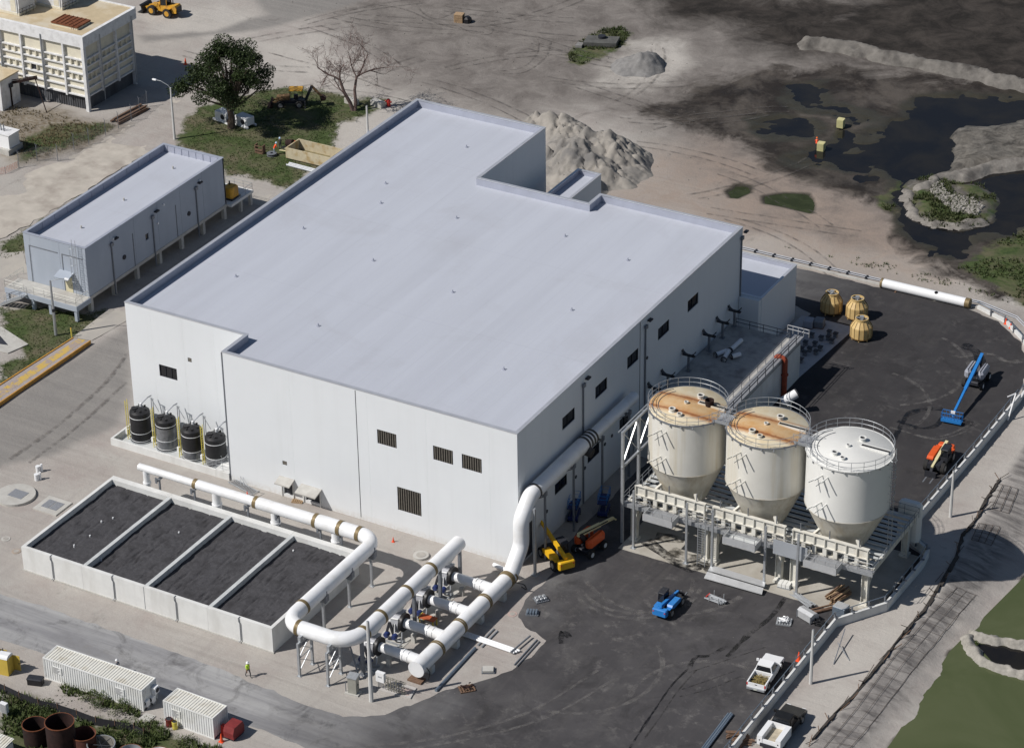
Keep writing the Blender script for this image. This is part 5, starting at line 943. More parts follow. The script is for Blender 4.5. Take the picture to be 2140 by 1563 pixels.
part('pipe', PVC, sp, lambda m: m.tube([(q[0]-1.3,q[1]-1.2,1.7),(q[0],q[1],2.6)],0.55,16), 40); part('cap', DARKM, sp, lambda m: m.cyl((q[0],q[1],2.6),(q[0]+0.1,q[1]+0.1,2.68),0.6,n=16)); part('cradle', CONC, sp, lambda m: m.box(q[0]-1.5,q[0]-0.4,q[1]-1.4,q[1]-0.4,0,1.5))
# equipment pads with anchor piers
for k, q in enumerate(((6.64,61.37),(8.25,63.06),(9.17,62.86),(8.69,61.78),(7.97,61.25),(9.4,61.19),(6.77,59.23),(7.89,59.56),(7,57.59),(7.87,58.05),(8.9,58.87),(7.76,56.9),(8.83,57.75),(8.08,55.06))):
    if k == 0: ap = thing('anchor_pier', 'dark anchor pier cast on the shaded concrete pad', 'pier', (q[0],q[1],0.02), 0, 'anchor piers on the shaded pad'); part('block', GALVD, ap, lambda m: m.box(-0.22,0.22,-0.22,0.22,0,0.55)); part('bolt_cap', DARKM, ap, lambda m: m.box(-0.3,0.3,-0.3,0.3,0.55,0.62))
    else: copy_tree(ap, (q[0],q[1],0.02), 0)

# ================================================================== VEHICLES AND MACHINES (local +y is forward)
def heading(a, b): return math.atan2(b[1]-a[1], b[0]-a[0])-PI/2
def wheel(parent, x, y, r, w, m=TYRE, rim=RIM):
    t = part('wheel', m, parent, lambda q: (q.cyl((x-w/2,y,r),(x+w/2,y,r),r,n=20),), 40)
    s = 1 if x > 0 else -1
    part('rim', rim, t, lambda q: (q.cyl((x+s*w*0.5,y,r),(x+s*(w*0.5+0.02),y,r),r*0.55,n=14), q.cyl((x-s*w*0.5,y,r),(x-s*(w*0.5+0.02),y,r),r*0.55,n=14)))
    return t
def wheels(t, tr, y0, y1, r, w, rim=RIM):
    for x in (-tr, tr):
        for y in (y0, y1): wheel(t, x, y, r, w, rim=rim)

# ---- white pickup
def pickup_body(t, pm, L=5.7, Wd=1.0):
    part('hood', pm, t, lambda m: (m.side([(1.05,0.45),(2.75,0.45),(2.85,0.8),(2.7,1.02),(1.1,1.18)], -Wd+0.03, Wd-0.03)))
    cb = part('cab', pm, t, lambda m: (m.side([(-0.72,0.45),(1.15,0.45),(1.15,1.16),(-0.72,1.16)], -Wd, Wd),))
    i = MB(); a = i.p((-0.93,-0.70,1.16),(0.93,-0.70,1.16),(0.96,1.2,1.16),(-0.96,1.2,1.16),(-0.74,-0.55,1.86),(0.74,-0.55,1.86),(0.76,0.45,1.9),(-0.76,0.45,1.9))
    for q in ((0,3,2,1),(4,5,6,7),(0,1,5,4),(1,2,6,5),(2,3,7,6),(3,0,4,7)): i.face(*(a+k for k in q))
    ro = i.build('cab_roof', pm, t)
    def gl(pts): b = MB(); k = b.p(*pts); b.face(k,k+1,k+2,k+3); return b.build('window', GLASS, ro)
    gl([(-0.82,-0.695,1.24),(0.82,-0.695,1.24),(0.68,-0.585,1.76),(-0.68,-0.585,1.76)]); gl([(-0.88,1.155,1.24),(0.88,1.155,1.24),(0.70,0.555,1.82),(-0.70,0.555,1.82)])
    for s in (-1,1): gl([(s*0.95,-0.5,1.22),(s*0.965,0.95,1.22),(s*0.80,0.40,1.80),(s*0.785,-0.42,1.78)])
    part('bumper', GALV, t, lambda m: m.box(-Wd,Wd,2.86,3.0,0.45,0.72))
    for s in (-1,1):
        part('headlight', WPAINT if pm is not WPAINT else GALV, t, lambda m: m.box(s*0.72-0.18,s*0.72+0.18,2.78,2.87,0.73,0.95)); part('mirror', pm, t, lambda m: m.box(s*1.2-0.12,s*1.2+0.12,0.85,1.0,1.2,1.45)); part('door_handle', DARKM, cb, lambda m: m.box(s*(Wd+0.01)-0.015,s*(Wd+0.01)+0.015,-0.35,-0.2,1.0,1.05))
    part('underbody', DARKM, t, lambda m: m.box(-0.8,0.8,-2.6,2.6,0.32,0.46))
p0 = (31.95,-8.09,0.6); p1 = (31.55,-3.39,0.8); pc = ((p0[0]+p1[0])/2,(p0[1]+p1[1])/2)
PU = thing('pickup_truck', 'white pickup with cut cane in its bed parked by the kerb wall', 'pickup', pc, heading(p0,p1))
pickup_body(PU, WPAINT)
part('bed_floor', DARKM, PU, lambda m: m.box(-0.9,0.9,-2.75,-0.74,0.5,0.58))
for s in (-1,1): part('bed_side', WPAINT, PU, lambda m: m.side([(-2.78,0.5),(-0.73,0.5),(-0.73,1.14),(-2.78,1.14)], s*0.94-0.06, s*0.94+0.06)); part('tail_light', RED, PU, lambda m: m.box(s*0.93-0.06,s*0.93+0.06,-2.84,-2.785,0.8,1.08)); part('wheel_arch', BLACK, PU, lambda m: m.cyl((s*1.005,-1.75,0.42),(s*0.99,-1.75,0.42),0.5,n=18)); part('wheel_arch', BLACK, PU, lambda m: m.cyl((s*1.005,1.95,0.42),(s*0.985,1.95,0.42),0.5,n=18))
tg = part('tailgate', WPAINT, PU, lambda m: m.box(-0.87,0.87,-2.83,-2.76,0.5,1.13)); part('handle', DARKM, tg, lambda m: m.box(-0.12,0.12,-2.85,-2.83,0.95,1.02)); part('rear_bumper', GALV, PU, lambda m: m.box(-0.95,0.95,-3.0,-2.85,0.42,0.62)); part('number_plate', mat('plate_paint',(0.6,0.62,0.55),0.6), PU, lambda m: m.box(-0.17,0.17,-3.02,-3.0,0.46,0.58))
wheels(PU, 0.88, -1.75, 1.95, 0.41, 0.27)
ld = thing('cane_load', 'tangle of dry cut cane heaped in the white pickup bed', 'cane', (pc[0],pc[1],0), heading(p0,p1)); rr = random.Random(4)
for k in range(70):
    x, y = rr.uniform(-0.6,0.65), rr.uniform(-2.45,-1.0); a = rr.uniform(0,PI); l = rr.uniform(0.25,0.5); z = 0.72+rr.uniform(0,0.36)*(1-abs(x))
    part('cane_stick', BAMB, ld, lambda m: m.cyl((x-l*math.cos(a),y-l*math.sin(a),z),(x+l*math.cos(a),y+l*math.sin(a),z+rr.uniform(-0.06,0.1)),0.022,n=4))
# ---- black truck with white service body
k0 = (37.3,-14.9,0.9); k1 = (37.01,-10.36,0.9); kc = (k0[0]-0.15,k0[1]+0.1)
BT = thing('service_truck', 'black truck with a white open service body behind the kerb wall', 'truck', (kc[0],kc[1],0), 0.02); BT.scale = (1.12,)*3
bo = bpy.data.objects
pickup_body(BT, KPAINT)
for ch in BT.children: ch.location.y += 1.5
part('body_floor', mat('worn_bed_floor',(0.42,0.37,0.28),0.8,var=0.25,scale=2), BT, lambda m: m.box(-0.6,0.6,-1.6,0.55,0.85,0.95)); part('bulkhead', WPAINT, BT, lambda m: m.box(-0.62,0.62,0.56,0.68,0.85,1.5)); part('tailgate', WPAINT, BT, lambda m: m.box(-0.6,0.6,-1.72,-1.62,0.75,1.2)); part('rear_frame', DARKM, BT, lambda m: m.box(-0.8,0.8,-1.8,0.6,0.45,0.8))
for s in (-1,1):
    b = part('side_locker', WPAINT, BT, lambda m: m.box(s*0.86-0.24,s*0.86+0.24,-1.75,0.68,0.55,1.5)); part('locker_handle', DARKM, b, lambda m: [m.box(s*0.86-0.05,s*0.86+0.05,-1.77,-1.75,1.0,1.12)])
wheels(BT, 0.88, -0.6, 3.4, 0.41, 0.28)
mud = thing('bed_litter', 'dry leaf litter lying in the white service body', 'litter', (kc[0],kc[1],0), 0.02)
part('leaf_heap', BAMB, mud, lambda m: [m.cyl((rr.uniform(-0.3,0.4),rr.uniform(-1.4,-0.5),0.97),(rr.uniform(-0.3,0.4),rr.uniform(-1.4,-0.5),1.0),0.03,n=3) for k in range(40)])['kind'] = 'stuff'

# ---- telescopic handlers
def telehandler(name, label, loc, rz, col, boomc, raise_deg=5, cab_side=-1, forks=True, ext=1.0, hoodc=None):
    t = thing(name, label, 'telehandler', loc, rz, 'telescopic handlers')
    part('chassis', DARKM, t, lambda m: m.box(-0.75,0.75,-2.3,2.0,0.55,1.15)); part('counterweight', col, t, lambda m: m.rbox(-0.95,0.95,-2.75,-2.0,0.6,1.5,0.12))
    part('axle', DARKM, t, lambda m: m.box(-0.9,0.9,1.25,1.55,0.45,0.75)); part('axle', DARKM, t, lambda m: m.box(-0.9,0.9,-1.65,-1.35,0.45,0.75)); wheels(t, 1.0, -1.5, 1.4, 0.62, 0.42)
    s = cab_side
    cb = part('cab', DARKM, t, lambda m: ([m.cyl((s*0.72+dx,y,1.1),(s*0.72+dx*0.85,y,2.45),0.045,n=5) for dx in (-0.4,0.4) for y in (-0.75,0.55)], m.rbox(s*0.72-0.46,s*0.72+0.46,-0.85,0.65,2.42,2.56,0.06)))
    part('window', GLASS, cb, lambda m: m.box(s*0.72-0.37,s*0.72+0.37,-0.72,0.52,1.5,2.40)); part('seat_tub', DARKM, cb, lambda m: m.box(s*0.72-0.42,s*0.72+0.42,-0.8,0.6,0.9,1.5))
    h = part('engine_hood', hoodc or col, t, lambda m: m.side([(-1.5,0.95),(1.1,0.95),(1.1,1.3),(0.8,1.5),(-1.3,1.62),(-1.5,1.4)], -s*0.78-0.36, -s*0.78+0.36)); part('grille', DARKM, h, lambda m: m.box(-s*0.78-0.3,-s*0.78+0.3,-1.53,-1.5,1.0,1.35))
    part('fender', col, t, lambda m: m.box(s*0.8-0.3,s*0.8+0.3,-2.0,-1.0,1.28,1.36)); part('fender', col, t, lambda m: m.box(-s*0.8-0.3,-s*0.8+0.3,-2.0,-1.0,1.28,1.36))
    a = rad(raise_deg); py, pz = -2.1, 1.75; L = 4.6*ext; d = Vector((0,math.cos(a),math.sin(a))); P = Vector((0,py,pz)); tip = P+d*L
    b = part('boom', boomc, t, lambda m: m.bar(P-d*0.3,P+d*L*0.72,0.34,0.42)); part('boom_section', boomc, b, lambda m: m.bar(P+d*L*0.70,tip,0.26,0.32)); part('lift_ram', GALV, t, lambda m: m.cyl((0.0,-0.4,1.0),P+d*1.9,0.08,n=8)); part('boom_head', DARKM, b, lambda m: m.bar(tip,tip+Vector((0,0.35,-0.75)),0.3,0.3))
    if forks:
        c = tip+Vector((0,0.45,-0.8)); part('carriage', DARKM, t, lambda m: m.box(-0.65,0.65,c.y,c.y+0.1,c.z-0.25,c.z+0.55))
        for x in (-0.4,0.4): part('fork', GALVD, t, lambda m: m.box(x-0.07,x+0.07,c.y+0.1,c.y+1.3,c.z-0.28,c.z-0.22))
    for x in (-0.75,0.75): part('tail_light', RED, t, lambda m: m.box(x-0.08,x+0.08,-2.78,-2.75,1.1,1.25))
    return t
telehandler('telehandler', 'blue telehandler with open forks standing in the front yard', (17.7,0.57), heading((17.63,-1.28),(17.61,3.76)), BLUE, BLUE, -8).scale = (0.86,)*3
telehandler('telehandler', 'orange telehandler with cream boom parked beside the kerb wall', (31.64,40.78), heading((30.89,46),(31.22,37.27)), ORANGE, CREAMB, -9)
telehandler('telehandler', 'yellow telehandler half in shade at the building corner under the riser', (2.93,2.91), heading((4.32,2.29),(-0.63,5.71)), GOLD, GOLD, 12, 1, False, 1.45)

# ---- boom lifts
def boom_lift(label, base, rz, col, hood, chassis, tip, basketc, boomc, wb=1.2):
    t = thing('boom_lift', label, 'boom lift', (base[0],base[1],0), rz, 'boom lifts')
    part('chassis', chassis, t, lambda m: (m.rbox(-0.75,0.75,-wb-0.3,wb+0.3,0.5,0.95,0.1), m.box(-1.1,1.1,-wb-0.15,-wb+0.15,0.4,0.6), m.box(-1.1,1.1,wb-0.15,wb+0.15,0.4,0.6))); wheels(t, 1.08, -wb, wb, 0.5, 0.38, WPAINT)
    part('turntable', DARKM, t, lambda m: (m.cyl((0,0,0.95),(0,0,1.15),0.65,n=20), m.box(-0.9,0.9,-1.2,1.3,1.15,1.35)))
    for x in (-0.75,0.75): part('engine_hood', hood, t, lambda m: m.rbox(x-0.42,x+0.42,-1.5,1.5,1.35,2.25,0.28))
    q = Matrix.Rotation(-rz,4,'Z') @ Vector((tip[0]-base[0],tip[1]-base[1],0)); root = Vector((0,0,0)); dirn = Vector((q.x,q.y,0)).normalized(); back = -dirn*1.9
    A = back+Vector((0,0,2.9)); Bp = Vector((q.x,q.y,tip[2]))-dirn*0.9
    part('mast', DARKM, t, lambda m: m.bar((back.x*0.2,back.y*0.2,1.3),(back.x*0.9,back.y*0.9,2.9),0.5,0.5))
    b = part('boom', boomc, t, lambda m: m.bar(A,A.lerp(Bp,0.62),0.36,0.42)); part('boom_section', boomc, b, lambda m: m.bar(A.lerp(Bp,0.6),Bp,0.26,0.30)); part('jib', boomc, b, lambda m: m.bar(Bp,Bp+dirn*0.5-Vector((0,0,0.45)),0.16,0.18)); part('lift_ram', GALV, t, lambda m: m.cyl((0,0,1.5),A.lerp(Bp,0.3),0.09,n=8)); part('cable_tray', BLACK, b, lambda m: m.bar(A+Vector((0.22,0,0.1)),A.lerp(Bp,0.8)+Vector((0.2,0,0.1)),0.1,0.1))
    if basketc:
        c = Vector((q.x,q.y,tip[2]-0.75)); side = Vector((-dirn.y,dirn.x,0))
        bk = part('basket_floor', basketc, t, lambda m: m.bar(c-side*1.2,c+side*1.2,0.85,0.1))
        def cg(m):
            cs = [c-side*1.2-dirn*0.4, c+side*1.2-dirn*0.4, c+side*1.2+dirn*0.4, c-side*1.2+dirn*0.4]; cs.append(cs[0])
            rail(m, cs, 1.1, 0.4, 0.03)
        part('basket_rail', basketc, bk, cg); part('control_panel', WPAINT, bk, lambda m: m.cbox((c-dirn*0.3+Vector((0,0,1.0))),(0.5,0.2,0.3))); part('kick_panel', basketc, bk, lambda m: m.bar(c-side*1.2+dirn*0.42+Vector((0,0,0.2)),c+side*1.2+dirn*0.42+Vector((0,0,0.2)),0.04,0.35))
    return t
bl = (28.46,60.43); boom_lift('blue boom lift with grey hoods and a lowered basket on the asphalt', bl, heading(bl,(28.98,51.51)), BLUE, HOODG, DARKM, (29.46,50.13,1.1), BLUE, BLUE, 1.3)
ol = (5.12,6.44); boom_lift('orange boom lift with cream boom in the shade beside the building', ol, heading(ol,(5.82,12.26)), ORANGE, ORANGE, DARKM, (6.1,11.25,2.2), None, CREAMB, 1.2)
# scissor lifts in the deep shade by the wall
for q, l in (((0.55,11.41),'small blue scissor lift in the shade close to the building wall'),((2.97,13.83),'small blue scissor lift in the shade farther from the wall')):
    t = thing('scissor_lift', l, 'scissor lift', q, 0.3, 'scissor lifts in the shade'); part('base', DBLUE, t, lambda m: m.rbox(-0.55,0.55,-1.1,1.1,0.3,0.75,0.06)); part('scissor_stack', GALVD, t, lambda m: [m.bar((s*0.35,-0.9,0.8+k*0.22),(s*0.35,0.9,1.0+k*0.22),0.06) for s in (-1,1) for k in range(4)]); part('platform', DBLUE, t, lambda m: m.box(-0.55,0.55,-1.15,1.15,1.75,1.85)); part('guard_rail', BLUE, t, lambda m: rail(m,[(-0.5,-1.1,1.85),(0.5,-1.1,1.85),(0.5,1.1,1.85),(-0.5,1.1,1.85),(-0.5,-1.1,1.85)],1.0,0.8,0.03)); wheels(t, 0.5, -0.8, 0.8, 0.2, 0.15)

# ---- wheel loader
wl0 = (-127.4,109.59); wl1 = (-124.38,109.61); LO = thing('wheel_loader', 'yellow wheel loader with black bucket working on the dirt road', 'loader', ((wl0[0]+wl1[0])/2,(wl0[1]+wl1[1])/2), heading(wl1,wl0))
part('rear_frame', YELLOW, LO, lambda m: m.side([(-3.1,0.9),(-0.2,0.8),(-0.2,1.7),(-2.9,2.1),(-3.2,1.7)], -0.75, 0.75)); part('front_frame', YELLOW, LO, lambda m: m.side([(-0.1,0.7),(1.9,0.7),(1.8,1.6),(0.3,1.7)], -0.5, 0.5))
cbn = part('cab', YELLOW, LO, lambda m: ([m.cyl((x,y,1.7),(x*0.9,y,3.1),0.06,n=5) for x in (-0.65,0.65) for y in (-1.3,-0.1)], m.rbox(-0.75,0.75,-1.45,0.05,3.1,3.25,0.08))); part('window', GLASS, cbn, lambda m: m.box(-0.6,0.6,-1.25,-0.15,1.75,3.08))
for s in (-1,1): part('lift_arm', YELLOW, LO, lambda m: (m.bar((s*0.45,0.5,1.7),(s*0.45,2.9,0.8),0.2,0.35)))
bk = part('bucket', BLACK, LO, lambda m: m.side([(2.9,0.15),(4.0,0.1),(3.4,0.25),(3.1,0.6),(3.2,1.15),(3.5,1.4),(3.1,1.35),(2.85,0.8)], -1.35, 1.35)); part('engine_grille', DARKM, LO, lambda m: m.box(-0.6,0.6,-3.3,-3.16,1.0,1.9)); part('exhaust', DARKM, LO, lambda m: m.cyl((0.3,-1.9,2.0),(0.3,-1.9,2.8),0.07,n=8)); wheels(LO, 0.95, -1.6, 1.35, 0.78, 0.55, YELLOW)
for s in (-1,1): part('fender', YELLOW, LO, lambda m: m.box(s*0.95-0.3,s*0.95+0.3,-2.3,-0.9,1.62,1.7))

# ---- backhoe in the tree shade
bh0 = (-90.08,88.88); bh1 = (-86.69,90.67); BH_ = thing('backhoe_loader', 'backhoe loader with yellow roof standing in the tree shade', 'backhoe', ((bh0[0]+bh1[0])/2,(bh0[1]+bh1[1])/2), heading(bh1,bh0))
OLDY = mat('faded_machine_paint',(0.16,0.10,0.05),0.7,var=0.3,scale=3)
part('chassis', DARKM, BH_, lambda m: m.box(-0.45,0.45,-1.9,2.2,0.6,1.1)); part('hood', OLDY, BH_, lambda m: m.side([(0.4,1.1),(2.3,1.1),(2.3,1.6),(0.4,1.8)], -0.45, 0.45)); c2 = part('cab', DARKM, BH_, lambda m: [m.cyl((x,y,1.1),(x,y,2.65),0.05,n=5) for x in (-0.65,0.65) for y in (-1.4,0.3)]); part('roof', YELLOW, c2, lambda m: m.rbox(-0.8,0.8,-1.6,0.5,2.65,2.82,0.1)); part('seat', BLACK, c2, lambda m: m.box(-0.3,0.3,-0.8,-0.2,1.2,1.8))
wheels(BH_, 0.9, -1.0, 1.7, 0.55, 0.38); 
for s in (-1,1): part('loader_arm', OLDY, BH_, lambda m: m.bar((s*0.5,0.5,1.6),(s*0.5,3.0,0.7),0.16,0.25))
part('front_bucket', RUSTD, BH_, lambda m: m.side([(2.9,0.1),(3.7,0.1),(3.2,0.3),(3.1,0.8),(3.2,1.0),(2.9,0.9)], -1.1, 1.1)); part('hoe_boom', DARKM, BH_, lambda m: m.bar((0,-1.9,1.0),(0,-2.9,3.2),0.28,0.4)); part('dipper', OLDY, BH_, lambda m: m.bar((0,-2.8,3.2),(0,-4.2,1.6),0.24,0.34)); part('hoe_bucket', RUSTD, BH_, lambda m: m.side([(-4.5,1.7),(-4.0,1.7),(-4.1,0.9),(-4.8,1.0),(-4.9,1.3)], -0.35, 0.35))
for s in (-1,1): part('stabiliser', DARKM, BH_, lambda m: m.bar((s*0.5,-1.8,1.0),(s*1.2,-1.9,0.1),0.14))

# ================================================================== KERB WALL WITH RAIL ALONG THE ASPHALT
KW = thing('kerb_wall', 'long pale concrete kerb wall with pipe rail along the asphalt edge', 'wall', (0,0,0))
def kerb_run(pts, h=1.05, t=0.32, post=2.45, sub=None):
    for a, b in zip(pts, pts[1:]):
        a, b = Vector((*a,0)), Vector((*b,0)); d = (b-a); L = d.length; d.normalize(); s = Vector((-d.y,d.x,0)); n = max(1, round(L/post))
        for k in range(n):
            p, q = a+d*(L*k/n), a+d*(L*(k+1)/n); w = part('wall_block', CONCW, KW, lambda m: m.prism([tuple((p+d*0.006-s*t/2)[:2]),tuple((q-d*0.006-s*t/2)[:2]),tuple((q-d*0.006+s*t/2)[:2]),tuple((p+d*0.006+s*t/2)[:2])],0,h))
            part('post', GALVD, KW, lambda m: m.bar(p+s*(t/2+0.05)+Vector((0,0,h-0.7)),p+s*(t/2+0.05)+Vector((0,0,h+0.62)),0.14,0.2)); part('bracket', GALVD, KW, lambda m: m.bar(p-s*t*0.6+Vector((0,0,h+0.06)),p+s*(t/2+0.15)+Vector((0,0,h+0.06)),0.22,0.12))
        part('rail', BLUEST, KW, lambda m: m.tube([a+s*(t/2+0.1)+Vector((0,0,h+0.6)),b+s*(t/2+0.1)+Vector((0,0,h+0.6))],0.05,6))
kerb_run([(34.3,-34),(34.3,5.9)]); kerb_run([(34.3,5.9),(37.75,11.1),(38.0,20.3),(37.7,22.6),(34.4,24.7),(34.1,26.5)]); kerb_run([(34.1,26.5),(34.5,44.5),(34.6,58.5)])
arc = [(34.6,58.5),(34.2,63.0),(32.6,67.9),(29.9,72.6),(26.2,76.2),(21.8,78.1)]
kerb_run(arc, 0.45, 0.3, 2.6)
LK = thing('low_kerb', 'low pale kerb carrying twin white hoses beyond the annex', 'kerb', (0,0,0))
for k in range(11): part('kerb_block', CONC, LK, lambda m: m.box(-14+k*3.25,-14+(k+1)*3.25-0.02,78.0,78.35,0,0.22))
for dy in (0.9,1.35): part('hose', mat('dull_hose',(0.42,0.44,0.48),0.5), LK, lambda m: m.tube([(-16,78.0+dy,0.16),(8,78.1+dy,0.16),(21.5,78.4+dy,0.16),(27,76.8+dy,0.16),(31,73.0+dy,0.16),(34.5,67.5+dy,0.16)],0.065,8))
for k in range(13): part('hose_tie', DARKM, LK, lambda m: m.box(-12+k*2.6,-11.75+k*2.6,78.75,79.5,0.0,0.26))
BP = thing('barrier_pipe', 'big white pipe length with dark end collar lying along the kerb', 'pipe', (0,0,0)); b0 = (8.95,77.65,0.6); b1 = (20.76,78.11,0.6)
part('pipe', PVC, BP, lambda m: m.tube([(b0[0],77.75,0.62),(b1[0],77.75,0.62)],0.6,24), 40); part('collar', BAND, BP, lambda m: m.cyl((b1[0]-0.5,77.75,0.62),(b1[0]+0.1,77.75,0.62),0.64,n=24), 40); part('collar', BAND, BP, lambda m: m.cyl((b0[0]-0.05,77.75,0.62),(b0[0]+0.25,77.75,0.62),0.63,n=24), 40); part('branch_hole', BLACK, BP, lambda m: m.cyl((b0[0]+(b1[0]-b0[0])*0.63,77.55,1.05),(b0[0]+(b1[0]-b0[0])*0.63,77.5,1.23),0.22,n=14)); part('chock', WOODD, BP, lambda m: (m.box(b0[0]+2,b0[0]+2.2,77.1,78.4,0.0,0.1), ))

# ================================================================== POLES AND LAMPS
def light_pole(label, q, h, r=0.13):
    t = thing('light_pole', label, 'light pole', (q[0],q[1],gz(q[0],q[1])), 0, 'plain concrete light poles'); part('shaft', mat('pole_concrete',(0.55,0.55,0.54),0.7,var=0.06), t, lambda m: m.lathe([(r*1.5,0),(r,h)], n=8, cap=True)); part('cap', GALV, t, lambda m: m.cyl((0,0,h),(0,0,h+0.06),r*0.8,n=8)); return t
light_pole('pale pole behind the kerb wall near the parked pickup', (36.16,-4.49), 6.5); light_pole('pale pole behind the kerb wall near the orange telehandler', (36.85,31.21), 5.9); light_pole('tall pale pole in front of the valve branches', (-1.09,-28.08), 9.6, 0.16); light_pole('pale pole rising behind the roof edge near the bare tree', (-73.16,85.99), 4.6); light_pole('short pale pole cut by the bottom frame edge in the yard', (29.02,-27.05), 4.2)
SL = thing('street_lamp', 'tall street lamp with curved arm between road and grass', 'street lamp', (-96.87,72.18)); part('shaft', mat('pole_concrete',(0.55,0.55,0.54)), SL, lambda m: m.lathe([(0.19,0),(0.11,8.0)], n=8, cap=True)); part('arm', GALV, SL, lambda m: m.tube([(0,0,7.9),(-0.3,-0.1,8.3),(-1.3,-0.4,8.9),(-2.0,-0.6,9.0)],0.06,6)); part('lamp_head', WPAINT, SL, lambda m: m.rbox(-2.6,-1.9,-0.75,-0.45,8.92,9.1,0.06))
UP = thing('utility_pole', 'grey lamp pole on the grass before the raised building', 'street lamp', (-76.08,17.95)); part('shaft', GALV, UP, lambda m: m.lathe([(0.2,0),(0.12,7.6)], n=8, cap=True)); part('band', DARKM, UP, lambda m: m.cyl((0,0,3.3),(0,0,3.7),0.21,n=10)); part('arm', GALV, UP, lambda m: m.tube([(0,0,7.5),(1.0,0.4,7.9),(1.7,0.8,7.9)],0.05,6)); part('lamp_head', WPAINT, UP, lambda m: m.rbox(1.6,2.3,0.7,1.0,7.82,8.0,0.06))
YP = thing('bollard', 'slim yellow bollard at the end of the weighbridge', 'bollard', (-74.04,18.48)); part('tube', SAFEY, YP, lambda m: m.cyl((0,0,0),(0,0,1.2),0.09,n=10)); part('cap', YELLOW, YP, lambda m: m.lathe([(0.1,1.2),(0.06,1.27),(0.01,1.29)], n=10))

# ================================================================== WEIGHBRIDGE
WB = thing('weighbridge', 'worn yellow and grey steel weighbridge deck beside the road', 'weighbridge', (0,0,0)); wq = [(-73.31,17.77,0.4),(-70.8,18.15,0.4),(-71.1,-4.52,0.4),(-74.12,-0.82,0.4)]
wdm = NT('worn_yellow_deck'); n1 = wdm.noise(0.9,8,0.68); c = wdm.mix(wdm.rng(n1,0.46,0.56), (0.52,0.36,0.09), (0.33,0.27,0.24)); wdm.L(c, wdm.b.inputs['Base Color']); wdm.b.inputs['Roughness'].default_value = 0.8
WDG = mat('grey_deck_edge',(0.34,0.30,0.285),0.8,var=0.12,scale=1.5)
def lp(a, b, t): return tuple(a[i]+(b[i]-a[i])*t for i in range(2))
for k in range(16):
    a0, a1 = lp(wq[0],wq[3],k/16+0.0004), lp(wq[0],wq[3],(k+1)/16-0.0004); c0, c1 = lp(wq[1],wq[2],k/16+0.0004), lp(wq[1],wq[2],(k+1)/16-0.0004)
    part('deck_panel', WDG, WB, lambda m: m.prism([lp(a0,c0,0.07),lp(a0,c0,0.93),lp(a1,c1,0.93),lp(a1,c1,0.07)],0.05,0.40)); part('painted_strip', wdm.m, WB, lambda m: m.prism([lp(a0,c0,0.3),lp(a0,c0,0.7),lp(a1,c1,0.7),lp(a1,c1,0.3)],0.402,0.412))
    for f, g in ((0.0,0.06),(0.94,1.0)): part('edge_rail', mat('orange_edge_paint',(0.48,0.25,0.05),0.6,var=0.2,scale=2), WB, lambda m: m.prism([lp(a0,c0,f),lp(a0,c0,g),lp(a1,c1,g),lp(a1,c1,f)],0.02,0.5))

# ================================================================== CONTAINERS, CABINS, WORKERS
def corr(m, x0, x1, f, period=0.28, depth=0.05):
    # trapezoidal corrugated sheet along x; f(u, d, k) maps to points for two edges
    n = int((x1-x0)/period); pts = []
    for k in range(n):
        a = x0+(x1-x0)*k/n; w = (x1-x0)/n; pts += [(a,0),(a+w*0.35,0),(a+w*0.5,depth),(a+w*0.85,depth)]
    pts.append((x1,0)); i = m.p(*[f(u,d,0) for u,d in pts]); j = m.p(*[f(u,d,1) for u,d in pts])
    for k in range(len(pts)-1): m.face(i+k,i+k+1,j+k+1,j+k)
def container(label, loc, rz, L, wins, acs):
    t = thing('shipping_container', label, 'container', loc, rz, 'white site containers'); W_, H_ = 2.44, 2.58
    part('side_sheet', CONT, t, lambda m: corr(m,0.1,L-0.1,lambda u,d,k:(u,0.02+d,0.15+k*(H_-0.28)))); part('side_sheet', CONT, t, lambda m: corr(m,0.1,L-0.1,lambda u,d,k:(u,W_-0.02-d,0.15+k*(H_-0.28))))
    part('roof_sheet', CONTR, t, lambda m: corr(m,0.1,L-0.1,lambda u,d,k:(u,0.08+k*(W_-0.16),H_-0.03-d),0.32,0.06)); part('end_sheet', CONT, t, lambda m: corr(m,0.1,W_-0.1,lambda u,d,k:(L-0.02-d,u,0.15+k*(H_-0.28)))); part('end_door', CONT, t, lambda m: m.box(0.02,0.08,0.1,W_-0.1,0.15,H_-0.14)); part('floor', DARKM, t, lambda m: m.box(0.05,L-0.05,0.05,W_-0.05,0.05,0.15))
    for y in (0.0,W_-0.1):
        part('rail', CONT, t, lambda m: m.box(0.1,L-0.1,y,y+0.1,H_-0.13,H_)); part('rail', CONT, t, lambda m: m.box(0.1,L-0.1,y,y+0.1,0,0.15))
        for x in (0.0,L-0.1): part('corner_post', CONT, t, lambda m: m.box(x,x+0.1,y,y+0.1,0,H_))
    for x in (0.0,L-0.1): part('header', CONT, t, lambda m: m.box(x,x+0.1,0.1,W_-0.1,H_-0.13,H_))
    for x in wins:
        w = part('window', CONT, t, lambda m: m.box(x,x+1.05,-0.03,0.02,1.15,1.95)); part('louvre_slat', mat('dark_slat',(0.10,0.10,0.11),0.6), w, lambda m: [m.box(x+0.05,x+0.05+0.35*(1.6+0.4*(k%3)),-0.045,-0.031,1.22+k*0.14,1.27+k*0.14) for k in range(5)])
    for kk in range(acs):
        a = part('air_conditioner', WPAINT, t, lambda m: m.rbox(L+0.02,L+0.55,W_-1.0,W_-0.25,1.3,2.05,0.06)); part('fan_grille', DARKM, a, lambda m: m.cyl((L+0.55,W_-0.62,1.68),(L+0.57,W_-0.62,1.68),0.28,n=16))
    return t
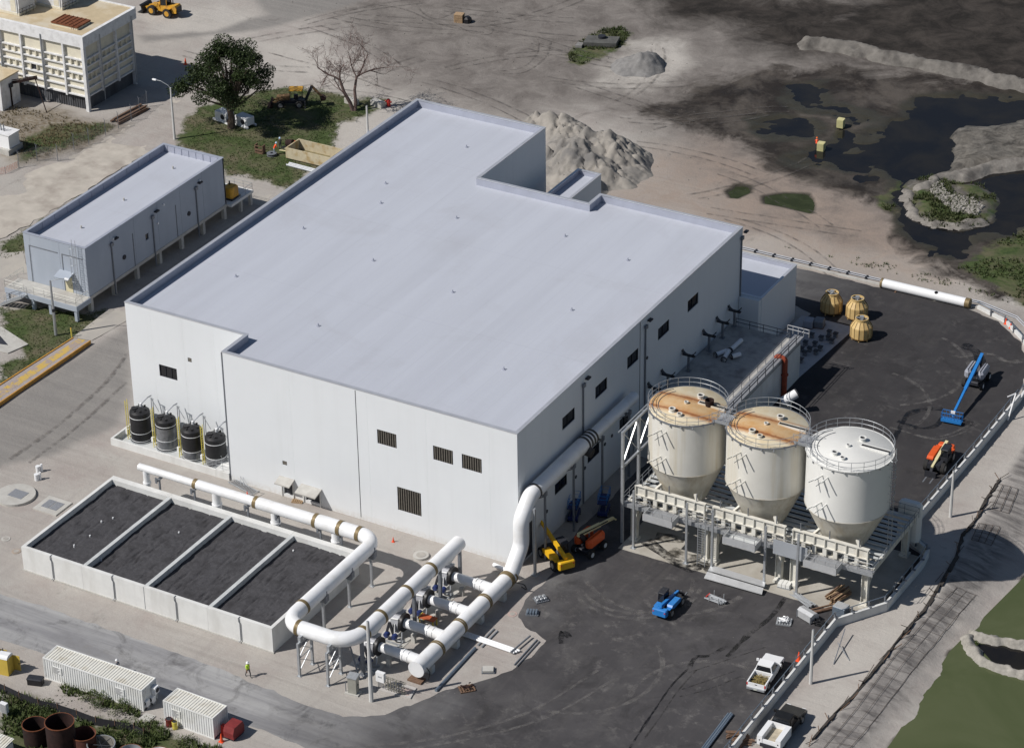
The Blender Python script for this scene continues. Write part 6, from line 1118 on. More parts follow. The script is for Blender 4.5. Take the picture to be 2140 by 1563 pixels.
container('long white shipping container office beside the grey road', (-32.29,-40.59,0), 0.0164, 12.19, (1.2,8.9), 1); container('short white shipping container at the road edge with red barrels', (-17.30,-40.73,0), -0.0169, 6.06, (1.0,), 0)
for q, l in (((-20.26,-39.71),'low pale condenser unit on the slab by the long container end'),((-20.13,-38.91),'pale condenser unit tight against the long container end')):
    t = thing('condenser_unit', l, 'air conditioner', q, 0, 'condenser units at the container end'); part('casing', WPAINT, t, lambda m: m.rbox(-0.35,0.35,-0.3,0.3,0.35,1.05,0.05)); part('fan', DARKM, t, lambda m: m.cyl((0,-0.32,0.7),(0,-0.3,0.7),0.24,n=14))
    for x in (-0.28,0.28): part('leg', GALV, t, lambda m: m.box(x-0.03,x+0.03,-0.2,0.2,0,0.35))
sb = thing('stepping_slab', 'pale concrete step slab by the container condensers', 'slab', (-19.14,-41.09)); part('slab', CONC, sb, lambda m: m.box(-0.6,0.6,-0.6,0.6,0,0.12)); part('shim', CONC, sb, lambda m: m.box(-0.5,0.5,-0.5,0.5,0.12,0.15))
TO = thing('portable_toilet', 'yellow portable toilet with white domed roof', 'portable toilet', (-36.37,-41.6), 0.15); part('cabin', mat('toilet_yellow',(0.55,0.40,0.07),0.5,var=0.06), TO, lambda m: m.box(-0.58,0.58,-0.58,0.58,0,2.0)); part('roof', WPAINT, TO, lambda m: m.side([(-0.62,2.0),(0.62,2.0),(0.55,2.2),(0.3,2.34),(-0.3,2.34),(-0.55,2.2)],-0.6,0.6)); d_ = part('door', MATS['toilet_yellow'], TO, lambda m: m.box(0.6,1.35,0.55,0.6,0.1,1.9)); part('handle', DARKM, d_, lambda m: m.box(1.2,1.3,0.5,0.55,0.95,1.05)); part('vent_pipe', DARKM, TO, lambda m: m.cyl((-0.4,0.4,2.2),(-0.4,0.4,2.6),0.05,n=8))
copy_tree(TO, (-38.12,-41.41), 0.2, 'second portable toilet mostly outside the left frame edge')
BB = thing('storage_box', 'small black storage box on the verge by the long container', 'box', (-32.51,-41.76), 0.3); part('box', BLACK, BB, lambda m: m.rbox(-0.8,0.8,-0.4,0.4,0,0.7,0.08)); part('lid', DARKM, BB, lambda m: m.rbox(-0.84,0.84,-0.44,0.44,0.62,0.8,0.08))
for q, l, m_, r_ in (((-16.47,-41.07),'dark red barrel at the near corner of the short container',mat('barrel_red',(0.20,0.03,0.03),0.6,var=0.2),0.35),((-15.7,-41.19),'yellow bucket beside the red barrel',SAFEY,0.28)):
    t = thing('barrel', l, 'barrel', q); part('shell', m_, t, lambda m: m.lathe([(r_*0.9,0),(r_,0.2),(r_*0.95,0.45),(r_,0.85),(r_*0.9,0.9)], n=16)); part('lid', DARKM, t, lambda m: m.cyl((0,0,0.8),(0,0,0.84),r_*0.9,n=16))
RT = thing('red_fuel_tank', 'dark red fuel tank box behind the short container end', 'tank', (-10.09,-39.29), -0.02); part('tank', MATS['barrel_red'], RT, lambda m: m.side([(-0.9,0.2),(0.9,0.2),(0.95,0.9),(0.7,1.5),(-0.7,1.5),(-0.95,0.9)],-0.45,0.75)); part('stand', DARKM, RT, lambda m: m.box(-0.4,0.7,-0.85,0.85,0,0.2)); part('pump', RED, RT, lambda m: m.box(-0.9,-0.47,-0.7,-0.3,0.1,1.3))
def cone(label, q, s=1.0):
    t = thing('traffic_cone', label, 'traffic cone', (q[0],q[1],max(0.0,gz(q[0],q[1]))+0.01), 0, 'orange traffic cones'); part('base', CONEO, t, lambda m: m.box(-0.22*s,0.22*s,-0.22*s,0.22*s,0,0.05)); part('body', CONEO, t, lambda m: m.lathe([(0.17*s,0.05),(0.04*s,0.85*s),(0.02*s,0.88*s)], n=14)); part('collar', WPAINT, t, lambda m: m.lathe([(0.105*s,0.42*s),(0.07*s,0.64*s)], n=14))
cone('orange traffic cone between the white pickup and the kerb wall', (33.46,-1.45), 1.25); cone('traffic cone by the short container and red fuel tank', (-10.46,-40.73), 1.1); cone('left cone of the pair on the curved kerb', (26.31,75.93)); cone('right cone of the pair on the curved kerb', (27.23,75.16)); cone('traffic cone on the road by the old white block', (-111.19,95.02), 1.2)
cone('small cone near the round manhole before the large building', (-14.49,-2.2), 0.7); cone('small cone by the grating section on the ground', (-33.86,-1.94), 0.7)

# ---- people
def person(label, loc, rz, pose, shirt, legs=TROUS, hat=WPAINT, hgt=1.0):
    me = bpy.data.meshes.new('person_rig'); V = []; Ed = []; Rr = []
    def v(p, r, par=None):
        V.append(p); Rr.append(r)
        if par is not None: Ed.append((par, len(V)-1))
        return len(V)-1
    lean = 0.0 if pose != 'bend' else 0.35
    pel = v((0,0,0.95),0.15); sp_ = v((0,lean*0.35,1.18),0.14,pel); ch = v((0,lean*0.8,1.38),0.155,sp_); nk = v((0,lean,1.52),0.06,ch); hd = v((0,lean*1.1+0.02,1.62),0.095,nk); v((0,lean*1.1+0.02,1.73),0.085,hd)
    st = 1 if pose == 'walk' else 0.15
    for s, k in ((-1,1),(1,-1)):
        hp = v((s*0.1,0,0.9),0.095,pel); kn = v((s*0.11,k*0.2*st+0.04,0.5),0.065,hp); an = v((s*0.11,k*0.30*st-0.05,0.09),0.045,kn); v((s*0.12,k*0.30*st+0.13,0.045),0.04,an)
        sh = v((s*0.2,lean*0.8,1.42),0.06,ch); el = v((s*0.26,lean*0.9-k*0.12*st,1.14),0.045,sh); fw = 0.22 if pose == 'bend' else 0.06
        wr = v((s*0.26,lean*0.9-k*0.16*st+fw,0.92),0.033,el); pm_ = v((s*0.255,lean*0.9-k*0.17*st+fw+0.03,0.84),0.034,wr)
        for f in range(4): a = v((s*0.255+(f-1.5)*0.0,lean*0.9-k*0.17*st+fw+0.0+f*0.02,0.78),0.009,pm_); v((s*0.25,lean*0.9-k*0.17*st+fw+0.02+f*0.02,0.74-0.008*(1.5-abs(f-1.5))),0.008,a)
        v((s*0.24,lean*0.9-k*0.17*st+fw+0.085,0.82),0.010,pm_)
    me.from_pydata(V, Ed, []); o = bpy.data.objects.new('rig', me); COL.objects.link(o); md = o.modifiers.new('skin','SKIN'); o.modifiers.new('sub','SUBSURF').levels = 1
    for i, r in enumerate(Rr): me.skin_vertices[0].data[i].radius = (r, r*0.8 if i in (0,1,2) else r)
    me.skin_vertices[0].data[0].use_root = True
    dg = bpy.context.evaluated_depsgraph_get(); nm = bpy.data.meshes.new_from_object(o.evaluated_get(dg)); bpy.data.objects.remove(o); nm.name = 'person'
    nm.materials.clear()
    for m_ in (legs, shirt, SKIN, BLACK): nm.materials.append(m_)
    for p in nm.polygons:
        c = p.center; p.use_smooth = True
        p.material_index = 3 if c.z < 0.11 else 2 if (c.z > 1.5 or (abs(c.x) > 0.19 and c.z < 1.2)) else 1 if c.z > 0.96 or abs(c.x) > 0.2 else 0
    b = bpy.data.objects.new('person', nm); COL.objects.link(b); b.location = (loc[0],loc[1],gz(loc[0],loc[1])+0.01); b.rotation_euler = (0,0,rz); b.scale = (hgt,)*3; tag(b, label, 'person', 'site workers')
    hy = lean*1.1+0.02
    part('helmet', hat, b, lambda m: m.lathe([(0.175,1.70),(0.14,1.705),(0.13,1.78),(0.09,1.84),(0.01,1.86)], (0,hy,0), 16), True)
    part('hair', DARKM, b, lambda m: m.lathe([(0.098,1.62),(0.104,1.71)], (0,hy-0.012,0), 12)); part('nose', SKIN, b, lambda m: m.cyl((0,hy+0.08,1.63),(0,hy+0.115,1.615),0.016,n=6))
    return b
person('person in lime vest and white helmet walking across the verge', (-14.24,-30.53), -PI/2-0.4, 'walk', VEST, hgt=1.03); person('person in white helmet half hidden behind the long container', (-26.17,-36.44), 1.2, 'stand', mat('grey_shirt',(0.3,0.3,0.32),0.8)); person('person with pale cap and orange shirt beside the tan box trailer', (-81.56,74.67), -0.6, 'bend', CONEO, mat('pale_jeans',(0.25,0.3,0.36),0.8), SHIRTB); person('person with pale cap in dark clothes behind the tan box trailer', (-81.76,76.53), 0.5, 'stand', TROUS, TROUS, SHIRTB)
person('person in orange crouching near the yellow crates in the mud', (-15.41,112), 0.3, 'bend', CONEO, TROUS, mat('orange_helmet',(0.7,0.15,0.03),0.5), 0.9)

# ================================================================== LEFT FRONT: RUSTED TANKS, SILT FENCE, CABINET
def old_tank(label, top, r, h, m_, inner, tilt=None, cross=False):
    t = thing('scrap_tank', label, 'tank', (top[0],top[1],0), 0, 'scrap steel tanks by the silt fence'); part('shell', m_, t, lambda m: m.lathe([(r,0),(r,h),(r-0.06,h),(r-0.06,0.3)], n=36), 40); part('inside_floor', inner, t, lambda m: m.cyl((0,0,0.28),(0,0,0.32),r-0.06,n=30)); part('rim', RUST if not cross else GALV, t, lambda m: m.lathe([(r+0.05,h-0.06),(r+0.05,h+0.02),(r-0.03,h+0.02)], n=36))
    if cross:
        for a in (0.3,1.4,2.5): part('stay', DARKM, t, lambda m: m.cyl((math.cos(a)*(r-0.1),math.sin(a)*(r-0.1),h-0.1),(-math.cos(a)*(r-0.1),-math.sin(a)*(r-0.1),h-0.3),0.04,n=5))
    return t
old_tank('open dark rusted tank, leftmost of the scrap tanks', (-26.39,-49.46,2.2), 1.22, 2.2, RUSTD, BLACK); old_tank('tallest open rusted tank beside the silt fence', (-23.39,-49.23,3.4), 1.42, 3.4, RUSTD, BLACK); old_tank('reddish tank with a pale rim, third of the scrap tanks', (-21.51,-48.11,1.9), 1.2, 1.9, mat('red_rust',(0.11,0.04,0.03),0.9,var=0.3,scale=2), mat('rust_water',(0.03,0.025,0.03),0.2)); old_tank('pale grey dish-shaped scrap tank with crossed stays', (-19.37,-48.18,1.5), 1.35, 1.5, mat('grey_rust',(0.22,0.21,0.19),0.8,var=0.25,scale=2), mat('pale_scale',(0.28,0.27,0.24),0.9,var=0.3), None, True); old_tank('pale scrap tank rim cut by the bottom frame edge', (-16.36,-47.56,1.2), 1.2, 1.2, GALV, GALVD); old_tank('outermost pale scrap tank cut by the bottom frame edge', (-13.81,-46.52,1.2), 1.1, 1.2, PVC, GALVD)
SF = thing('silt_fence', 'sagging black silt fence between the weeds and scrap tanks', 'fence', (0,0,0)); sfp = [(-36.79,-44.45),(-34.25,-44.56),(-32.27,-44.77),(-29.77,-44.88),(-27.64,-44.54),(-25.33,-44.45),(-22.94,-44.5),(-20.94,-44.04),(-18.9,-43.64),(-17.61,-43.82)]
def strip(m, pts, z0, z1, wob=0.0):
    for k, (a, b) in enumerate(zip(pts, pts[1:])):
        i = m.p((a[0],a[1],z0),(b[0],b[1],z0),(b[0],b[1]+wob,z1),(a[0],a[1]+wob,z1),(a[0]+0.03,a[1]+0.03,z0),(b[0]+0.03,b[1]+0.03,z0),(b[0]+0.03,b[1]+wob+0.03,z1),(a[0]+0.03,a[1]+wob+0.03,z1))
        for q in ((0,1,2,3),(4,7,6,5),(3,2,6,7)): m.face(*(i+j for j in q))
part('fabric', mat('black_geotextile',(0.018,0.018,0.022),0.85,var=0.3,scale=3), SF, lambda m: strip(m, sfp, 0, 0.85, 0.12))
for a in sfp: part('stake', WOODD, SF, lambda m: m.box(a[0]-0.03,a[0]+0.03,a[1]+0.05,a[1]+0.11,0,1.1))
CB = thing('meter_cabinet', 'grey meter cabinet on legs among the weeds at left', 'cabinet', (-31.72,-47.66)); part('box', WPAINT, CB, lambda m: m.box(-0.4,0.4,-0.2,0.2,0.6,1.7)); part('door', GALV, CB, lambda m: m.box(-0.35,0.35,-0.23,-0.2,0.66,1.64))
for x in (-0.3,0.3): part('leg', GALV, CB, lambda m: m.box(x-0.04,x+0.04,-0.05,0.05,0,0.6))
SR = thing('tin_roof_shed', 'pale corrugated roof corner at the lower left frame edge', 'shed', (-27.87,-52.2)); part('roof_sheet', CONTR, SR, lambda m: corr(m,-4.0,1.2,lambda u,d,k:(u,-3.5+k*3.5+(-0.0),1.9-d+0.25*k),0.3,0.06)); part('wall', CONT, SR, lambda m: m.box(-3.9,1.1,-3.3,-0.2,0,1.8))

# ================================================================== GROUND FITTINGS AND LOOSE MATERIAL
def disc(name, label, cat, q, r, h, m_, gr=None):
    t = thing(name, label, cat, q); part('slab', m_, t, lambda m: m.lathe([(r,0),(r,h),(0.01,h)], n=40))
    if gr: part('grating', GRATE, t, lambda m: m.box(*gr, h+0.002, h+0.03))
    else: part('lid', mat('worn_lid',(0.36,0.34,0.31),0.8,var=0.15), t, lambda m: m.cyl((0,0,h),(0,0,h+0.03),r*0.6,n=24))
disc('round_vault','large round concrete vault with a grating lid at left','vault',(-56.75,-14.39),2.25,0.3,CONC,(-0.7,1.2,-0.6,0.9)); disc('manhole','round concrete manhole between the loop and the building wall','manhole',(-10.3,-3.28),0.85,0.25,CONC); disc('manhole','pinkish round cover near the header pipe','manhole',(3.77,-8.08),0.5,0.04,mat('pink_cover',(0.42,0.32,0.29),0.9)); disc('manhole','small pale ring cover left of the basin','manhole',(-52.19,-21.9),0.5,0.05,CONC); disc('manhole','small brown ring cover by the basin corner','manhole',(-49.61,-23.33),0.5,0.05,mat('brown_cover',(0.36,0.30,0.25),0.9)); disc('manhole','faint ring cover beside the header pipe','manhole',(2.58,-10.91),0.6,0.03,mat('faint_cover',(0.33,0.31,0.29),0.9))
sqv = thing('square_vault','square concrete vault with twin grating lids left of the basin','vault',(-51.79,-14.11)); part('slab', CONC, sqv, lambda m: m.box(-1.6,1.6,-1.5,1.5,0,0.15))
for x in (-0.55,0.55): part('grating', GRATE, sqv, lambda m: m.box(x-0.5,x+0.5,-0.75,0.85,0.152,0.18))
for q, l in (((-57.79,-9.01),'white vent pipe stub, rear one of the pair'),((-56.83,-10.49),'white vent pipe stub, front one of the pair')):
    t = thing('vent_stub', l, 'pipe', q, 0, 'white vent stubs by the round vault'); part('pipe', PVC, t, lambda m: m.cyl((0,0,0),(0,0,0.8),0.26,n=16), 40); part('small_pipe', PVC, t, lambda m: m.cyl((0.28,0.3,0),(0.28,0.3,0.95),0.14,n=12), 40)
PAD = mat('slab_pad',(0.44,0.42,0.40),0.9,var=0.08)
ec = thing('equipment_cabinet','grey steel cabinet on a concrete foot near the road bend','cabinet',(-3.41,-27.82),0.12); part('plinth', CONC, ec, lambda m: m.box(-0.75,0.75,-0.45,0.5,0,0.15)); part('cabinet', mat('stainless_cabinet',(0.38,0.38,0.34),0.4,0.4,var=0.1), ec, lambda m: m.box(-0.42,0.5,-0.3,0.42,0.15,2.0)); part('roof', GALV, ec, lambda m: m.side([(-0.4,2.0),(0.5,2.0),(0.5,2.25),(-0.4,2.08)],-0.5,0.58)); part('handle', DARKM, ec, lambda m: m.box(0.5,0.54,0.1,0.2,1.0,1.2)); part('post', GALVD, ec, lambda m: m.cyl((-0.75,-0.1,0),(-0.75,-0.1,1.2),0.05,n=6))
cp = thing('control_panel','pale control box on a conduit rack behind the tall pole','control panel',(-1.13,-25.84)); part('box', WPAINT, cp, lambda m: m.box(-0.7,0.25,-0.15,0.25,0.9,2.0)); part('label_plate', mat('label_grey',(0.25,0.27,0.3),0.6), cp, lambda m: [m.box(-0.42+k*0.16,-0.32+k*0.16,-0.165,-0.15,1.45,1.62) for k in range(3)]); part('conduit_rack', mat('rack_steel',(0.28,0.27,0.23),0.6,0.2), cp, lambda m: ([m.cyl((0.4+k*0.16,-0.05+0.1*(k%2),0),(0.4+k*0.16,-0.05+0.1*(k%2),1.3+0.25*((k*7)%3)),0.035,n=5) for k in range(14)], [m.bar((0.35,0.15,z),(2.7,0.15,z),0.06) for z in (0.4,0.9,1.4,1.6)]))
for k in range(5): part('conduit', GALVD, cp, lambda m: m.cyl((-0.55+k*0.15,0.05,0),(-0.55+k*0.15,0.05,0.9),0.04,n=5))
pd = thing('equipment_pad','flat concrete pad with a pink repair before the control rack','pad',(1.19,-25.04),0.0); part('slab', PAD, pd, lambda m: m.prism([(-2.02,-26.33),(-1.06,-24.87),(1.53,-25.13),(1.95,-26.65),(-0.83,-26.78)] and [(-2.6,-1.2),(-2.2,0.8),(0.6,0.9),(1.0,-0.9)],0,0.14)); part('repair_patch', mat('pink_mortar',(0.47,0.38,0.34),0.9), pd, lambda m: m.box(-0.6,0.6,-0.7,0.4,0.141,0.15))
def loose(name, label, cat, a, b, r, m_, n=1, gap=0.3, z=None, group=None):
    t = thing(name, label, cat, (0,0,0), 0, group); d = Vector((b[0]-a[0],b[1]-a[1],0)); L = d.length; d.normalize(); s = Vector((-d.y,d.x,0))
    for k in range(n):
        o = s*(k-(n-1)/2)*gap; part('pipe_length' if 'pipe' in name else 'length', m_, t, lambda m: m.tube([Vector((a[0],a[1],(z or r)))+o+d*(0.1*(k%2)),Vector((b[0],b[1],(z or r)))+o+d*(0.15*(k%3))],r,10))
    return t
loose('pipe_bundle','three long white pipes lying across the verge from the header','pipe',(0.96,-13.76),(7.52,-13.99),0.12,PVC,3,0.30,0.2); loose('steel_beam','long grey-blue steel tube on the ground before the capped header','tube',(3.77,-23.64),(3.52,-15.39),0.16,BLUEST); loose('steel_bar','grey tube across the ends of the white pipes','tube',(7.25,-14.52),(7.56,-11.06),0.10,GALVD,1,0.3,0.35); loose('steel_bar','pair of dark steel tubes at the asphalt edge','tube',(8.63,-16.05),(8.51,-11.14),0.08,GALVD,2,0.35); loose('steel_bar','short grey tube near the header saddle blocks','tube',(3.73,-14.88),(3.71,-11.58),0.10,GALV,2,0.5)
def pallet(name, label, q, rz, m_, w=1.2, d=1.0, layers=1, cargo=None, cm=None):
    t = thing(name, label, 'pallet' if 'pallet' in name else 'stack', (q[0],q[1],max(0,gz(q[0],q[1]))+0.01), rz)
    for k in range(6): part('board', m_, t, lambda m: m.box(-w/2+k*w/5.4,-w/2+k*w/5.4+w*0.12,-d/2,d/2,0.10,0.14))
    for y in (-d/2+0.05,0,d/2-0.05): part('bearer', m_, t, lambda m: m.box(-w/2,w/2,y-0.05,y+0.05,0,0.10))
    if cargo: part('cargo', cm, t, cargo)
    return t
pallet('wooden_pallet','plain timber pallet lying before the low wall openings',(-28.28,-0.19),0.3,WOOD); rp_ = random.Random(11)
pallet('wooden_pallet','brown pallet with broken boards on the verge near the asphalt',(6.26,-21.83),0.8,WOODD,1.5,1.2,1,lambda m: [m.bar((rp_.uniform(-0.6,0.6),rp_.uniform(-0.4,0.6),0.2+0.04*k),(rp_.uniform(-0.6,0.9),rp_.uniform(-0.4,0.9),0.25+0.04*k),0.14,0.04) for k in range(7)],RUSTD); pallet('wooden_pallet','pallet with grey plates near the asphalt edge',(6.61,-18.1),0.5,GALVD,1.3,1.0,1,lambda m: [m.box(-0.55,0.55,-0.45,0.45,0.15+0.05*k,0.19+0.05*k) for k in range(4)],CONC)
pallet('pallet_of_castings','pallet of pale castings, upper one by the curved verge',(5.12,-4.42),0.9,GALVD,1.4,1.1,1,lambda m: [m.rbox(-0.6+0.42*i,-0.25+0.42*i,-0.4+0.45*j,-0.05+0.45*j,0.14,0.42,0.05) for i in range(3) for j in range(2)],GALV); pallet('pallet_of_castings','pallet of bluish castings, lower one by the curved verge',(5.53,-7.03),0.4,GALVD,1.3,1.0,1,lambda m: [m.box(-0.55+0.3*i,-0.35+0.3*i,-0.4,0.4,0.14,0.36) for i in range(4)],BLUEST)
lad = thing('grating_section','galvanised ladder and grating section lying by the building foot','ladder',(-35.21,-0.82),-0.25); part('frame', GALV, lad, lambda m: (m.box(-2.0,2.0,-0.5,-0.42,0.15,0.27), m.box(-2.0,2.0,0.42,0.5,0.15,0.27), m.tube([(2.0,-0.46,0.2),(2.4,-0.46,0.5),(2.4,0.46,0.5),(2.0,0.46,0.2)],0.04,5)))
for k in range(18): part('rung', GALV, lad, lambda m: m.box(-1.95+k*0.225,-1.89+k*0.225,-0.42,0.42,0.18,0.23))
# clutter by the silos
def bundle(name, label, cat, q, rz, n, L, r, m_, seed, spread=0.5, h=0.6, fan=0.1):
    t = thing(name, label, cat, q, rz); R_ = random.Random(seed)
    for k in range(n):
        x = R_.uniform(-spread,spread); z = 0.08+R_.uniform(0,h)*(1-abs(x)/spread*0.6); y = R_.uniform(-0.3,0.3); a = R_.uniform(-fan,fan)
        part('piece', m_ if k % 3 else (WOODD if m_ is WOOD else m_), t, lambda m: m.bar((x-a*L,y-L/2,z),(x+a*L,y+L/2,z+R_.uniform(-0.05,0.15)),r*2,r*1.6) if m_ in (WOOD,WOODD,RUST) else m.tube([(x-a*L,y-L/2,z),(x+a*L,y+L/2,z)],r,7))
    return t
bundle('timber_stack','stack of brown timber props at the slab edge by the end silo','timber',(32.31,10.89),-0.25,26,2.6,0.07,WOOD,5,0.8,1.0,0.06); bundle('timber_stack','low pile of long brown planks sliding off the slab','timber',(31.54,7.45),-0.7,9,3.6,0.08,WOODD,6,0.5,0.3,0.05); bundle('conduit_bundle','bundle of grey conduit on a stand before the end post','pipe',(29.38,8.6),1.15,12,2.8,0.05,GALV,8,0.4,0.4,0.04)
gp = bundle('pipe_rack','small rack of galvanised pipes with red end caps in the yard','pipe rack',(21.4,4.28),1.45,10,1.9,0.09,GALV,9,0.45,0.5,0.02); part('rack_frame', GALV, gp, lambda m: [m.box(-0.55,-0.48,y-0.04,y+0.04,0,0.8) for y in (-0.6,0.6)]+[m.box(0.48,0.55,y-0.04,y+0.04,0,0.8) for y in (-0.6,0.6)]); part('end_caps', RED, gp, lambda m: [m.cyl((-0.3+0.2*k,1.0,0.3),(-0.3+0.2*k,1.08,0.3),0.1,n=8) for k in range(4)])
bt_ = thing('steel_bin','curved grey steel bin tipped beside the conduit bundle','bin',(31.17,5.86),-0.35); part('hood', BALC, bt_, lambda m: m.side([(-0.6,0.1),(0.6,0.1),(0.6,0.7),(0.35,1.0),(-0.2,1.1),(-0.6,0.9)],-1.0,1.0)); part('feet', GALVD, bt_, lambda m: [m.box(x-0.05,x+0.05,-0.65,-0.55,0,0.9) for x in (-0.95,0.95)])
sc2 = thing('scrap_heap','dark tangle of scrap hoses beside the curved steel bin','scrap',(32.68,5.39)); part('tangle', BLACK, sc2, lambda m: [m.tube([(rp_.uniform(-0.7,0.7),rp_.uniform(-0.5,0.5),rp_.uniform(0.05,0.5)) for j in range(4)],0.06,5) for k in range(16)])['kind'] = 'stuff'
gb = thing('louvred_unit','grey louvred unit at the inner corner of the kerb wall','cabinet',(33.83,8.29),-0.1); part('case', BLUEST, gb, lambda m: m.box(-0.7,0.7,-0.6,0.6,0,1.0)); 
for k in range(5): part('top_slat', BALC, gb, lambda m: m.box(-0.68,0.68,-0.55+k*0.23,-0.38+k*0.23,1.0,1.08))
pallet('pallet_of_scrap','pale pallet of mixed fittings on the asphalt',(29.28,4.04),0.3,GALV,1.5,1.3,1,lambda m: [m.cyl((rp_.uniform(-0.5,0.5),rp_.uniform(-0.5,0.5),0.15+0.03*k),(rp_.uniform(-0.5,0.5),rp_.uniform(-0.5,0.5),0.25+0.02*k),0.07,n=6) for k in range(16)],PVC)
pallet('pallet_of_plate','white boxed pallet on the slab by the cream legs',(26.58,10.15),0.1,GALV,1.4,1.1,1,lambda m: [m.box(-0.65+0.45*k,-0.25+0.45*k,-0.5,0.5,0.14,0.5) for k in range(3)],SILON)
bundle('tube_bundle','bundle of long blue-grey tubes on skids at the bottom edge','tubes',(31.59,-16.38),heading((31.81,-18.96),(31.61,-13.52)),7,6.5,0.1,BLUEST,12,0.35,0.25,0.0); bundle('timber_stack','heap of cut brown timber by the kerb wall at the bottom edge','timber',(33.87,-16.28),-0.6,26,1.6,0.07,WOODD,15,0.9,0.6,0.5)
# ---- tan cooling drums
dr0 = None
for q, l, s in (((6.04,68.64),'tan cooling drum half in the annex shade, rear one','s'),((9.42,68.74),'tan cooling drum in the middle of three on the asphalt','m'),((11.96,64.21),'tan cooling drum nearest the silos','n')):
    if dr0 is None:
        dr0 = thing('cooling_drum', l, 'drum', q, 0, 'tan cooling drums'); r = 1.35
        part('shell', TAN, dr0, lambda m: m.lathe([(r*0.95,0.35),(r,0.4),(r,1.6),(r*0.98,1.75),(r*0.62,2.45),(r*0.6,2.6)], n=14)); part('top_ring', TAN, dr0, lambda m: m.lathe([(r*0.6,2.6),(r*0.62,2.8),(r*0.52,2.8),(r*0.5,2.3)], n=20)); part('throat', BLACK, dr0, lambda m: m.cyl((0,0,2.3),(0,0,2.42),r*0.52,n=20))
        for k in range(14): a = 2*PI*k/14; part('rib', mat('brown_rib',(0.24,0.15,0.06),0.6), dr0, lambda m: m.tube([(math.cos(a)*(r+0.02),math.sin(a)*(r+0.02),0.36),(math.cos(a)*(r+0.02),math.sin(a)*(r+0.02),1.72),(math.cos(a)*r*0.64,math.sin(a)*r*0.64,2.46)],0.03,5))
        part('fan_frame', GALV, dr0, lambda m: (m.bar((-0.8,0.1,2.75),(0.8,-0.1,2.75),0.12), m.bar((0,-0.8,2.72),(0.1,0.8,2.72),0.12), m.box(-0.25,0.25,-0.2,0.25,2.55,3.0))); part('base_ring', mat('brown_rib',(0.24,0.15,0.06)), dr0, lambda m: m.lathe([(r+0.02,0.28),(r+0.06,0.36),(r-0.05,0.36)], n=28))
        for k in range(7): a = 2*PI*k/7; part('leg', TAN, dr0, lambda m: m.box(math.cos(a)*1.2-0.07,math.cos(a)*1.2+0.07,math.sin(a)*1.2-0.07,math.sin(a)*1.2+0.07,0,0.36))
    else: copy_tree(dr0, q, 0.4, l)
for q, l in (((5.11,63.9),'pale slab of equipment on the shaded pad, left one'),((6.26,64.51),'dark equipment crate on the shaded pad, right one')):
    t = thing('equipment_crate', l, 'crate', q, 0.2); part('box', GALVD if 'dark' in l else HOODG, t, lambda m: m.rbox(-0.6,0.6,-0.7,0.7,0.1,1.0,0.1)); part('skid', WOODD, t, lambda m: m.box(-0.65,0.65,-0.75,0.75,0,0.1))

# ================================================================== FAR YARD THINGS
for q, l, s in (((-15.26,120.1),'pale yellow crate standing alone in the mud','a'),((-14.69,112.03),'pale yellow crate beside the crouching person in the mud','b')):
    t = thing('yellow_crate', l, 'crate', (q[0],q[1],gz(*q)), 0.1, 'yellow crates in the mud'); part('block', MUDB, t, lambda m: m.rbox(-0.5,0.5,-0.5,0.5,0,1.25,0.05)); part('strap', CREAMB, t, lambda m: (m.box(-0.52,0.52,-0.2,-0.1,0,1.27), m.box(-0.52,0.52,0.15,0.25,0,1.27)))
ps = thing('pallet_stack','stack of pale pallets with dark cover on the far dirt','pallet stack',(-83.18,128.57),0.2)
for k in range(7): part('pallet_layer', WOOD, ps, lambda m: [m.box(-0.7,0.7,-0.6,-0.2,0.2*k,0.2*k+0.12), m.box(-0.7,0.7,0.1,0.6,0.2*k,0.2*k+0.12)] if k % 2 else m.box(-0.7,0.7,-0.6,0.6,0.2*k,0.2*k+0.14))
part('cover', BLACK, ps, lambda m: m.rbox(0.72,1.9,-0.6,0.7,0,1.0,0.3))
sl = thing('concrete_slab_ruin','broken grey concrete slab with a pipe stub on the grassy mound','slab',(-59.71,131.02),0.45); part('slab', mat('dark_old_concrete',(0.10,0.10,0.095),0.9,var=0.3,scale=1), sl, lambda m: m.prism([(-2.6,-1.2),(2.4,-1.5),(2.9,1.2),(-2.0,1.6)],0,0.7)); part('pipe_stub', DARKM, sl, lambda m: m.cyl((0.2,0.6,0.7),(0.2,0.6,1.1),0.6,n=16)); part('broken_piece', GRAVM, sl, lambda m: m.prism([(-3.8,-1.6),(-2.8,-1.9),(-2.5,-0.6),(-3.4,-0.3)],0,0.4))
tb_ = thing('box_trailer','open tan steel box trailer on the grass behind the roof edge','trailer',(-75.65,75.66),0.0); a0 = -3.6
for nm, x0, x1, y0, y1 in (('side_wall',a0,3.8,-1.5,-1.3),('side_wall',a0,3.8,1.7,1.9),('end_wall',a0,a0+0.2,-1.3,1.7),('end_wall',3.6,3.8,-1.3,1.7)): part(nm, mat('tan_steel',(0.50,0.44,0.31),0.7,var=0.1,col2=(0.38,0.28,0.14),s2=1.0), tb_, lambda m: m.box(x0,x1,y0,y1,0.2,1.75))
part('floor', mat('weedy_floor',(0.20,0.17,0.09),0.9,var=0.3,col2=(0.34,0.30,0.24),s2=0.5), tb_, lambda m: m.box(a0+0.1,3.7,-1.4,1.8,0.15,0.3))
part('drawbar', CREAMB, tb_, lambda m: (m.bar((a0,-0.6,0.8),(a0-1.8,-0.5,0.6),0.12), m.bar((a0,0.9,0.8),(a0-1.8,-0.2,0.6),0.12)))
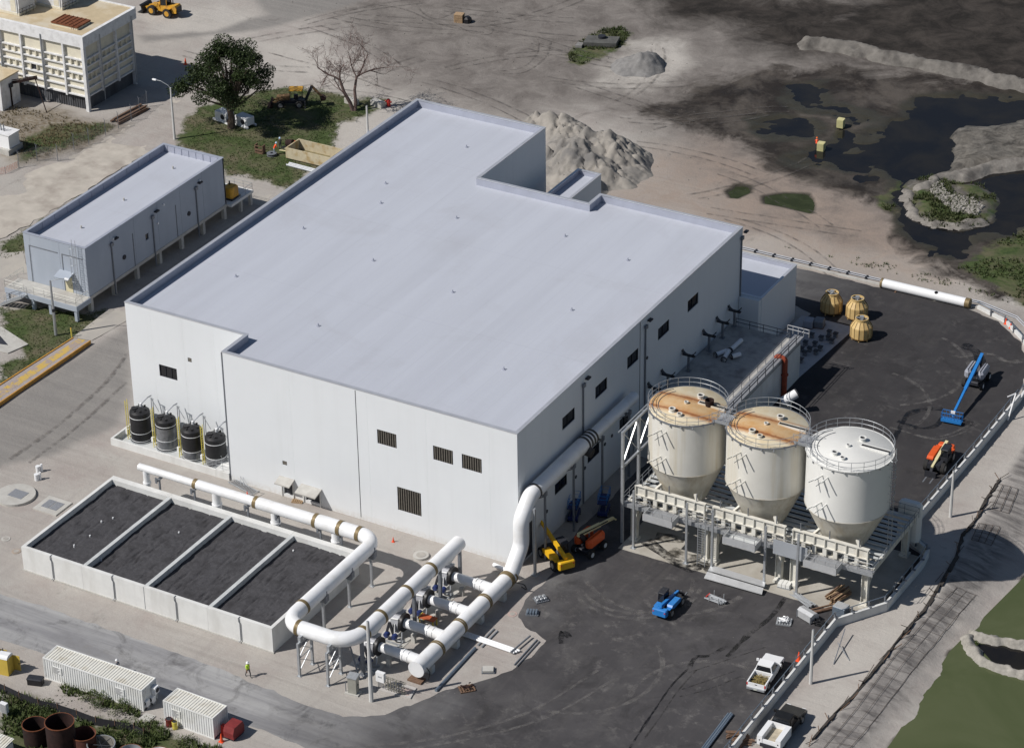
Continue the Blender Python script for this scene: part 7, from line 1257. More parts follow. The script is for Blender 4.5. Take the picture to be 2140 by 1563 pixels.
mx = thing('mortar_mixer','small red and black mortar mixer behind the tan box trailer','mixer',(-80.48,77.03)); part('drum', RUSTD, mx, lambda m: m.cyl((-0.5,0,0.9),(0.5,0.1,1.1),0.5,n=14)); part('engine', RED, mx, lambda m: m.box(-0.2,0.4,0.4,0.9,0.5,1.1)); part('frame', DARKM, mx, lambda m: (m.box(-0.7,0.7,-0.5,0.6,0.3,0.42), m.cyl((-0.7,-0.6,0.3),(-0.7,-0.4,0.3),0.3,n=12), m.cyl((-0.7,0.4,0.3),(-0.7,0.6,0.3),0.3,n=12)))
wc = thing('wooden_crate','open brown timber crate beside the workers on the grass','crate',(-83.56,74.15),0.1)
for x in (-0.6,0.6): part('end_board', WOODD, wc, lambda m: m.box(x-0.05,x+0.05,-0.4,0.4,0,1.3))
for z in (0.05,0.5,1.15): part('side_board', WOODD, wc, lambda m: m.box(-0.55,0.55,-0.45,-0.4,z,z+0.3 if z < 1 else z+0.12))
rl_ = thing('hose_reel','black cable reel lying beside the timber crate','reel',(-81.68,74.24)); part('flange', GALVD, rl_, lambda m: m.lathe([(0.7,0.0),(0.7,0.08),(0.3,0.08),(0.3,0.3),(0.7,0.3),(0.7,0.38),(0.2,0.38)], n=20)); part('cable', BLACK, rl_, lambda m: m.lathe([(0.6,0.09),(0.62,0.2),(0.6,0.29)], n=20))
loose('steel_beam','pale grey steel beams in the grass along the roof edge','beam',(-77.92,72.69),(-70.8,72.45),0.16,GALV,3,0.34)
for q, l in (((-94.3,80.95),'white air-handler box under the dark tree, left one'),((-90.79,80.93),'white air-handler box on rails under the dark tree, right one')):
    t = thing('air_handler', l, 'air handler', q, -0.2, 'white boxes under the tree'); part('case', WPAINT, t, lambda m: m.rbox(-1.2,1.2,-0.8,0.8,0.35,1.5,0.06)); part('base_rail', WPAINT, t, lambda m: (m.box(-1.5,1.5,-0.95,-0.7,0.05,0.34), m.box(-1.5,1.5,0.7,0.9,0.05,0.34))); part('fan_opening', DARKM, t, lambda m: m.cyl((0.4,-0.82,0.9),(0.4,-0.8,0.9),0.4,n=16))
for q, l, r_ in (((-77.44,95.55),'long grey concrete block beside the bare tree, near one','a'),((-81.19,94.34),'short grey concrete block touching the bare tree trunk','b')):
    t = thing('concrete_block', l, 'block', q, -0.2); part('block', CONC, t, lambda m: m.rbox(-1.1,1.1,-0.5,0.5,0,0.85,0.06)); part('lifting_eye', GALVD, t, lambda m: m.tube([(-0.2,0,0.85),(-0.1,0,1.0),(0.1,0,1.0),(0.2,0,0.85)],0.03,5))
hy = thing('fire_hydrant','red hydrant pump at the corner behind the roof','hydrant',(-76.08,96.27)); part('body', RED, hy, lambda m: m.lathe([(0.3,0),(0.3,0.9),(0.2,1.1),(0.01,1.2)], n=14)); part('arm', RED, hy, lambda m: m.cyl((-0.5,0,0.7),(0.5,0,0.7),0.14,n=10))
# chain-link fence, orange mesh, timber rack by the old road
CF = thing('chain_link_fence','rusted chain-link fence along the pale road by the old block','fence',(0,0,0)); cfp = [(-110.5,54.2),(-109.74,57.08),(-107.22,58.59),(-107.76,63.14),(-106.59,65.03),(-106.54,68.9),(-106.35,71.59),(-106.29,74.62)]
cfp = [(-110.5,54.2),(-109.72,57.27),(-107.06,58.5),(-107.37,62.62),(-106.59,65.03),(-106.34,68.63),(-106.19,71.49),(-106.03,74.38),(-106.59,77.11),(-106.91,79.43)]
for a in cfp: part('post', GALVD, CF, lambda m: (m.cyl((a[0],a[1],0),(a[0],a[1],2.3),0.05,n=6), m.bar((a[0],a[1],2.3),(a[0]-0.25,a[1]+0.1,2.65),0.04), m.bar((a[0],a[1],2.3),(a[0]+0.25,a[1]-0.1,2.65),0.04)))
def link(m):
    for a, b in zip(cfp, cfp[1:]):
        d = Vector((b[0]-a[0],b[1]-a[1],0)); L = d.length; d.normalize(); n = int(L/0.22)
        for k in range(-10,n):
            for sgn in (1,-1):
                s0, s1 = k*0.22, k*0.22+2.2; z0, z1 = (0.05,2.25) if sgn > 0 else (2.25,0.05)
                if s0 < 0: z0 += (z1-z0)*(-s0/2.2); s0 = 0
                if s1 > L: z1 -= (z1-z0)*((s1-L)/(s1-s0)) if s1 > s0 else 0; s1 = L
                if s1-s0 < 0.05: continue
                p, q = Vector((a[0],a[1],z0))+d*s0, Vector((a[0],a[1],z1))+d*s1; u = Vector((0,0,0.012)); i = m.p(p-u,q-u,q+u,p+u); m.face(i,i+1,i+2,i+3)
part('wire_mesh', GALVD, CF, link)['kind'] = 'stuff'
OF = thing('orange_mesh_fence','sagging orange plastic mesh at the fence end','fence',(0,0,0)); ofp = [(-111.89,50.67),(-110.89,51.72),(-110.62,54.14)]
part('mesh_strip', mat('orange_mesh',(0.55,0.12,0.06),0.7), OF, lambda m: [m.tube([(p[0],p[1],z) for p in ofp],0.02,4) for z in (0.2,0.4,0.6,0.8,1.0)]+[m.cyl((lp(ofp[0],ofp[2],k/14)[0],lp(ofp[0],ofp[2],k/14)[1],0.1),(lp(ofp[0],ofp[2],k/14)[0],lp(ofp[0],ofp[2],k/14)[1],1.05),0.015,n=4) for k in range(15)])
for p in ofp: part('stake', GALVD, OF, lambda m: m.cyl((p[0],p[1],0),(p[0],p[1],1.2),0.03,n=5))
bundle('log_rack','rack of long grey logs behind the fence by the old block','logs',(-107.32,75.78),heading((-107.24,73.37),(-106.73,78.94)),10,6.0,0.14,WOODD,22,0.8,0.7,0.01)
ts = thing('tree_wheel','old steel wheel leaning at the tree foot','wheel',(-92.74,79.9)); part('tyre', TYRE, ts, lambda m: m.cyl((0,-0.1,0.5),(0,0.15,0.5),0.5,n=16)); part('hub', RUST, ts, lambda m: m.cyl((0,-0.12,0.5),(0,-0.1,0.5),0.25,n=12))
dsl = thing('drain_slab','pale concrete drain slab with dark opening on the left lawn','slab',(-79.35,12.73)); part('slab', CONC, dsl, lambda m: m.prism([(-6,-2.0),(1.0,-1.4),(1.8,1.6),(-4,3.6)],0,0.1)); part('opening', mat('dark_opening',(0.03,0.033,0.045),0.8), dsl, lambda m: m.prism([(-6,-1.2),(-0.2,0.2),(-2.6,1.6),(-6,0.9)],0.101,0.11))

# ================================================================== HEAPS, BERMS, ROCKS
def heap(name, label, cat, x0, x1, y0, y1, fn, m_, step=0.35, kind=None):
    X, Y = np.meshgrid(np.arange(x0,x1,step), np.arange(y0,y1,step), indexing='ij'); Hh = fn(X, Y)
    keep = Hh > 0.02; k2 = keep.copy(); k2[1:] |= keep[:-1]; k2[:-1] |= keep[1:]; k2[:,1:] |= k2[:,:-1]; k2[:,:-1] |= k2[:,1:]
    o = grid_mesh(name, X, Y, np.maximum(Hh, -0.25), m_, None, k2)
    bm = bmesh.new(); bm.from_mesh(o.data); bmesh.ops.delete(bm, geom=[v for v in bm.verts if not v.link_faces], context='VERTS'); bm.to_mesh(o.data); bm.free()
    if kind: o['kind'] = kind
    else: tag(o, label, cat)
    return o
def cones(peaks, slope, rough, seed):
    def f(X, Y):
        d = np.full(X.shape, -9.0); k = 0
        for px_, py_, h in peaks:
            wx_ = X+(fbm(X,Y,0.28,seed+k*3)-0.5)*2.6; wy_ = Y+(fbm(X,Y,0.28,seed+k*3+1)-0.5)*2.6; k += 1
            d = np.maximum(d, h-slope*np.hypot((wx_-px_)*(1+0.25*math.sin(k*2.1)), (wy_-py_)*(1+0.25*math.cos(k*1.7))))
        gul = np.abs(fbm(X,Y,0.75,seed+9,3)-0.5)
        return d-np.clip(0.10-gul,0,1)*rough*4*np.clip(d,0,1.5)+(fbm(X,Y,2.2,seed+3,2)-0.5)*0.28*np.clip(d,0,1)
    return f
SP = [(-51.35,100.09,3.2),(-49.25,100.21,3),(-53.6,99.66,2.6),(-41.85,93.58,5.6),(-39.53,94,5.2),(-41.18,90.1,5.2),(-37.38,93.19,4.4),(-38.13,89.41,4.2),(-45.94,93.04,3.2),(-40.93,87.98,3.6),(-36.15,89.45,2.6),(-38.48,86.87,2.8),(-35.93,85.84,2),(-47.17,91.13,2.4)]
heap('sand_pile','big pale sand and rubble heap behind the large building','sand pile',-62,-24,78,112,cones([(p[0],p[1],p[2]*0.95) for p in SP],0.86,1.0,3),SANDM,0.24)
q = (-49.7,126.15,1); heap('gravel_pile','small grey gravel cone on the white dust','gravel pile',q[0]-6,q[0]+6,q[1]-6,q[1]+6,cones([(q[0],q[1],2.9),(q[0]-0.9,q[1]-0.4,2.3)],0.74,0.3,8),GRAVM,0.22)
def ridge(pts, h, w, seed, step=2.2):
    def f(X, Y):
        d = segdist(X+(fbm(X,Y,0.5,seed)-0.5)*2, Y+(fbm(X,Y,0.5,seed+4)-0.5)*2, pts, False)
        return h*(1-(d/w)**1.3)+(fbm(X,Y,1.0,seed+7,3)-0.5)*0.6*(d < w*1.1)-0.05
    return f
def bb(pts, pad): return min(p[0] for p in pts)-pad, max(p[0] for p in pts)+pad, min(p[1] for p in pts)-pad, max(p[1] for p in pts)+pad
BERM = mat('pale_berm_marl',(0.15,0.14,0.127),0.95,var=0.25,scale=0.8,bump=0.5,bscale=4,col2=(0.07,0.064,0.058),s2=0.35)
rp1 = [(-31.54,145.18),(-28.12,146.35),(-23.26,145.99),(-17.69,145.63),(-12.33,145.61),(-7.09,145.75),(-1.91,145.89),(3.41,145.54),(7.19,145.2)]; heap('spoil_berm','long pale spoil berm across the dark mud at upper right','berm',*bb(rp1,4),ridge(rp1,1.5,1.9,5),BERM)
BERM2 = mat('rubble_marl',(0.22,0.205,0.185),0.95,var=0.25,scale=1.2,bump=0.5,bscale=5,col2=(0.12,0.11,0.10),s2=0.5)
rp2 = [(15.4,122.65),(12.13,120.22),(8.4,117.2),(5.83,113.07),(3.81,110.28),(3.17,107.56),(2.76,106)]; heap('rubble_berm','curved pale rubble berm leading onto the grassy islet','berm',*bb(rp2,4),ridge(rp2,1.1,1.4,15),BERM2)
rp3 = [(1.22,105.52),(2.58,101.73),(4.99,98.9),(7.92,97.55),(11.02,98.24),(13.39,100.78)]; heap('islet_bank','pale stony bank round the front of the grassy islet','bank',*bb(rp3,3),ridge(rp3,0.6,0.9,25),BERM2)
SPT = [(46.54,11.91,-1.2)[:2],(48.61,10.12,-1.2)[:2],(50.68,8.38,-1.2)[:2],(52.56,8.17,-1.2)[:2],(54.8,9.01,-1.2)[:2]]; SPT2 = [(46.67,12.66,-1.2)[:2],(48.84,13.16,-1.2)[:2],(50.51,13.57,-1.2)[:2],(53.12,13.53,-1.2)[:2]]
def spit(pts, seed): 
    f0 = ridge(pts,0.75,0.8,seed); return lambda X, Y: f0(X,Y)
for pts, l, sd_ in ((SPT,'curved pale stone spit enclosing the dark pool in the pond',3),(SPT2,'straight pale stone spit behind the dark pool in the pond',13)):
    o = heap('stone_spit', l, 'stone bank', *bb(pts,2), spit(pts,sd_), ROCKM, 0.2); o.location.z = -1.3
    o['group'] = 'stone spits in the pond'
sheet('dark_pool', [(47.61,11.61,-1.26)[:2],(49.12,12.43,-1.26)[:2],(53.74,13.28,-1.26)[:2],(55,9.87,-1.26)[:2],(51.08,8.69,-1.26)[:2]], -1.27, POND_DARK)
# ---- rocks (joined ground cover)
def rocks(name, polys, n, smin, smax, m_, seed, zoff=0.0):
    R_ = random.Random(seed); mb = MB()
    for poly in polys:
        x0, x1, y0, y1 = bb(poly,0); k = 0; tries = 0
        while k < n and tries < n*30:
            tries += 1; x, y = R_.uniform(x0,x1), R_.uniform(y0,y1)
            if not inside(np.array([x]), np.array([y]), poly)[0]: continue
            s = R_.uniform(smin,smax); z = gz(x,y)+zoff; k += 1; a = R_.uniform(0,6)
            P = [(x+s*math.cos(a+i*PI/2.5)*R_.uniform(0.7,1.2), y+s*math.sin(a+i*PI/2.5)*R_.uniform(0.7,1.2), z-0.05) for i in range(5)]; i = mb.p(*P); j = mb.p(*[(x+(p[0]-x)*0.6,y+(p[1]-y)*0.6,z+s*R_.uniform(0.5,0.9)) for p in P])
            for q_ in range(5): mb.face(i+q_,i+(q_+1)%5,j+(q_+1)%5,j+q_)
            mb.face(*(j+q_ for q_ in range(5)))
    o = mb.build(name, m_); o['kind'] = 'stuff'; return o
rocks('rubble', [[(2.77,107.69),(3.91,109.15),(7.01,105.74),(10.1,105.72),(12.31,104.43),(12.41,101.55),(9.19,101.14),(5.59,104.16)]], 500, 0.12, 0.35, mat('pale_rubble',(0.30,0.285,0.26),0.95,var=0.2), 5, 0.05)
rocks('shore_stones', [[(-29.99,-41.5),(-19.47,-41.27),(-19.18,-42.46),(-29.33,-43.91)]], 70, 0.06, 0.16, ROCKM, 6)
rocks('scattered_clods', [[(-115.8,124.01),(-59.28,153.58),(-13.13,84.44),(-52.82,107.01),(-73.5,103.84),(-83.47,106.56)]], 150, 0.05, 0.14, mat('pale_clod',(0.16,0.15,0.14),0.95), 16)

# ================================================================== VEGETATION
def leaf_mat(name, c1, c2, s=0.8):
    w = NT(name); w.L(w.mix(w.rng(w.noise(s,4,0.6),0.35,0.65), c1, c2), w.b.inputs['Base Color']); w.b.inputs['Roughness'].default_value = 0.6; w.b.inputs['Specular IOR Level'].default_value = 0.25
    return w.m
LEAFD = leaf_mat('dark_tree_leaf',(0.016,0.028,0.009),(0.040,0.060,0.018)); WEED = leaf_mat('weed_leaf',(0.04,0.062,0.018),(0.10,0.13,0.04)); TURF = leaf_mat('turf_blade',(0.04,0.065,0.018),(0.10,0.12,0.045),0.4); REED = leaf_mat('reed_blade',(0.03,0.045,0.014),(0.075,0.092,0.032))
def leaves(mb, c, rr, n, s, R_, flat=1.0):
    for k in range(n):
        while True:
            v = Vector((R_.uniform(-1,1),R_.uniform(-1,1),R_.uniform(-1,1)))
            if v.length < 1: break
        p = Vector(c)+Vector((v.x*rr,v.y*rr,v.z*rr*flat)); d = Vector((R_.gauss(0,1),R_.gauss(0,1),R_.gauss(0,0.7)+0.3)).normalized(); u = d.orthogonal().normalized(); w = d.cross(u); l = s*R_.uniform(0.6,1.3); g_ = l*0.55
        i = mb.p(p-u*l*0.5, p+w*g_*0.5, p+u*l*0.5, p-w*g_*0.5); mb.face(i,i+1,i+2,i+3)
TR = thing('shade_tree','dense dark green tree on the grass by the road','tree',(-92.0,79.2,0)); R_ = random.Random(21)
def limb(m, a, b, r0, r1, bend, R_, n=5):
    a, b = Vector(a), Vector(b); o = Vector((R_.uniform(-1,1),R_.uniform(-1,1),R_.uniform(-0.3,0.6)))*bend
    m.tube([a.lerp(b,k/n)+o*math.sin(PI*k/n) for k in range(n+1)], [r0+(r1-r0)*k/n for k in range(n+1)], 7); return b
cl = []
for k in range(40):
    a = R_.uniform(0,2*PI); rr = 5.2*math.sqrt(R_.uniform(0.05,1)); z = R_.uniform(4.4,11.6); f = 1-max(0,(z-8.2)/5.2)**1.6; cl.append((rr*f*math.cos(a)-0.4, rr*f*math.sin(a)+0.2, z))
cl += [(-5.0,-1.9,6.3),(-6.0,-2.5,5.4),(-5.4,-2.6,6.0),(-0.6,0.3,12.4),(0.3,0.6,11.8),(-1.2,0.2,11.6),(3.6,2.4,6.2),(3.8,2.2,7.6),(-3.6,-0.8,7.4),(2.4,-2.4,5.6),(-2.2,-2.8,5.2)]
part('trunk', BARK, TR, lambda m: (m.tube([(0,0,-0.1),(0.1,0.1,1.4),(-0.2,0.1,3.2),(-0.3,0.2,6.0),(-0.3,0.2,9.5)],[0.55,0.4,0.34,0.22,0.08],10), [limb(m,(-0.1+R_.uniform(-0.1,0.1),0.1,R_.uniform(1.8,5.0)),c_,0.2,0.05,0.4,R_) for c_ in cl[::2]]))
def crown(m):
    for c_ in cl: leaves(m, c_, R_.uniform(0.8,1.8), 560, 0.27, R_, 0.75)
part('crown', LEAFD, TR, crown); TR.scale = (1.13,1.13,1.04)
# bare tree
BTt = thing('bare_tree','leafless tree with two bent stems by the dirt yard','tree',(-79.7,92.4,0)); Rb = random.Random(5); MBt = MB(); tw = MB()
def grow(a, d, L, r, lev):
    n = 4; p = Vector(a); pts = [p.copy()]; rs = [r]; dd = d.copy()
    for k in range(n):
        dd = (dd+Vector((Rb.gauss(0,0.16),Rb.gauss(0,0.16),Rb.gauss(0.05,0.1)))).normalized(); p = p+dd*L/n; pts.append(p.copy()); rs.append(max(0.014,r*(1-0.45*(k+1)/n)))
    (MBt if lev < 3 else tw).tube(pts, rs, 6 if lev < 2 else 4 if lev < 3 else 3, cap=False)
    if lev >= 6: return
    for k in range(3 if lev < 1 else 3):
        t = 0.45+0.55*k/2; i = min(n, int(t*n)); sp_ = Vector((Rb.gauss(0,1),Rb.gauss(0,1),Rb.gauss(0.1,0.6))).normalized()
        grow(pts[i], (dd*0.75+sp_*0.85).normalized(), L*Rb.uniform(0.55,0.78), rs[i]*0.68, lev+1)
def stem(pts, rs): MBt.tube(pts, rs, 8); return Vector(pts[-1])
e1 = stem([(0,0,-0.1),(-0.4,-0.2,1.4),(-1.1,-0.5,2.9),(-1.6,-0.7,4.8)],[0.34,0.28,0.24,0.19]); e2 = stem([(0.25,0.1,-0.1),(0.35,0.2,1.5),(0.2,0.3,3.2),(0.5,0.5,5.2)],[0.28,0.25,0.21,0.17])
grow(e1, Vector((-0.7,-0.5,0.75)).normalized(), 3.7, 0.15, 1); grow(e1, Vector((0.1,-0.4,1)).normalized(), 3.6, 0.13, 1); grow(e2, Vector((0.4,0.4,1)).normalized(), 4.0, 0.15, 1); grow(e2, Vector((1.0,0.6,0.6)).normalized(), 4.2, 0.13, 1); grow(e2, Vector((-0.4,0.2,1)).normalized(), 3.6, 0.11, 1); grow(Vector((-0.9,-0.4,2.6)), Vector((-1.0,-0.6,0.6)).normalized(), 3.4, 0.1, 1)
MBt.build('trunk', BARE, BTt); tw.build('twigs', BARE, BTt)
# grass blades and weeds as ground cover
def scatter(name, polys, dens, h, m_, seed, blades=4, w=0.05, thr=0.42, ns=0.25, cap=16000):
    R_ = np.random.RandomState(seed); V = []; F = []; n0 = 0
    for poly in polys:
        x0, x1, y0, y1 = bb(poly,0); n = int(min(cap, (x1-x0)*(y1-y0)*dens)); X = R_.uniform(x0,x1,n); Y = R_.uniform(y0,y1,n)
        k = inside(X,Y,poly) & (fbm(X,Y,ns,seed,3) > thr) & (X > -150) & (X < 66) & (Y > -58) & (Y < 188); X, Y = X[k], Y[k]
        Zs = Z[np.clip(np.searchsorted(xs,X),1,len(xs)-1), np.clip(np.searchsorted(ys,Y),1,len(ys)-1)]
        for b in range(blades):
            a = R_.uniform(0,2*PI,len(X)); l = h*R_.uniform(0.5,1.3,len(X)); dx, dy = np.cos(a), np.sin(a); lean = l*R_.uniform(0.2,0.9,len(X))
            p0 = np.stack([X-dy*w,Y+dx*w,Zs-0.02],-1); p1 = np.stack([X+dy*w,Y-dx*w,Zs-0.02],-1); p2 = np.stack([X+dx*lean,Y+dy*lean,Zs+l],-1)
            V.append(np.stack([p0,p1,p2],1).reshape(-1,3)); m = len(X); F.append(np.arange(n0,n0+3*m).reshape(-1,3)); n0 += 3*m
    V = np.concatenate(V); F = np.concatenate(F); me = bpy.data.meshes.new(name); me.from_pydata(V.tolist(), [], F.tolist()); me.materials.append(m_)
    o = bpy.data.objects.new(name, me); COL.objects.link(o); o['kind'] = 'stuff'; return o
scatter('turf', GRASS[:3]+GRASS[5:6], 9, 0.16, TURF, 3, 4, 0.045, 0.34)
scatter('weeds', [GRASS[3],GRASS[4]], 14, 0.45, WEED, 5, 5, 0.08, 0.44, 0.35)
scatter('dry_scrub', WEEDY+[GRASS[8]], 5, 0.3, mat('dry_stalk',(0.16,0.13,0.07),0.9,var=0.3), 8, 4, 0.05, 0.45)
scatter('reeds', ISLE[:1]+[GRASS[6],GRASS[5]], 13, 0.42, REED, 9, 5, 0.06, 0.42, 0.22); scatter('marsh_grass', [GRASS[7]], 6, 0.35, REED, 12, 4, 0.07, 0.42, 0.2)
scatter('verge_grass', [[(-11.21,80.39),(1.78,81.75),(9.7,81.88),(17.85,81.04),(25.07,80.53),(24.39,82.33),(10.01,84.3),(-3.04,83.49)],[(14.75,82.33),(18.68,82.21),(24.54,80.25),(22.34,82.7)]], 4, 0.3, TURF, 14, 4, 0.05, 0.5, 0.3)
def bush(label, q, r, h, seed, m_=WEED):
    t = thing('bush', label, 'bush', (q[0],q[1],gz(*q)), 0, 'low green bushes'); Rr = random.Random(seed)
    part('stems', BARK, t, lambda m: [m.cyl((0,0,-0.05),(Rr.uniform(-r,r)*0.7,Rr.uniform(-r,r)*0.7,h*Rr.uniform(0.5,0.9)),0.03,0.01,n=4) for k in range(7)])
    part('foliage', m_, t, lambda m: [leaves(m,(Rr.uniform(-r,r)*0.75,Rr.uniform(-r,r)*0.75,h*Rr.uniform(0.25,0.75)),r*0.42,90,0.15,Rr,0.7) for k in range(7)])
for q, r, h, l in (((-26.01,-41.37),1.1,0.8,'bush hugging the foot of the long container, left one'),((-24.23,-41.59),1.3,1.0,'bush hugging the foot of the long container, middle one'),((-21.44,-41.62),1.5,1.0,'bush hugging the foot of the long container, right one'),((-19.45,-45.26),2.0,1.7,'biggest dark bush in the bottom left corner behind the scrap tanks'),((-17.42,-43.28),1.9,1.3,'broad bush between the silt fence and the short container'),((-32.12,-45.88),1.6,1.2,'bush behind the grey meter cabinet'),((-29.04,-44.66),1.2,0.9,'bush by the silt fence behind the rusted tanks'),((-13.34,-42.56),1.4,0.6,'low bush under the short container window'),((47.23,11.01),0.7,0.9,'round green bush at the root of the stone spit')): bush(l, q, r, h, int(q[0]*7)%97)

# ================================================================== BANK REBAR MATS, FALLEN FENCE, TRACKS
def bar_path(m, pts, r=0.03):
    m.tube([(p[0],p[1],gz(p[0],p[1])+0.16) for p in pts], r, 4, cap=False)
RM = thing('rebar_mat','long rusty rebar mat laid down the muddy bank','rebar mat',(0,0,0)); ra = [(41.6,-13.64),(41.87,-6.15),(41.71,3.97),(42.1,11.97),(42.57,18.8)]; rb = [(43.63,-12.54),(43.95,-5.02),(44,4.74),(44.22,12.63),(44.51,19.33)]
def interp(P, t): 
    s = t*(len(P)-1); i = min(int(s), len(P)-2); return lp(P[i],P[i+1],s-i)
RBM = mat('rusty_rebar',(0.075,0.055,0.045),0.9,var=0.3)
for P, f in ((ra,0),(rb,0)): part('long_bar', RBM, RM, lambda m: bar_path(m,[interp(P,k/40) for k in range(41)],0.026))
mid = [lp(a,b,0.5) for a, b in zip(ra, rb)]; part('long_bar', RBM, RM, lambda m: bar_path(m,[interp(mid,k/40) for k in range(41)],0.018))
for k in range(26): a, b = interp(ra,k/25), interp(rb,k/25); part('cross_bar', RBM, RM, lambda m: bar_path(m,[lp(a,b,-0.12+1.24*j/6) for j in range(7)],0.014))
for nm, qs, l in (('a',((38.74,39.93),(41.28,40.38),(42.13,35.17),(39.39,34.59)),'bent rebar mat on the pale bank nearest the pole'),('b',((40.11,31.31),(42.28,32.15),(42.74,28.37),(40.66,27.78)),'small rebar mat on the pale bank at the shadow edge')):
    t = thing('loose_rebar_mat', l, 'rebar mat', (0,0,0), 0, 'loose rebar panels on the bank')
    for k in range(4): part('long_bar', RBM, t, lambda m: bar_path(m,[lp(lp(qs[0],qs[1],k/3),lp(qs[3],qs[2],k/3),j/6) for j in range(7)],0.035))
    for k in range(5): part('cross_bar', RBM, t, lambda m: bar_path(m,[lp(lp(qs[0],qs[3],k/4),lp(qs[1],qs[2],k/4),j/6) for j in range(7)],0.022))
FF = thing('fallen_fence','collapsed dark debris fence along the top of the bank','fence',(0,0,0)); ffp = [(38.95,40.86),(39.1,36.35),(39.7,31.64),(39.48,28.23),(40.52,23.96),(41.01,17.96),(41.33,12.55),(41.09,7.98),(41.02,3.12),(41,-1.13),(40.82,-4.91),(40.39,-9.2),(40.28,-14.1)]
Rf = random.Random(3)
part('fabric', mat('torn_dark_fabric',(0.05,0.045,0.04),0.95,var=0.4,scale=2), FF, lambda m: [m.prism([(a[0]-0.2,a[1]-0.1),(b[0]-0.2,b[1]-0.1),(b[0]+0.1*Rf.uniform(-1,2.5),b[1]+0.1),(a[0]+0.1*Rf.uniform(-1,2.5),a[1]+0.1)],-0.3,0.12+Rf.uniform(0,0.16)) for a, b in [(interp(ffp,k/48),interp(ffp,min(0.9999,(k+1.04)/48))) for k in range(47)]])
for k in range(26):
    a = interp(ffp,k/25.01); part('stake', WOODD, FF, lambda m: m.bar((a[0],a[1],0.0),(a[0]+Rf.uniform(-0.8,0.8),a[1]+Rf.uniform(-1.2,1.2),Rf.uniform(0.3,1.0)),0.06))
for k in range(16): a = interp(ffp,k/15.01); part('loose_lath', RBM, FF, lambda m: m.bar((a[0]+Rf.uniform(-0.6,0.2),a[1]+Rf.uniform(-1,1),0.15),(a[0]+Rf.uniform(-0.6,0.6),a[1]+Rf.uniform(0.8,2.4),0.35),0.05))
ls = thing('leaning_props','two crossed steel props leaning on the dirt behind the kerb wall','props',(0,0,0)); a, b = (36.85,-0.38), (35.86,4.66); part('prop', GALVD, ls, lambda m: m.bar((*a,0.05),(*b,1.0),0.09)); a2, b2 = (35.97,2.58), (37.98,1); part('prop', GALV, ls, lambda m: m.bar((*a2,0.6),(*b2,0.05),0.07))
bp_ = thing('leaning_pole','bent white pole leaning on the kerb wall by the boom lift','pole',(34.98,53.73)); part('shaft', PVC, bp_, lambda m: m.bar((0,0,0.1),(0.3,1.2,3.2),0.14)); part('arm', PVC, bp_, lambda m: m.bar((0.3,1.2,3.2),(-0.5,0.6,2.8),0.1))
# ---- tyre marks and wet streaks: thin films just above the surface
def film_mat(name, col, a, scale, rough=0.85):
    w = NT(name); w.b.inputs['Base Color'].default_value = (*col,1); w.b.inputs['Roughness'].default_value = rough; n = w.noise(scale,6,0.68)
    w.L(w.math('MULTIPLY', w.rng(n,0.40,0.62), a), w.b.inputs['Alpha']); return w.m
DUST = film_mat('pale_dust_film',(0.22,0.21,0.20),0.4,0.9); WETF = film_mat('wet_film',(0.010,0.010,0.011),0.95,0.8,0.35); DARKF = film_mat('dark_tyre_film',(0.03,0.028,0.027),0.65,1.2); DAMP = film_mat('damp_concrete_film',(0.05,0.045,0.035),0.92,0.5,0.4)
def ribbon(pts, w, m_, z, name, sub=4):
    P = fillet([(p[0],p[1],0) for p in pts], 1.2, 4) if False else [Vector((p[0],p[1],0)) for p in pts]
    Q = []
    for i in range(len(P)-1):
        p0, p1, p2, p3 = P[max(i-1,0)], P[i], P[i+1], P[min(i+2,len(P)-1)]
        for k in range(sub): t = k/sub; Q.append(0.5*((2*p1)+(p2-p0)*t+(2*p0-5*p1+4*p2-p3)*t*t+(3*p1-p0-3*p2+p3)*t**3))
    Q.append(P[-1]); mb = MB(); n = len(Q)
    for i, p in enumerate(Q):
        d = (Q[min(i+1,n-1)]-Q[max(i-1,0)]).normalized(); s = Vector((-d.y,d.x,0))*w/2*(0.75+0.5*noise.noise(p*0.8)); g0 = gz(p.x,p.y)+0.03 if name == 'dirt_track' else 0.0; mb.p((p.x-s.x,p.y-s.y,z+g0),(p.x+s.x,p.y+s.y,z+g0))
    for i in range(n-1): mb.face(2*i,2*i+1,2*i+3,2*i+2)
    o = mb.build(name, m_); o['kind'] = 'structure'; return o
zt = [0.0125]
def film(pts, w, m_, name='tyre_mark', base=0.0):
    zt[0] += 0.0012; ribbon(pts, w, m_, zt[0]+base, name)
film([(27.52,8.1),(27.69,4.17),(26.99,-0.15),(26.81,-4.3)],0.7,WETF,'wet_streak'); film([(26,-2.62),(25.02,-5.08),(24.02,-5.81),(24.24,-7.88)],0.55,WETF,'wet_streak'); film([(24.24,-7.88),(24.04,-11.26),(24.39,-15.64),(24.88,-20.73),(25.41,-24.77)],0.3,WETF,'wet_streak'); film([(25.06,-7.9),(25.01,-12.12),(25.37,-16.01),(25.67,-20.73)],0.22,DARKF)
film([(24.6,-8.62),(26.43,-5.74),(28.27,-2.84),(29.52,-0.91)],0.2,DARKF); film([(25.25,-11.53),(26.6,-9.4),(28.67,-5.94)],0.2,DARKF); film([(25.58,-12.72),(27.56,-10.27),(29.52,-6.6)],0.18,DARKF)
film([(9.63,11.03),(13.41,9.31),(16.17,8.37),(17.42,9.89),(19.55,8.42)],1.8,WETF,'puddle_film'); film([(12.77,10.57),(15.22,10.29),(17.44,10.43)],2.2,DAMP,'damp_patch',0.01); film([(10.11,12.38),(13.29,13.01)],2.0,DAMP,'damp_patch',0.01)
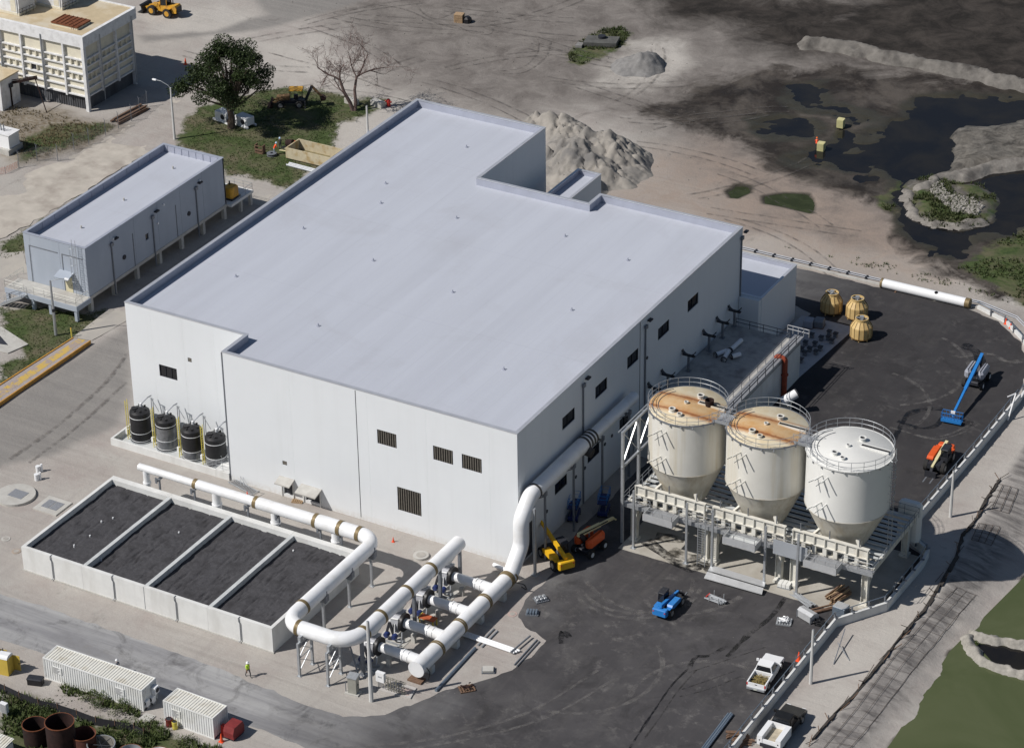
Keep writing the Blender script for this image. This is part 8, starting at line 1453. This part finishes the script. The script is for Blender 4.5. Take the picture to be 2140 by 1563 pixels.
for dx in (0,0.7):
    for pts, w in (([(23.51,45.95),(25.96,45.79),(28.55,45.96),(30.33,48.14),(31.47,51.22)],0.4),([(23.56,65.1),(26.82,67.79),(29.59,66.98),(31.49,68.4)],0.5)): film([(p[0]+dx,p[1]) for p in pts],w,DUST)
film([(24.95,43.66),(24.39,47.42),(24.27,49.86),(25.57,51.81),(27.3,52.74)],1.0,WETF,'wet_streak'); film([(23.69,47.66),(26.51,47.32),(28.01,48.75),(28,50.98)],0.8,WETF,'wet_streak'); film([(23.47,68.45),(25.67,67.58),(27.27,65.07)],1.6,WETF,'wet_streak')
for c_, r1, a0_, a1_ in (((12.36,3.49),6.0,-2.4,0.6),((12.36,3.49),6.9,-2.2,0.3),((14.04,8.06),9.5,-2.3,-0.2),((13.41,-12.32),9.0,-1.5,0.8),((28.97,-13.16),8,1.2,3.4),((17.12,59.63),10,-1.0,1.2),((18.25,49.79),8,-0.4,1.5)):
    film([(c_[0]+r1*math.cos(a0_+(a1_-a0_)*k/9), c_[1]+r1*math.sin(a0_+(a1_-a0_)*k/9)) for k in range(10)],0.6,DUST)
film([(-0.11,-36.32),(7.38,-30.68),(13.51,-22.46),(16.33,-12.63)],0.5,DUST); film([(2.84,-35.76),(9.64,-29.89),(15.56,-22.24),(18.61,-12.8)],0.45,DUST); film([(11.04,-8.99),(9.89,-8.43),(10.79,-10.38)],0.7,WETF,'wet_streak')
TRKD = film_mat('dirt_track_film',(0.14,0.125,0.115),0.6,1.0)
for pts, w in (([(-101.21,123.75),(-97.92,128.38),(-92.88,128.79),(-87.23,126.67),(-82.47,125.9),(-77.58,126.31)],0.5),([(-92.78,131.52),(-89.73,128.66),(-86.74,128.02),(-85.56,132.62)],0.45),([(-79.68,128.45),(-77.04,128.32),(-76.55,125.99),(-79.21,125.46),(-82.01,126.58)],0.4),([(-67.22,114.1),(-64.51,116.53),(-64.61,122.6),(-66.65,127.79)],0.4),([(-68.93,114.21),(-65.76,117.29),(-66.33,122.73),(-68.08,126.62)],0.4),([(-102.76,104.62),(-89.8,103.22),(-78.49,101.21)],0.5),([(-62.41,-8.4),(-62.22,0.27),(-63.42,11.16),(-65.38,18.15)],0.6),([(-59.93,-8.02),(-60.08,2.05),(-61.28,12.31)],0.5)): film(pts, w, TRKD, 'dirt_track', 0.02)

# wheel ruts of the dump trucks over the open dirt
FAINT = film_mat('faint_rut_film',(0.10,0.09,0.082),0.5,0.7)
Rt = random.Random(12)
for k in range(26):
    a = [(-104.11,114.55),(-96.98,122.65),(-89.76,130.87),(-75.92,129.33),(-64.86,124.54),(-85.97,97.26),(-71.28,106.98),(-59.82,111.05),(-35.41,103.22),(-25.74,94.27),(-18.97,87.81),(-42.44,112.49),(-113.96,102.95)][k % 13]
    x, y = a[0]+Rt.uniform(-5,5), a[1]+Rt.uniform(-5,5); t = Rt.uniform(-0.35,0.35)+(0.1 if k % 3 else 1.1); c_ = Rt.uniform(-0.10,0.10); pts = []
    for j in range(9): pts.append((x,y)); x += 2.6*math.cos(t); y += 2.6*math.sin(t); t += c_
    for off in (-0.95,0.95): film([(p[0]-off*math.sin(t),p[1]+off*math.cos(t)) for p in pts],0.42,FAINT,'dirt_track',0.0)
